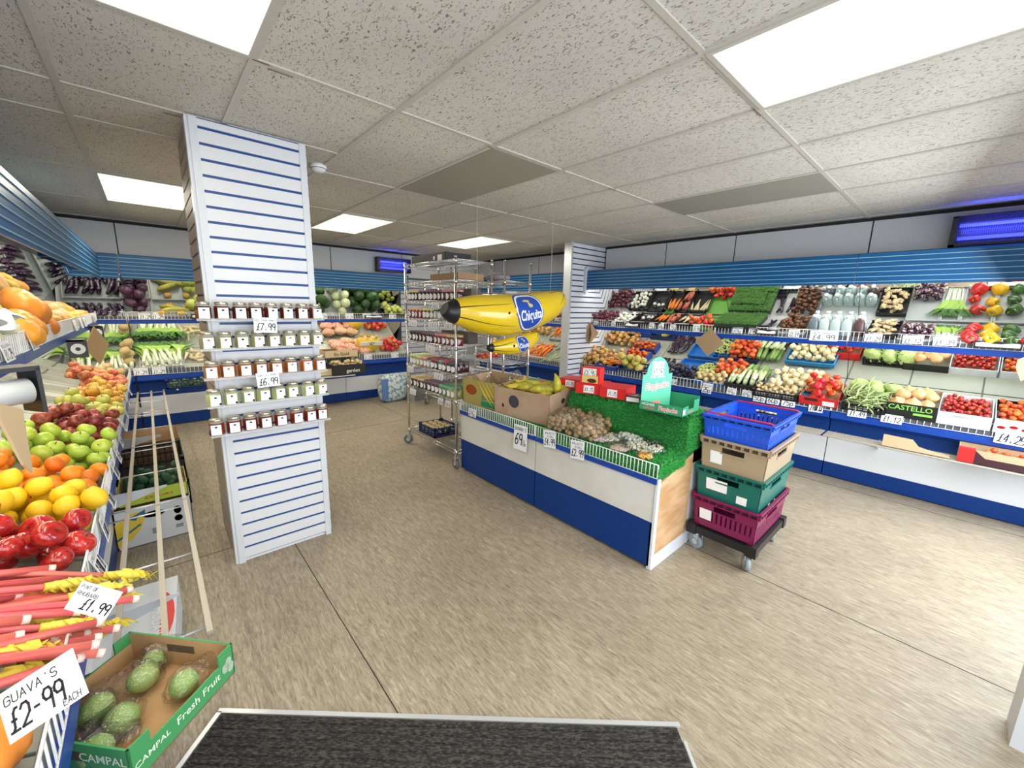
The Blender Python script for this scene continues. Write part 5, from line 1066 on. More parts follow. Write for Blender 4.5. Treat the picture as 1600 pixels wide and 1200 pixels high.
for i in range(2): put('striped_marrow', mar, F @ Matrix.Translation((.06, .06 + .17 * i, .055)) @ Matrix.Rotation(.25 if i == 0 else -.5, 4, 'Z'), ('striped yellow marrow in front in its grey tray on the back shelf', 'striped yellow marrow lying behind another in the grey tray')[i], 'marrow')
for i in range(5): item('gourd', 'pale_squash', F @ Matrix.Translation((.06 + .1 * i, .30 if i % 2 else .03, .045)) @ rr(False) @ Matrix.Scale(.042, 4), 'small pale yellow squash beside the striped marrows', 'squash', 'small squashes by the marrows')
F, w = bslot(1, 293, 340); put('grey_tray', c_tray(w, .36, .04, greytray), F, 'grey tray of pale green melons half hidden by the pillar', 'tray')
PM['melon'] = (m_ell(M('melon_green', (.55, .62, .14), .35, var=.1), 1, 1, .95, .02, 1, 14, 10), None)
pile(F @ T(0, 0, .01), 0, w, 0, .34, 8, .055, 'melon', 'melon', 'pale green melon in the tray beside the pillar', 'melon', 'melons beside the pillar')
c_broc = M('broccoli', (.02, .055, .015), .7, col2=(.05, .11, .03), ns=30); PM['broc'] = (m_leafball(c_broc, .12, 7, .8, 26, 18), None)
F, w = bslot(1, 484, 522); pile(F, 0, w, 0, .3, 6, .085, 'broc', 'broccoli', 'dark green broccoli head right of the honey pillar on the back shelf', 'broccoli', 'broccoli heads on the back shelf')
F, w = bslot(1, 523, 549); pile(F, 0, w, 0, .34, 9, .072, 'pale_cabbage', 'white_cabbage', 'round pale green cabbage between broccoli and dark cabbages', 'cabbage', 'pale cabbages on the back shelf')
F, w = bslot(1, 550, 600); pile(F, 0, w, 0, .36, 15, .085, 'cabbage', 'savoy_cabbage', 'dark green savoy cabbage in the middle of the back shelf', 'cabbage', 'savoy cabbages on the back shelf')
F, w = bslot(1, 600, 634); put('black_crate', c_tray(w, .30, .05, blk), F, 'black tray of pale green apples on the back shelf by the rack', 'tray')
pile(F @ T(0, 0, .01), 0, w, 0, .3, 18, .042, 'melon', 'pale_apple', 'pale green apple in the black tray at the right of the back shelf', 'apple', 'pale apples in the black back tray')
F, w = bslot(2, 190, 218); pile(F, 0, w, .1, .4, 7, .055, 'potato', 'celeriac', 'pale knobbly celeriac left of the leeks', 'celeriac', 'celeriacs left of the leeks')
F, w = bslot(2, 222, 290); put('grey_tray', c_tray(w, .47, .04, greytray), F @ T(0, .02, 0), 'pale tray full of leeks in the back left display', 'tray')
for i in range(22): put('leek', lk, F @ Matrix.Translation((.03 + (w - .06) * (i % 11) / 10, .02 + .03 * (i // 11), .03 + .035 * (i // 11) + .03 * (i % 2))) @ Matrix.Rotation(PI / 2 + rnd.uniform(-.2, .2), 4, 'Z') @ Matrix.Rotation(-.1, 4, 'Y'), 'leek with white stem and dark green top in the back left tray', 'leek', 'leeks in the back left tray')
F, w = bslot(2, 294, 345)
for i in range(16): put('parsnip', pars, F @ Matrix.Translation((rnd.uniform(.02, w), rnd.uniform(.1, .45), .03 + .02 * (i % 3))) @ Matrix.Rotation(rnd.uniform(-2, 2), 4, 'Z'), 'pale parsnip between the leeks and the honey pillar', 'parsnip', 'parsnips beside the pillar')
put('black_crate', c_crate(.6, .16, .10, M('crate_navy'), .03), Matrix.Translation((sb(257, 2), 6.37, .52)), 'dark crate of sprouts hung below the leeks', 'crate')
PM['sprout'] = (m_leafball(M('sprout_green', (.16, .26, .06), .5, var=.2), .1, 2, 1, 9, 6), None)
pile(Matrix.Translation((sb(257, 2), 6.37, .53)), .01, .59, .01, .15, 60, .019, 'sprout', 'sprout', 'green sprout in the dark crate below the leeks', 'sprout', 'sprouts below the leeks', tries=8)
kid('bracket_arm', MB().box(.35, -.22, .50, .37, .08, .515).box(.9, -.22, .50, .92, .08, .515).mesh('arm', alu), [o for o in C.objects if o.get('label', '').startswith('back wall display bay with leeks')][0])
F, w = bslot(2, 503, 527, .2); put('grey_tray', c_tray(w, .33, .04, M('tray_pale', (.66, .64, .52), .4)), F, 'empty pale tray right of the honey pillar in the back display', 'tray')
F, w = bslot(2, 528, 566)
netb = M('net_orange', (.66, .16, .07), .5, var=.2, hv=.02, col2=(.85, .66, .50), ns=7, bump=.6, bs=12)
for i in range(9): put('net_bag', m_ell(netb, 1, .8, .55, .3, 3, 16, 11) if i == 0 else PM.setdefault('net', m_ell(netb, 1, .8, .55, .3, 7, 16, 11)), F @ Matrix.Translation((.1 + .19 * (i % 3), .1 + .15 * (i // 3), .07 + .03 * (i % 2))) @ Matrix.Rotation(rnd.uniform(-.5, .5), 4, 'Z') @ Matrix.Scale(.11, 4), 'net bag of small orange and pink vegetables in the back display', 'bag', 'orange net bags in the back display')
def potato_sack():
    mb = MB()
    def f(t, p):
        v = Vector((math.sin(t) * math.cos(p), math.sin(t) * math.sin(p), math.cos(t))); return Vector((v.x * .20 * (1 + .04 * math.sin(p * 7)), v.y * .12, v.z * .20 if v.z < .35 else .07 + (v.z - .35) * .02))
    mb.ell(f, 26, 16); 
    for t in textpoly('POTATOES', .07): mb.poly([(p[0] * .9, -.122 - .0 + abs(p[0]) ** 2 * 1.2, .03 + p[1]) for p in t], 1)
    mb.box(-.19, -.118, .0, .19, -.10, .065, 2)
    return mb.mesh('sack', M('sack_yellow', (.78, .52, .04), .5), M('ink_blue', (.03, .05, .14), .5), M('sack_white', (.80, .80, .76), .5))
F, w = bslot(2, 568, 596, .12); put('potato_sack', potato_sack(), F @ Matrix.Translation((w / 2, .1, .17)), 'yellow and white paper POTATOES sack standing in the back display', 'sack')
pile(F @ Matrix.Translation((w / 2 - .17, .0, .19)), 0, .34, .0, .2, 10, .036, 'potato', 'potato', 'potato showing at the open mouth of the yellow POTATOES sack', 'potato', 'potatoes in the yellow sack')
F, w = bslot(2, 600, 634, .1); pile(F, 0, w, 0, .3, 16, .05, 'tomato', 'red_pepper', 'red vegetable at the right end of the back display behind the rack post', 'vegetable', 'red vegetables behind the rack')
F, w = bslot(2, 503, 552, .0)
def pr_gold(mb, mats):
    mats += [ink]
    for t in textpoly('En Gold', .07): mb.poly([(wsc * .5 + p[0], -.0012, .05 + p[1]) for p in t], 2)
wsc = .5; put('gold_box', c_box(.5, .28, .11, M('carton_cream', (.62, .50, .28), .6), M('kraft_dark', (.25, .14, .07), .8), prints=pr_gold), Matrix.Translation((1.93, 6.40, .77)), 'cream cardboard box with black Gold lettering, empty, right of the pillar', 'box')
def pr_garden(mb, mats):
    mats += [M('print_white', (.8, .8, .76), .5)]
    for t in textpoly('garden', .075): mb.poly([(.30 + p[0], -.0012, .06 + p[1]) for p in t], 2)
put('garden_box', c_box(.5, .3, .16, M('box_black'), M('kraft_dark'), prints=pr_garden), Matrix.Translation((1.98, 6.22, .52)), 'black garden box of new potatoes on the rack right of the pillar', 'box')
pile(Matrix.Translation((1.98, 6.22, .63)), .01, .49, .01, .29, 34, .032, 'new_potato', 'new_potato', 'new potato heaped in the black garden box', 'potato', 'new potatoes in the garden box')
put('white_tray_box', c_box(.36, .25, .10, M('carton_cream'), kraftin), Matrix.Translation((1.70, 6.3, .52)), 'small cream box half hidden by the honey jars at back', 'box')
kid('rack_bar', MB().box(.6, -.36, .50, 1.25, .08, .515).mesh('rb', alu), [o for o in C.objects if o.get('label', '').startswith('back wall display bay partly')][0])
# sack of patterned bags on the floor and grey bin
def pat_sack():
    mb = MB()
    mb.ell(lambda t, p: Vector((math.copysign(abs(math.sin(t) * math.cos(p)) ** .55, math.cos(p)) * .25, math.copysign(abs(math.sin(t) * math.sin(p)) ** .7, math.sin(p)) * .11, (math.copysign(abs(math.cos(t)) ** .6, math.cos(t)) * .21 + .21))), 24, 14, 0)
    mb.box(-.235, -.116, .05, -.13, -.10, .36, 1)
    return mb.mesh('patsack', M('sack_pattern', (.62, .68, .68), .35, col2=(.20, .30, .36), ns=22, lo=.5, hi=.56, coat=.4), M('sack_blue', (.10, .20, .42), .4))
put('patterned_sack', pat_sack(), Matrix.Translation((2.93, 6.25, .0)) @ Matrix.Scale(1.12, 4, (0, 0, 1)), 'blue and white patterned sack standing on the floor against the back units', 'sack')
for px, tier, l in ((228, 1, 'under the purple cabbages, left'), (247, 1, 'under the purple cabbages, right'), (503, 1, 'under the broccoli'), (545, 1, 'under the pale cabbages'), (572, 1, 'under the savoy cabbages, a tall one'), (612, 1, 'under the pale apples'), (222, 2, 'under the celeriac'), (250, 2, 'under the leeks'), (574, 2, 'under the net bags'), (616, 2, 'right of the POTATOES sack')):
    x = sb(px, tier); pricecard(Matrix.Translation((x, (6.58 if tier == 2 else 6.79) - .008, .73 if tier == 2 else 1.39)) @ Matrix.Rotation(-.12, 4, 'X'), .13, .085, std('SAVOY', '£1.29'), 'white price card on the back wall rail ' + l, 'price cards on the back rails')
bagholder(Matrix.Translation((.42, 6.785, 1.36)), 'black bag holder with white bags on the back rail left of the pillar', .3); bagholder(Matrix.Translation((2.72, 6.785, 1.36)), 'black bag holder with white bags on the back rail below the savoy cabbages', .3)
# left corner bay
F = DF('B', -.74, 1); put('grey_tray', c_tray(.5, .36, .045, greytray), F, 'grey tray of aubergines in the far left corner shelf', 'tray')
for i in range(14): put('aubergine', PM['aubl'], F @ Matrix.Translation((.03 + .07 * (i % 7), .16 + .15 * (i // 7), .05)) @ Matrix.Rotation(PI / 2 + rnd.uniform(-.3, .3) + PI, 4, 'Z'), 'dark aubergine in the far left corner tray', 'aubergine', 'aubergines in the corner tray')
F = DF('B', -.74, 2)
for i in range(12): put('leek', lk, F @ Matrix.Translation((.03 + .045 * i, .03 + .02 * (i % 2), .04 + .02 * (i % 2))) @ Matrix.Rotation(PI / 2 + rnd.uniform(-.2, .2), 4, 'Z'), 'leek lying in the far left corner display', 'leek', 'leeks in the corner display')
# bays behind the partition
F = DF('R', 5.1, 2); put('grey_tray', c_tray(.45, .47, .05, greytray), F, 'tray of carrots behind the slatwall partition', 'tray')
for i in range(60): put('carrot', carrot, F @ Matrix.Translation((rnd.uniform(.02, .42), rnd.uniform(.12, .46), .04 + .02 * (i % 4))) @ Matrix.Rotation(-PI / 2 + rnd.uniform(-.7, .7), 4, 'Z'), 'loose orange carrot in the tray seen under the large yellow banana', 'carrot', 'loose carrots behind the partition')
F = DF('R', 4.6, 2)
for i in range(70): put('green_bean', bean, F @ Matrix.Translation((rnd.uniform(.0, .5), rnd.uniform(.05, .46), .04 + .02 * (i % 4))) @ Matrix.Rotation(rnd.uniform(-1.9, 1.9), 4, 'Z') @ Matrix.Scale(1.2, 4), 'bright green bean in the tray just left of the slatwall partition', 'bean', 'green beans behind the partition')
pile(DF('R', 5.1, 1), 0, 1.1, 0, .3, 40, .04, 'red_onion', 'red_onion', 'dark onion on the upper shelf behind the partition', 'onion', 'dark onions behind the partition')
pile(DF('R', 6.3, 2), 0, 1.1, 0, .4, 40, .045, 'onion', 'onion', 'onion on the display deck behind the wire racks', 'onion', 'onions behind the wire racks')
put('grey_bin', MB().box(0, 0, 0, .5, .35, .32).box(.02, -.01, .03, .48, 0, .28, 1).box(-.015, -.015, .32, .515, .365, .345).mesh('bin', M('bin_grey', (.34, .35, .34), .5), M('bin_dark', (.16, .16, .155), .6)), Matrix.Translation((3.15, 5.95, 0)), 'grey plastic storage bin on the floor behind the chrome rack', 'bin')

# ------------------------------------------------------------------ honey jars on the pillar
clearp = M('acrylic', (.80, .84, .86), .08, alpha=.22, coat=.5)
glasstop = M('jar_glass_top', (.55, .56, .50), .08, alpha=.55, coat=1)
lidm = M('lid_silver_gold', (.55, .50, .38), .25, .8); labw = M('label_white', (.88, .88, .89), .5)
dotb = M('emblem_blue', (.02, .05, .18), .5); dotr = M('emblem_red', (.55, .10, .05), .5)
def hexjar(kind, hm, dot, stk=False):
    mb = MB(); w = .0335
    pr = [(.92, 0), (1, .006), (1, .066), (.93, .073)]
    mb.lathe([(w * 1.08 * a, z) for a, z in pr], 8, 0, sm=0)
    jar = mb.mesh('jar', hm)
    neck = MB().lathe([(w * 1.0, .073), (w * .9, .079), (w * .88, .083)], 16, 0).mesh('neck', glasstop)
    lid = MB().lathe([(w * .92, .082), (w * .95, .084), (w * .95, .094), (w * .88, .0965), (0.001, .0965)], 18, 0).mesh('lid', lidm)
    mb = MB().box(-.0235, -.0372, .010, .0235, -.0345, .066, 0)
    mb.ell(lambda t, p: (.0068 * math.sin(t) * math.cos(p), -.0376, .0535 + .0048 * math.cos(t)), 10, 6, 1)
    for z, ww in ((.041, .014), (.0355, .012), (.030, .015), (.021, .006)): mb.box(-ww, -.0376, z, ww, -.0372, z + .0012, 2)
    if stk: mb.ell(lambda t, p: (.020 + .0065 * math.sin(t) * math.cos(p), -.0379, .017 + .0065 * math.cos(t)), 10, 6, 3)
    lb = mb.mesh('label', labw, dot, M('print_grey3', (.45, .42, .45), .5), black)
    return jar, neck, lid, lb
HM = {'dark': M('honey_dark', (.085, .012, .006), .1, coat=.9, col2=(.16, .03, .01), ns=20), 'pale': M('honey_pale', (.34, .33, .16), .1, coat=.9, col2=(.48, .46, .28), ns=20), 'amber': M('honey_amber', (.32, .085, .01), .1, coat=.9, col2=(.50, .16, .02), ns=20),
      'green': M('honey_green', (.42, .46, .20), .1, coat=.9, col2=(.55, .58, .36), ns=20), 'red': M('honey_red', (.15, .015, .008), .1, coat=.9, col2=(.30, .06, .02), ns=20)}
rows = (('dark', 1.495, dotb, 0, 'dark honey jar on the topmost pillar shelf'), ('pale', 1.335, dotr, 1, 'pale honey jar on the second pillar shelf, above the amber row'), ('amber', 1.175, dotr, 0, 'amber honey jar with red emblem on the middle pillar shelf'), ('green', 1.02, dotb, 1, 'pale green honey jar on the fourth pillar shelf'), ('red', .855, dotb, 0, 'dark red honey jar on the lowest pillar shelf'))
pos = ('leftmost', 'second from left', 'third from left', 'fourth from left', 'fifth from left', 'third from right', 'second from right', 'rightmost')
for kd, z, dt, sk, lab in rows:
    sh = MB().box(.185, 2.668, z - .003, .815, 2.764, z).box(.185, 2.666, z - .003, .815, 2.6685, z + .010)
    put('acrylic_shelf', sh.mesh('acr', clearp), Matrix.Identity(4), 'clear acrylic shelf under the ' + {'dark': 'topmost', 'pale': 'second', 'amber': 'middle', 'green': 'fourth', 'red': 'lowest'}[kd] + ' row of honey jars on the pillar', 'shelf')
    parts = hexjar(kd, HM[kd], dt, sk)
    for i in range(8):
        x = .222 + i * .0795 + rnd.uniform(-.004, .004); y = 2.712 + rnd.uniform(-.004, .004); rz = rnd.uniform(-.18, .18)
        if kd == 'red' and i == 7: y -= .0
        o = put('honey_jar', parts[0], Matrix.Translation((x, y, z + .0005)) @ Matrix.Rotation(rz, 4, 'Z'), lab + ', ' + pos[i], 'jar', 'honey jars on the slatwall pillar')
        O('neck', parts[1], parent=o); O('lid', parts[2], parent=o); O('label', parts[3], parent=o)
p = hit(415, 508, 'y', 2.66); pricecard(Matrix.Translation((p.x, 2.662, p.z)) @ Matrix.Rotation(-.06, 4, 'X') @ Matrix.Rotation(.05, 4, 'Y'), .115, .085, [('WELL TRADE HONEY', .06, .76, .10, .86), ('£7.99', .1, .16, .44, .84)], 'white £7.99 price card below the top row of honey jars')
p = hit(419, 593, 'y', 2.66); pricecard(Matrix.Translation((p.x, 2.662, p.z)) @ Matrix.Rotation(-.06, 4, 'X') @ Matrix.Rotation(-.04, 4, 'Y'), .115, .085, [('HONEY SET RUNNY', .06, .76, .10, .86), ('£6.99', .1, .14, .44, .84)], 'white £6.99 price card below the amber honey row')

# ------------------------------------------------------------------ centre counter
ct = tag(O('display_counter', None, loc=(2.15, 1.08, 0)), 'low white and blue display counter with artificial grass in the middle of the shop', 'counter')
CL = 2.06
ctw = M('counter_cream', (.72, .71, .66), .45, col2=(.66, .64, .58), ns=3)
for a, b in ((0, 1.03), (1.036, CL)):
    kid('kick_panel', MB().box(.02, a + .004, .02, .04, b, .315).mesh('k', blue), ct); kid('front_panel', MB().box(.018, a + .004, .318, .04, b, .575).mesh('f', ctw), ct)
    kid('front_lip', MB().ext([(0, .575), (0, .612), (.03, .615), (.03, .575)], lambda p, t: (p[0], t, p[1]), a + .004, b).mesh('l', lipblue), ct)
    kid('wire_rail', wirebasket(b - a, 0, .614, .70, .026).xf(Matrix.Translation((.004, b, 0)) @ Matrix.Rotation(-PI / 2, 4, 'Z')).mesh('r', wirew), ct)
plyw = M('plywood', (.52, .29, .13), .5, col2=(.68, .44, .24), ns=3, stretch=(1, 1, 5), bump=.1)
kid('end_panel', MB().ext([(.05, .10), (.05, .575), (.46, .675), (.46, .10)], lambda p, t: (p[0], t, p[1]), -.002, .012).mesh('ply', plyw), ct)
kid('end_frame', MB().ext([(.02, .0), (.02, .60), (.05, .60), (.05, .10), (.46, .10), (.46, .69), (.60, .72), (.60, .02), (.5, .0)], lambda p, t: (p[0], t, p[1]), .0, .03).mesh('fr', M('frame_white', (.72, .76, .80), .4)), ct)
kid('body', MB().box(.04, .03, .03, .60, CL, .60).mesh('body', ctw), ct)
kid('corner_post', MB().box(.008, -.004, .02, .03, .012, .61).mesh('post', M('frame_white')), ct)
for x, y in ((.05, .04), (.55, .04), (.05, CL - .06), (.55, CL - .06)): kid('foot', MB().lathe([(.018, 0), (.018, .03)], 10).xf(Matrix.Translation((x, y, 0))).mesh('foot', black), ct)
def grasstop():
    R = random.Random(3); mb = MB()
    prof = [(.012, .60), (.012, .655), (.05, .675), (.33, .70), (.345, .86), (.37, .915), (.42, .93), (.64, .93), (.655, .90), (.655, .70), (.60, .70), (.60, .60)]
    mb.ext(prof, lambda p, t: (p[0], t, p[1]), .0, 1.0, 0)
    mb.ext([(.012, .60), (.012, .655), (.05, .66), (.60, .66), (.60, .60)], lambda p, t: (p[0], t, p[1]), 1.0, CL - .01, 0)
    segs = [((.012, .61), (.012, .655)), ((.012, .655), (.05, .675)), ((.05, .675), (.33, .70)), ((.33, .70), (.345, .86)), ((.345, .86), (.37, .915)), ((.37, .915), (.42, .93)), ((.42, .93), (.64, .93)), ((.64, .93), (.655, .74))]
    W_ = [(Vector(b) - Vector(a)).length for a, b in segs]
    for i in range(30000):
        r = R.random() * sum(W_); k = 0
        while r > W_[k]: r -= W_[k]; k += 1
        a, b = Vector(segs[k][0]), Vector(segs[k][1]); t = r / W_[k]; q = a.lerp(b, t); n = Vector((-(b - a).y, (b - a).x)).normalized(); y = 1.0 * R.random()
        if i % 6 == 0: y = 1 + (CL - 1.03) * R.random(); q = Vector((R.uniform(.012, .12), .66)); n = Vector((0, 1))
        base = Vector((q.x, y, q.y)); N3 = Vector((n.x, 0, n.y)); tip = base + N3 * .02 + Vector((R.uniform(-.012, .012), R.uniform(-.012, .012), R.uniform(-.008, .008)))
        w_ = Vector((R.uniform(-1, 1), R.uniform(-1, 1), R.uniform(-1, 1))).normalized() * .0016
        mb.poly([base - w_, base + w_, tip], 1 + (i % 2))
    for i in range(5000):   # blades on the cut end
        x = R.uniform(.0, .65); z0, z1 = (.62, .68) if x < .33 else (.70, .92)
        base = Vector((x, .0, R.uniform(z0, z1))); tip = base + Vector((R.uniform(-.01, .01), -.016, R.uniform(-.012, .006))); w_ = Vector((R.uniform(-1, 1), 0, R.uniform(-1, 1))).normalized() * .0016
        mb.poly([base - w_, base + w_, tip], 1 + (i % 2))
    return mb.mesh('grass', M('grass_backing', (.01, .14, .025), .8), M('grass_blade', (.02, .32, .05), .5), M('grass_blade_light', (.08, .52, .10), .5))
ga = kid('artificial_grass', grasstop(), ct)
def CB(x, y, z, yaw=0, pitch=0): return Matrix.Translation((x, y, z)) @ Matrix.Rotation(-PI / 2 + yaw, 4, 'Z') @ Matrix.Rotation(pitch, 4, 'X')
def pr_ban1(mb, mats):
    mats += [M('print_orange', (.62, .16, .03), .5), M('print_banana', (.66, .50, .05), .5), grn]
    w, d, h = .57, .46, .27
    for k in range(5): mb.tube([(.22 + .05 * k, -.0005, h - .01), (.30 + .055 * k, -.0005, h * .55), (.40 + .04 * k, -.0005, .05)], [.004, .012, .004], 4, 3)
    mb.ell(lambda t, p: (.12 + .075 * math.sin(t) * math.cos(p), -.001, .17 + .05 * math.cos(t)), 14, 8, 2)
    mb.box(.25, -.0018, .035, .55, 0, .085, 4)
    for t in textpoly('BANANAS', .065): mb.poly([(.41 + p[0], -.0022, .115 + p[1]) for p in t], 4)
    mb.box(w - .001, .02, 0, w + .001, d, .27, 4)
bbx = CB(2.19, 3.13, .66, .10, .06)
put('banana_carton', c_box(.50, .40, .27, M('carton_ochre', (.42, .34, .10), .6), kraftin, prints=pr_ban1), bbx, 'ochre and green BANANAS carton lined with clear film on the far end of the counter', 'box')
put('film_liner', MB().grid(lambda u, v: (.02 + .46 * u, .02 + .36 * v, .24 + .10 * math.sin(u * 7 + v * 3) * math.cos(v * 6) - .16 * math.sin(PI * u) * math.sin(PI * v) + .02 * math.sin(19 * u + 11 * v)), 28, 20).mesh('liner', film_mat('film_white', .30, .55, 14)), bbx, 'crumpled clear plastic film rising out of the ochre banana carton', 'film')
def pr_ban2(mb, mats):
    mats += [M('print_slate', (.12, .13, .17), .6), M('hole_dark', (.08, .05, .03), .9)]
    mb.ell(lambda t, p: (.22 + .055 * math.sin(t) * math.cos(p), -.001, .15 + .055 * math.cos(t)), 16, 9, 2)
    mb.ell(lambda t, p: (.10 + .012 * math.sin(t) * math.cos(p), -.001, .10 + .018 * math.cos(t)), 8, 6, 3)
    for yy, zz, a, b in ((.12, .05, .03, .012), (.20, .17, .03, .022), (.34, .10, .02, .012)): mb.ell(lambda t, p: (.5815, yy + a * math.sin(t) * math.cos(p), zz + b * math.cos(t)), 10, 6, 3)
bb2 = CB(2.195, 2.66, .668, .16, .07)
put('banana_box', c_box(.58, .44, .255, M('carton_tan', (.44, .29, .19), .6, col2=(.50, .35, .24), ns=5), kraftin, prints=pr_ban2), bb2, 'open tan cardboard box full of bananas on the counter', 'box')
PM['banana'] = (m_banana(c_ban), None)
Rb = random.Random(21)
for i in range(18):
    a, b = i % 6, i // 6; x, y = .08 + .084 * a + Rb.uniform(-.01, .01), .15 + .075 * b + Rb.uniform(-.01, .01)
    item('banana', 'banana', bb2 @ Matrix.Translation((x, y, .185 + .035 * math.sin(a * 2.1 + b) + .02 * b)) @ Matrix.Rotation(PI / 2 + Rb.uniform(-.75, .35) + (PI if (a + b) % 3 == 0 else 0), 4, 'Z') @ Matrix.Rotation(Rb.uniform(-.7, .9), 4, 'X') @ Matrix.Scale(Rb.uniform(.155, .175), 4), 'yellow-green banana among those heaped in the tan cardboard box', 'banana', 'bananas in the tan box')
for i in range(9):
    item('banana', 'banana', bb2 @ Matrix.Translation((.13 + .042 * i, .13 + .08 * (i % 3), .25)) @ Matrix.Rotation(Rb.uniform(-.4, 1.2), 4, 'Z') @ Matrix.Rotation(Rb.uniform(-.4, .6), 4, 'X') @ Matrix.Scale(.175, 4), 'yellow banana lying on top of the others in the tan cardboard box', 'banana', 'topmost bananas in the tan box')
put('carton_filler', MB().box(.01, .01, .006, .57, .43, .12).mesh('fill', M('banana_shadow', (.30, .24, .05), .7)), bb2, 'layer of packing under the bananas inside the tan cardboard box', 'packing') if 0 else None
item('banana', 'banana', bb2 @ Matrix.Translation((.50, .22, .29)) @ Matrix.Rotation(-PI / 2, 4, 'Y') @ Matrix.Rotation(.9, 4, 'X') @ Matrix.Scale(.17, 4), 'single banana standing up at the right end of the tan box', 'banana')
def bagof(name, kind, cx, cy, n, r, w, d, lab, cat, ilab, icat, grp, z0=.70, zm=.12, tail=1):
    pile(Matrix.Translation((cx, cy, z0)), -w / 2, w / 2, -d / 2, d / 2, n, r, kind, name, ilab, icat, grp, zmax=zm, tries=8)
for i, (cx, cy, l) in enumerate(((2.27, 1.93, 'bag of walnuts against the banana box, front left of four'), (2.27, 1.70, 'bag of walnuts nearest the wire rail, front right of four'), (2.42, 1.97, 'bag of walnuts at the back beside the banana box'), (2.40, 1.74, 'fullest bag of walnuts, back right, below the date boxes'))):
    pile(Matrix.Translation((cx, cy, .69 + .015 * (i > 1))), -.10, .10, -.12, .12, 52, .0195, 'walnut', 'walnut', 'brown walnut in the clear ' + l, 'walnut', 'walnuts, bag %s' % ('one', 'two', 'three', 'four')[i], zmax=.13 + .03 * (i > 1), tries=9)
    put('walnut_bag', film_bag(.23, .26, .21, 20 + i, .8), Matrix.Translation((cx, cy, .755)) @ Matrix.Rotation(.8 + i * .5, 4, 'Z'), 'clear plastic ' + l, 'bag')
SW = ((2.46, 1.46, .24, .20, M('mallow_white', (.90, .88, .84), .6), 46, .010, 'flat clear bag of white sweets below the green flapjack stand'), (2.35, 1.56, .22, .18, M('nut_cream', (.72, .62, .46), .6, col2=(.78, .74, .66), ns=40), 90, .007, 'flat clear bag of pale nuts beside the walnuts'), (2.27, 1.58, .10, .12, M('mallow_pink', (.72, .38, .46), .5, col2=(.80, .68, .70), ns=50), 50, .008, 'small bag of pink and white sweets by the wire rail'),
      (2.37, 1.30, .27, .25, M('bean_white', (.86, .83, .74), .6, col2=(.76, .66, .52), ns=60), 150, .0065, 'large flat clear bag of white beans on the grass'), (2.24, 1.40, .14, .16, M('nut_pink', (.58, .38, .30), .6, col2=(.50, .42, .34), ns=60), 90, .006, 'flat bag of mixed nuts against the wire rail'), (2.24, 1.22, .09, .12, M('jelly_orange', (.72, .18, .03), .3, col2=(.75, .55, .05), ns=45), 46, .008, 'small bag of orange and yellow jelly sweets near the counter corner'))
for i, (cx, cy, w, d, mt, n, r, l) in enumerate(SW):
    zz = .682 + (cx - 2.2) * .09
    o = tag(O('sweet_bag', film_bag(w * 1.15, d * 1.15, .055, 40 + i, .6), mx=Matrix.Translation((cx, cy, zz + .025)) @ Matrix.Rotation(.4 * i, 4, 'Z')), l, 'bag')
    cl = O('sweets', m_cluster(mt, int(n * 1.4), r * 1.15, w * .9, d * .9, .016, i + 3, nu=6, nv=4), parent=o, loc=(0, 0, -.022))
o = tag(O('sweet_bag', film_bag(.17, .15, .05, 60, .6), mx=Matrix.Translation((2.50, 1.30, .73))), 'clear and black packet of small white sweets at the foot of the grass step', 'bag')
O('sweets', m_cluster(black, 60, .008, .14, .12, .012, 9, nu=6, nv=4), parent=o, loc=(0, 0, -.02))
# red date boxes
def pr_date(w, h, pic):
    def f(mb, mats):
        mats += [card, M('date_brown', (.14, .06, .02), .4), M('date_yellow', (.72, .55, .18), .5), black]
        if pic: mb.box(w * .08, -.001, h * .05, w * .92, 0, h * .5, 4); mb.ell(lambda t, p: (w * .6 + w * .25 * math.sin(t) * math.cos(p), -.0016, h * .2 + h * .14 * math.cos(t)), 10, 6, 3); mb.box(w * .12, -.002, h * .52, w * .82, -.001, h * .96, 2); stroke(mb, '£3.95', w * .16, h * .56, h * .24, w * .62, lambda a, b: (a, -.0026, b), 5); stroke(mb, 'DATES', w * .16, h * .84, h * .08, w * .5, lambda a, b: (a, -.0026, b), 5)
        else: mb.box(w * .3, -.001, h * .12, w * .68, 0, h * .88, 2); stroke(mb, '£1.75', w * .34, h * .3, h * .36, w * .32, lambda a, b: (a, -.0018, b), 5)
    return f
def redbox(w, d, h, pic): 
    mb = MB().box(0, 0, 0, w, d, h, 0).box(.004, .004, h, w - .004, d - .004, h + .002, 0); mats = [redp, redp]; pr_date(w, h, pic)(mb, mats); return mb.mesh('redbox', *mats)
put('date_box', redbox(.22, .24, .075, False), CB(2.47, 1.99, .945, .35), 'low red date box at the left bottom of the red boxes on the grass step', 'box')
put('date_box', redbox(.20, .24, .075, False), CB(2.50, 1.78, .945, .25), 'low red date box at the right of the red boxes', 'box')
put('date_box', redbox(.155, .10, .125, True), CB(2.50, 1.97, 1.024, .3), 'upright red date box with fruit picture and £3.95 card, on top of others', 'box')
put('date_box', redbox(.22, .2, .07, False), CB(2.56, 2.25, .945, .2), 'red and green box behind the banana box', 'box')
put('dark_packet', MB().box(0, 0, 0, .15, .11, .045).mesh('pack', M('packet_brown', (.06, .025, .02), .3, coat=.6)), CB(2.52, 1.56, .945, .3), 'dark brown packet beside the green flapjack stand', 'packet')
O('packet_label', MB().box(.0, -.0015, .005, .09, 0, .035).mesh('pl', labw), parent=[o for o in C.objects if o.name == 'dark_packet'][0])
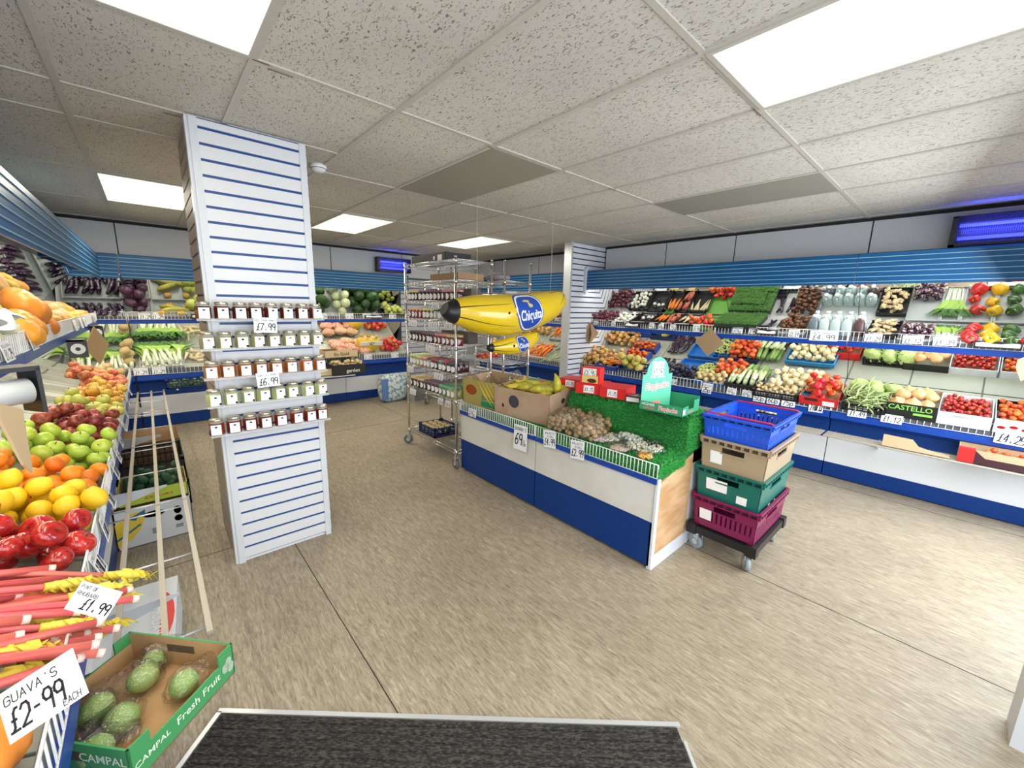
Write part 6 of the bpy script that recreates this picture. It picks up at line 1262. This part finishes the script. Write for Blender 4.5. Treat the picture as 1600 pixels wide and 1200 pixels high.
# flapjack stand
fg = M('flap_green', (.03, .30, .14), .5); fg2 = M('flap_mint', (.10, .50, .32), .5); fp = M('flap_pink', (.80, .22, .20), .5); fwh = M('flap_white', (.85, .88, .85), .5)
fmx = CB(2.405, 1.385, .945, .06)
fs = tag(O('flapjack_stand', None, mx=fmx), 'green cardboard Flapjacks counter display with tall rounded header', 'display box')
mb = MB().box(0, 0, 0, .29, .27, .004).box(0, 0, 0, .29, .004, .06).box(0, .266, 0, .29, .27, .10).box(.286, 0, 0, .29, .09, .06).box(.286, .18, 0, .29, .27, .085).box(.286, .09, 0, .29, .18, .035)
for t in textpoly('Flapjacks', .036, .05): mb.poly([(.195 + p[0], -.0010, .030 + p[1] * 1.15) for p in t], 2)
for t in textpoly('Flapjacks', .036, .015): mb.poly([(.195 + p[0], -.0016, .030 + p[1] * 1.15) for p in t], 1)
for t in textpoly('HIGHER', .026): mb.poly([(.06 + p[0], -.0012, .043 + p[1]) for p in t], 2)
for t in textpoly('NATURE', .020): mb.poly([(.065 + p[0], -.0012, .018 + p[1]) for p in t], 1)
for t in textpoly('Flapjacks', .026): mb.poly([(.2912, .13 + p[0], .018 + p[1] * .8) for p in t], 1)
mb.box(.288, .005, .012, .2912, .04, .045, 2)
kid('tray', mb.mesh('ftray', fg, fp, fwh), fs)
hp = [(0, 0), (0, .23), (.03, .235)] + [(.115 - .085 * math.cos(a), .235 + .115 * math.sin(a)) for a in [PI * k / 12 for k in range(1, 12)]] + [(.20, .235), (.23, .24), (.23, 0)]
mb = MB().ext([(a + .0, b) for a, b in hp], lambda p, t: (t, p[0], p[1]), -.004, .0, 0)
pl = lambda a, b: (.0008, a, b)
for t in textpoly('Flapjacks', .058, .05): mb.poly([(.0008, .115 + p[0] * .9, .155 + p[1] * 1.15 + p[0] * .12) for p in t], 2)
for t in textpoly('Flapjacks', .058, .015): mb.poly([(.0014, .115 + p[0] * .9, .155 + p[1] * 1.15 + p[0] * .12) for p in t], 1)
for t in textpoly('Simply delicious', .018): mb.poly([(.0010, .115 + p[0], .215 + p[1]) for p in t], 2)
mb.box(0, .07, .225, .0012, .16, .32, 3); mb.box(0, .09, .02, .0014, .15, .05, 1)
stroke(mb, '3 FOR', .078, .285, .02, .075, lambda a, b: (.0018, a, b), 4); stroke(mb, '£1.50', .078, .240, .032, .08, lambda a, b: (.0018, a, b), 4)
kid('header', mb.mesh('fhead', fg2, fp, fwh, card, ink), fs, loc=(.004, .008, 0), rot=(0, 0, -.5))
# counter price cards
def CC(px, py, w, h, lines, label, rz=0):
    p = hit(px, py, 'x', 2.138); pricecard(Matrix.Translation((2.138, p.y, p.z)) @ Matrix.Rotation(-PI / 2, 4, 'Z') @ Matrix.Rotation(-.06, 4, 'X') @ Matrix.Rotation(rz, 4, 'Y'), w, h, lines, label)
CC(813, 684, .155, .205, [("BANANA'S", .06, .78, .13, .88), ('69', .12, .22, .42, .55), ('lb', .66, .22, .22, .28)], "large white BANANA'S 69 lb price card on the counter front", -.03)
CC(858.5, 686, .12, .13, [('WALNUTS', .12, .78, .12, .8), ('IN SHELL', .3, .60, .10, .55), ('£4.99', .06, .14, .38, .9)], 'white WALNUTS £4.99 price card on the counter rail', -.12)
CC(902, 703, .12, .13, [('WALNUTS', .12, .78, .12, .8), ('IN SHELL', .3, .60, .10, .55), ('£2.99', .06, .14, .38, .9)], 'white WALNUTS £2.99 price card on the counter rail, nearest the corner', -.10)
CC(738, 645, .115, .075, std('BANANAS', '69p'), 'small white price card on the counter rail below the ochre carton')

# ------------------------------------------------------------------ stacked crates on a dolly
def supercrate(w, d, h, mt, open_ribs=True, label=None):
    "w along x, d along y; tapered, double rim, hand slots and ribs"
    mb = MB(); tp = .014; t = .005
    def side(a0, a1, b0, b1, z0, z1, m=0): pass
    for (x0, y0, x1, y1, nx, ny) in ((0, 0, w, 0, 0, -1), (0, d, w, d, 0, 1), (0, 0, 0, d, -1, 0), (w, 0, w, d, 1, 0)):
        L = w if nx == 0 else d
        def P(u, z, o=0):
            k = tp * (1 - z / h); uu = k + (L - 2 * k) * u
            off = -k + o
            if nx == 0: return (uu, y0 + ny * off, z)
            return (x0 + nx * off, uu, z)
        def q(u0, u1, z0, z1, o=0, th=t, m=0):
            b = len(mb.v); mb.v += [P(u0, z0, o), P(u1, z0, o), P(u1, z1, o), P(u0, z1, o), P(u0, z0, o - th), P(u1, z0, o - th), P(u1, z1, o - th), P(u0, z1, o - th)]
            for f in ((0, 1, 2, 3), (7, 6, 5, 4), (0, 4, 5, 1), (1, 5, 6, 2), (2, 6, 7, 3), (3, 7, 4, 0)): mb.f.append([b + i for i in f]); mb.mi.append(m); mb.sm.append(0)
        hz0, hz1 = h * .60, h * .76; a, b_ = .33, .67
        q(0, 1, 0, h * .22 if open_ribs else hz0)
        if open_ribs:
            n = int(L / .03)
            for i in range(n): u = (i + .15) / n; q(u, u + .62 / n, h * .20, h * .56)
            q(0, 1, h * .54, hz0)
        q(0, a, hz0, hz1); q(b_, 1, hz0, hz1); q(0, 1, hz1, h)
        q(-.0, 1, h - .012, h, .014, .016); q(0, 1, h * .80, h * .80 + .005, .010, .012)
        n = int(L / .045)
        for i in range(n): u = (i + .22) / n * .985; q(u, u + .6 / n * .985, h * .83, h * .925, .0012, .002, 2)
        for i in range(n + 1): u = i / n * .985; q(u, u + .012, h * .80, h - .006, .012, .012)
        q(a - .02, b_ + .02, hz0 - .008, hz0, .006, .008); 
        if label and nx == -1:
            for (u0, u1, z0, z1) in label: q(u0, u1, z0 * h, z1 * h, .0035, .003, 1)
    mb.box(tp, tp, 0, w - tp, d - tp, .006)
    return mb
CRX, CRY = 2.60, .65
crs = (('purple_crate', (.20, .008, .07), .195, .215, True, ((.70, .90, .25, .58),), 'purple plastic crate at the bottom of the stack on the dolly'),
       ('green_crate', (.005, .14, .11), .40, .21, False, ((.50, .84, .30, .66), (.18, .34, .12, .36)), 'dark green plastic crate with torn labels, second from the bottom of the stack'),
       ('beige_crate', (.40, .30, .19), .60, .21, False, ((.66, .85, .22, .60),), 'beige plastic crate, second from the top of the stack'),
       ('blue_crate', (.015, .09, .62), .80, .155, True, None, 'bright blue plastic crate with red bars on top of the stack'))
for i, (nm, c, z, h, ribs, lb, lab) in enumerate(crs):
    mt = M(nm + '_plastic', c, .35, coat=.15); md = M(nm + '_slot', tuple(q * .18 for q in c), .6); mb = supercrate(.58, .39, h, mt, ribs, lb)
    o = tag(O(nm, mb.mesh(nm, mt, labw, md), mx=Matrix.Translation((CRX + (.0, .006, .004, .012)[i], CRY + (.0, .004, -.004, .004)[i], z))), lab, 'crate', 'stacked crates on the dolly')
    if i == 3:
        for x in (.03, .55): O('red_bar', MB().tube([(x, .0, h + .002), (x, .012, h + .008), (x, .378, h + .008), (x, .39, h + .002)], .005, 6).mesh('rbar', redp), parent=o)
dl = tag(O('crate_dolly', None, loc=(CRX - .01, CRY - .01, 0)), 'black plastic wheeled dolly carrying the stack of crates', 'dolly')
mb = MB().box(0, 0, .135, .61, .045, .185).box(0, .37, .135, .61, .415, .185).box(0, 0, .135, .045, .415, .185).box(.565, 0, .135, .61, .415, .185).box(.045, .17, .14, .565, .25, .17).box(.26, .045, .14, .35, .37, .17)
for x, y in ((0, 0), (.56, 0), (0, .365), (.56, .365)): mb.box(x - .006, y - .006, .125, x + .056, y + .056, .194)
kid('deck', mb.mesh('dolly', black), dl)
wh = MB().tube([(0, -.014, .048), (0, .014, .048)], .048, 20, 0).tube([(0, -.016, .048), (0, .016, .048)], .02, 12, 1).mesh('wheel', M('wheel_grey', (.30, .34, .36), .4), alu)
for x, y, a in ((.05, .05, .6), (.05, .36, 1.2), (.56, .05, .2), (.56, .36, 2.0)):
    k = kid('caster', MB().box(-.02, -.022, .08, .02, -.017, .13).box(-.02, .017, .08, .02, .022, .13).box(-.025, -.025, .125, .025, .025, .135).mesh('fork', M('fork_metal', (.55, .58, .6), .3, .8)), dl, loc=(x, y, 0), rot=(0, 0, a)); kid('wheel', wh, k, loc=(.012, 0, 0))

# ------------------------------------------------------------------ chrome wire racks
def wireshelf(w, d, n=None):
    "w along x, d along y, top at z=0"
    mb = MB(); r = .0032
    for y in (0, d): mb.tube([(0, y, 0), (w, y, 0)], r, 5).tube([(0, y, -.034), (w, y, -.034)], r * .8, 5)
    for x in (0, w): mb.tube([(x, 0, 0), (x, d, 0)], r, 5).tube([(x, 0, -.034), (x, d, -.034)], r * .8, 5)
    for L, f in ((w, lambda t, z: (t, 0, z)), (w, lambda t, z: (t, d, z)), (d, lambda t, z: (0, t, z)), (d, lambda t, z: (w, t, z))):
        n = int(L / .035); pts = [f(L * i / n, -.032 if i % 2 else -.002) for i in range(n + 1)]; mb.tube(pts, .0018, 4, cap=False)
    n = int(d / .022)
    for i in range(1, n): y = d * i / n; mb.box(0, y - .0013, -.002, w, y + .0013, .001)
    for x in (w * .33, w * .66): mb.tube([(x, 0, -.003), (x, d, -.003)], .0025, 4)
    return mb.mesh('wireshelf', chrome)
def rack(x, y, w, L, H, zs, label, casters=True):
    r = tag(O('wire_rack', None, loc=(x, y, 0)), label, 'wire rack', 'chrome wire racks')
    z0 = .12 if casters else 0
    post = MB().tube([(0, 0, z0), (0, 0, H)], .0125, 10).tube([(0, 0, H), (0, 0, H + .01)], .0135, 10).tube([(0, 0, .5), (0, 0, .503)], .014, 10)
    for z in zs: post.tube([(0, 0, z - .035), (0, 0, z + .004)], .0165, 10)
    pm = post.mesh('post', chrome)
    for a, b in ((0, 0), (w, 0), (0, L), (w, L)):
        kid('post', pm, r, loc=(a, b, 0))
        if casters:
            k = kid('caster', MB().box(-.02, -.018, .06, .02, -.014, .12).box(-.02, .014, .06, .02, .018, .12).box(-.03, -.02, .112, .03, .02, .122).mesh('fork2', M('fork_metal')), r, loc=(a, b, 0), rot=(0, 0, rnd.uniform(0, 3))); kid('wheel', MB().tube([(0, -.013, .052), (0, .013, .052)], .052, 20, 0).tube([(0, -.015, .052), (0, .015, .052)], .02, 12, 1).mesh('wheel2', M('wheel_dark', (.14, .14, .14), .5), alu), k, loc=(.015, 0, 0))
    sm_ = wireshelf(w, L)
    for z in zs: kid('wire_shelf', sm_, r, loc=(0, 0, z))
    return r
RX, RY, RW, RL = 2.13, 3.17, .42, .97
ZS = [.19, .70, .95, 1.215, 1.46, 1.645, 1.835, 2.02]
rack(RX, RY, RW, RL, 2.035, ZS, 'chrome wire rack on castors full of jam jars, left of the inflatable bananas')
rack(2.72, 3.17, .36, .97, 2.05, [.19, .62, 1.0, 1.40, 1.62, 1.86, 1.94][:6], 'chrome wire rack behind the large inflatable banana, right of the jam rack')
rack(3.25, 4.6, .40, 1.1, 1.95, [.2, .7, 1.2, 1.6, 1.9], 'chrome wire rack farthest back, behind the jam rack')
LIDC = {'pink': (.55, .22, .22), 'plum': (.16, .07, .12), 'red': (.42, .05, .05), 'green': (.12, .34, .18), 'lime': (.55, .60, .22), 'gold': (.55, .42, .18), 'peach': (.72, .38, .26), 'black': (.06, .05, .05), 'teal': (.12, .32, .32)}
JC = {'dark': (.05, .008, .01), 'red': (.20, .02, .015), 'lime': (.42, .42, .12), 'orange': (.50, .18, .06), 'green': (.10, .22, .10), 'clear': (.40, .42, .40)}
JM = {}
def jamjar(jc, lc):
    if (jc, lc) not in JM:
        body = MB().lathe([(.028, 0), (.031, .004), (.031, .062), (.026, .072), (.025, .078)], 14).mesh('jam', M('jam_' + jc, JC[jc], .1, coat=.9))
        lid = MB().lathe([(.028, .074), (.030, .077), (.030, .090), (.028, .093), (.001, .093)], 14).mesh('jlid', M('jamlid_' + lc, LIDC[lc], .4, col2=tuple(min(1, q * 1.6 + .08) for q in LIDC[lc]), ns=90))
        lb = MB().ell(lambda t, p: (-.0318 * math.cos(.85 * math.sin(t) * math.cos(p)), -.0318 * math.sin(.85 * math.sin(t) * math.cos(p)), .036 + .026 * math.cos(t)), 12, 8, 0).mesh('jlabel', labw)
        JM[(jc, lc)] = (body, lid, lb)
    return JM[(jc, lc)]
ROWS = [(1.645, [('dark', 'gold')] * 3 + [('dark', 'plum')] * 6 + [('dark', 'pink')] * 3, 'top jar shelf'), (1.46, [('red', 'peach')] * 4 + [('red', 'lime')] * 2 + [('green', 'lime')] + [('clear', 'black')] * 4 + [('dark', 'plum')], 'second jar shelf'),
        (1.215, [('dark', 'black')] * 4 + [('dark', 'plum')] * 3 + [('red', 'pink')] * 3 + [('red', 'gold')] * 2, 'middle jar shelf'), (.95, [('lime', 'lime')] * 3 + [('orange', 'peach')] * 2 + [('clear', 'black')] + [('dark', 'red'), ('dark', 'red'), ('green', 'teal'), ('dark', 'red'), ('dark', 'black'), ('dark', 'black')], 'fourth jar shelf'),
        (.70, [('dark', 'gold')] * 4 + [('dark', 'plum')] * 4 + [('green', 'green')] * 2 + [('lime', 'green')] * 2, 'lowest jar shelf')]
for z, lst, nm in ROWS:
    for dep in range(2 if z > 1 else 3):
        for i, (jc, lc) in enumerate(lst):
            b, l, q = jamjar(jc, lc)
            o = put('jam_jar', b, Matrix.Translation((RX + .045 + .068 * dep, RY + RL - .045 - i * .0755 + rnd.uniform(-.003, .003), z + .001)) @ Matrix.Rotation(rnd.uniform(-.35, .35), 4, 'Z') @ Matrix.Scale(1.13, 4), '%s jam jar with %s lid, %s row, %s, chrome rack' % (jc, lc, ('front', 'second', 'third')[dep], nm), 'jar', '%s %s-lidded jars, %s, %s row' % (jc, lc, nm, ('front', 'second', 'third')[dep]))
            O('lid', l, parent=o); O('label', q, parent=o)
for px, py, w_, z, l in ((680, 475, .12, 1.59, 'below the top row of jars'), (645, 502, .17, 1.405, 'below the peach-lidded jars, left'), (676, 504, .16, 1.405, 'below the second row, middle'), (700, 506, .13, 1.405, 'below the second row by the banana tip'), (672, 538, .17, 1.16, 'below the middle row of jars'), (641, 570, .14, .895, 'below the lime-lidded jars'), (685, 580, .16, .895, 'below the fourth row, right'), (645, 605, .14, .645, 'below the lowest row, left'), (688, 620, .09, .645, 'below the green-lidded jars, left'), (700, 623, .09, .645, 'below the green-lidded jars, right')):
    p = hit(px, py, 'x', RX - .012); pricecard(Matrix.Translation((RX - .0125, p.y, z)) @ Matrix.Rotation(-PI / 2, 4, 'Z') @ Matrix.Rotation(-.15, 4, 'X'), w_, .062, std('PRESERVES', '£3.95 EA'), 'white price card on the chrome rack ' + l, 'price cards on the chrome jam rack')
cr_ = put('navy_crate', c_crate(.34, .30, .10, M('crate_navy'), .028), Matrix.Translation((RX + .02, 3.95, .195)) @ Matrix.Rotation(-PI / 2 , 4, 'Z'), 'dark crate of gold-topped jars at the bottom of the chrome rack', 'crate')
for i in range(12):
    b, l, q = jamjar('dark', 'gold'); o = put('jam_jar', b, Matrix.Translation((RX + .07 + .075 * (i // 4), 3.90 - .075 * (i % 4), .203)), 'dark jar with gold lid standing in the dark crate at rack bottom', 'jar', 'jars in the bottom crate'); O('lid', l, parent=o); O('label', q, parent=o)
def pr_blk(mb, mats):
    mats += [card]; mb.box(.44, -.001, .02, .47, 0, .055, 2); mb.box(.52, -.001, .005, .60, 0, .065, 2)
put('black_box', c_box(.66, .3, .085, M('box_black'), M('box_black'), prints=pr_blk), Matrix.Translation((RX + .05, 4.08, 2.022)) @ Matrix.Rotation(-PI / 2, 4, 'Z'), 'black printed box lying on top of the chrome jam rack', 'box')
put('brown_box', MB().box(0, 0, 0, .5, .3, .07).mesh('bb', M('kraft_rack', (.30, .18, .09), .7)), Matrix.Translation((RX + .06, 3.72, 1.837)) @ Matrix.Rotation(-PI / 2, 4, 'Z'), 'flat brown cardboard box on the second shelf of the jam rack', 'box')
def tub():
    mb = MB().lathe([(.075, 0), (.082, .12), (.085, .125), (.085, .14), (.001, .14)], 22, 0); mb.lathe([(.0785, .02), (.0835, .11)], 22, 1); mb.lathe([(.0845, .05), (.0855, .075)], 22, 2); return mb.mesh('tub', labw, M('tub_pink', (.45, .12, .38), .4, col2=(.75, .55, .70), ns=16), M('tub_purple', (.22, .03, .20), .4))
put('plastic_tub', tub(), Matrix.Translation((2.90, 3.30, 1.622)), 'round pink and purple plastic tub on the rack above the large banana', 'tub')
put('grey_bag', MB().ell(lambda t, p: (.12 * math.sin(t) * math.cos(p), .16 * math.sin(t) * math.sin(p), .045 + .045 * math.cos(t) * (1 + .2 * math.sin(5 * p))), 18, 10).mesh('gbag', M('bag_grey', (.30, .27, .30), .5)), Matrix.Translation((2.86, 3.45, 1.862)), 'folded grey bag on the top shelf of the right-hand chrome rack', 'bag')
put('grey_box', MB().box(0, 0, 0, .35, .28, .22).mesh('gbx', M('carton_grey', (.40, .40, .36), .6)), Matrix.Translation((2.75, 3.22, .622)), 'grey carton on the rack behind the banana carton', 'box')
for i in range(8): item('tomato', 'red_onion', Matrix.Translation((2.80 + .07 * (i % 4), 3.62 + .08 * (i // 4), 1.04)) @ rr() @ Matrix.Scale(.036, 4), 'red and white onion on the rack shelf behind the banana cartons', 'onion', 'onions on the chrome rack')
for zc, yy, lb in ((1.645, 3.3, 'dark carton behind the jars on the top jar shelf'), (1.215, 3.35, 'dark carton behind the middle row of jars')):
    put('dark_carton', MB().box(0, 0, 0, .12, .5, .12).mesh('dc', M('carton_dim', (.20, .18, .16), .7)), Matrix.Translation((2.40, yy, zc + .002)), lb, 'box')

# ------------------------------------------------------------------ inflatable bananas
def inflatable(name, yp, pts, rs, logo, lab, black_to=.055):
    "pts: centre line as photo measurements on the plane y=yp; real inflated tube of radius rs"
    cs = [hit(px, py, 'y', yp) for px, py in pts]
    sc = (hit(800, 488, 'y', yp) - hit(800, 489, 'y', yp)).length
    # resample
    n = 44; ln = [0]
    for a, b in zip(cs, cs[1:]): ln.append(ln[-1] + (b - a).length)
    def cr(v0, v1, v2, v3, t): return .5 * ((2 * v1) + (v2 - v0) * t + (2 * v0 - 5 * v1 + 4 * v2 - v3) * t * t + (3 * v1 - v0 - 3 * v2 + v3) * t ** 3)
    C_, R_ = [], []
    for i in range(n + 1):
        s_ = ln[-1] * i / n; k = 0
        while k < len(ln) - 2 and ln[k + 1] < s_: k += 1
        t = (s_ - ln[k]) / (ln[k + 1] - ln[k]); g = lambda a, j: a[max(0, min(len(a) - 1, j))]
        C_.append(cr(g(cs, k - 1), g(cs, k), g(cs, k + 1), g(cs, k + 2), t)); R_.append(max(.004, cr(g(rs, k - 1), g(rs, k), g(rs, k + 1), g(rs, k + 2), t) * sc))
    mid = C_[n // 2]; M_ = 40
    V = []; mb = MB()
    fr = []
    for i in range(n + 1):
        T_ = (C_[min(i + 1, n)] - C_[max(i - 1, 0)]).normalized(); up = Vector((0, 1, 0)).cross(T_).normalized() * -1; fr.append((T_, up))
    def sp(i, a, off=0):
        T_, up = fr[i]; sid = T_.cross(up); return C_[i] - mid + (up * math.cos(a) + sid * math.sin(a)) * (R_[i] + off)
    for i in range(n + 1):
        for k in range(M_): mb.v.append(tuple(sp(i, 2 * PI * k / M_)))
    for i in range(n):
        for k in range(M_): mb.f.append([i * M_ + k, i * M_ + (k + 1) % M_, (i + 1) * M_ + (k + 1) % M_, (i + 1) * M_ + k]); mb.mi.append(1 if i < n * black_to else 0); mb.sm.append(1)
    mb.f.append(list(range(M_))[::-1]); mb.f.append([n * M_ + k for k in range(M_)]); mb.mi += [1, 0]; mb.sm += [0, 0]
    o = put(name, mb.mesh(name, yelm, black), Matrix.Translation(mid), lab, 'inflatable', 'inflatable bananas')
    side = 1 if (fr[n // 2][0].cross(fr[n // 2][1])).dot(Vector((0, -1, 0))) > 0 else -1
    def front(u, zf, off=.003):
        "u: 0..1 along length, zf: -1..1 height on the front of the tube"
        x = u * n; i = max(0, min(n - 1, int(x))); t = x - i; a = math.acos(max(-1, min(1, zf))) * side
        return sp(i, a, off).lerp(sp(i + 1, a, off), t)
    # seam lines
    sm_ = MB()
    for (u0, z0, u1, z1) in ((.06, .34, .40, .55), (.06, -.42, .44, -.50), (.80, .86, .98, .95), (.86, .0, .985, .66)):
        pts_ = [front(u0 + (u1 - u0) * t / 10, z0 + (z1 - z0) * t / 10, .001) for t in range(11)]; sm_.tube(pts_, [.0042 * (1 - .8 * abs(t / 10 - (0 if u0 < .5 else 1))) * sc * 400 / 1.0 / 1.0 * .5 for t in range(11)], 4)
    vc = front(.37, .12, .0); sm_.ell(lambda t, p: vc + Vector((.010 * math.sin(t) * math.cos(p), -.004, .012 * math.cos(t))), 8, 5)
    O('seam_line', sm_.mesh('seam', black), parent=o)
    # oval shield with the word mark
    u0, u1, zt, zb = logo
    def lm(a, b, off): return front(u0 + (u1 - u0) * (a * .5 + .5 + (.0 if 1 else 0)) + (-b) * .012, zb + (zt - zb) * (b * .5 + .5), off)
    lg = MB()
    def shield(k, off, m):
        prof = []
        for j in range(36):
            a = 2 * PI * j / 36; x, y = math.cos(a), math.sin(a)
            if y > 0: x = math.copysign(abs(x) ** .55, x) * (1 - .0 * y); y = y ** .5 * .98
            if x < 0 and y > 0: x *= 1.06
            prof.append((x * k, y * k))
        c = lm(0, 0, off)
        rings = 6
        for r_ in range(rings):
            for j in range(36):
                A, B = prof[j], prof[(j + 1) % 36]; s0, s1 = r_ / rings, (r_ + 1) / rings
                lg.poly([lm(A[0] * s0, A[1] * s0, off), lm(A[0] * s1, A[1] * s1, off), lm(B[0] * s1, B[1] * s1, off), lm(B[0] * s0, B[1] * s0, off)], m, 1)
    shield(1.0, .0015, 0); shield(.93, .003, 1); shield(.86, .0045, 0)
    for t in textpoly('Chiquita', .54, .02):
        lg.poly([lm(p[0] * .86, p[1] * 1.35 - .12, .008) for p in t], 1)
    lg.mesh
    for (ax, ay, rx_, ry_) in ((-.1, .62, .26, .05), (.02, .50, .07, .14), (.10, .38, .16, .10)):   # plain ornament in place of the figure
        c = [lm(ax + rx_ * math.cos(a), ay + ry_ * math.sin(a), .007) for a in [2 * PI * k / 12 for k in range(12)]]; lg.poly(c, 2)
    O('logo_print', lg.mesh('logo', M('logo_navy', (.01, .06, .36), .3, coat=.4), M('logo_white', (.88, .90, .92), .3, coat=.3), M('logo_gold', (.55, .48, .20), .4)), parent=o)
    return o, C_, mid
ob, Cc_, mid = inflatable('inflatable_banana', 2.88, [(694, 482), (703, 486), (722, 487.5), (742, 490), (768, 492), (792, 492), (820, 488), (845, 481.5), (861, 475), (873, 467.5), (880, 463)], [9, 15, 21.5, 27.5, 31, 32, 30.5, 27.5, 23, 16, 5], (.435, .665, .975, -.86), 'large yellow inflatable Chiquita banana hanging in front of the chrome racks')
for px in (745, 860):
    a = hit(px, 466 if px < 800 else 456, 'y', 2.88); put('hanging_string', MB().tube([(0, 0, 0), (0, 0, CZ - a.z)], .0012, 4).mesh('string', wirew), Matrix.Translation(a), 'thin string holding up the %s end of the large inflatable banana' % ('left' if px < 800 else 'right'), 'string')
ob2, _, _ = inflatable('inflatable_banana', 2.82, [(762.5, 543), (767, 543.5), (778, 543), (790, 541.5), (802, 539.5), (814, 537), (826, 531.5), (834, 526.5), (839, 522), (841, 519.5)], [4, 6.5, 10, 13, 15, 15, 13, 10, 5.5, .8], (.44, .66, .96, -.80), 'small yellow inflatable Chiquita banana hanging below the large one', .06)
a = hit(815, 523, 'y', 2.82); put('hanging_string', MB().tube([(0, .06, .09), (0, .0, 0)], .0012, 4).mesh('string', wirew), Matrix.Translation(a), 'short string joining the small inflatable banana to the large one', 'string')
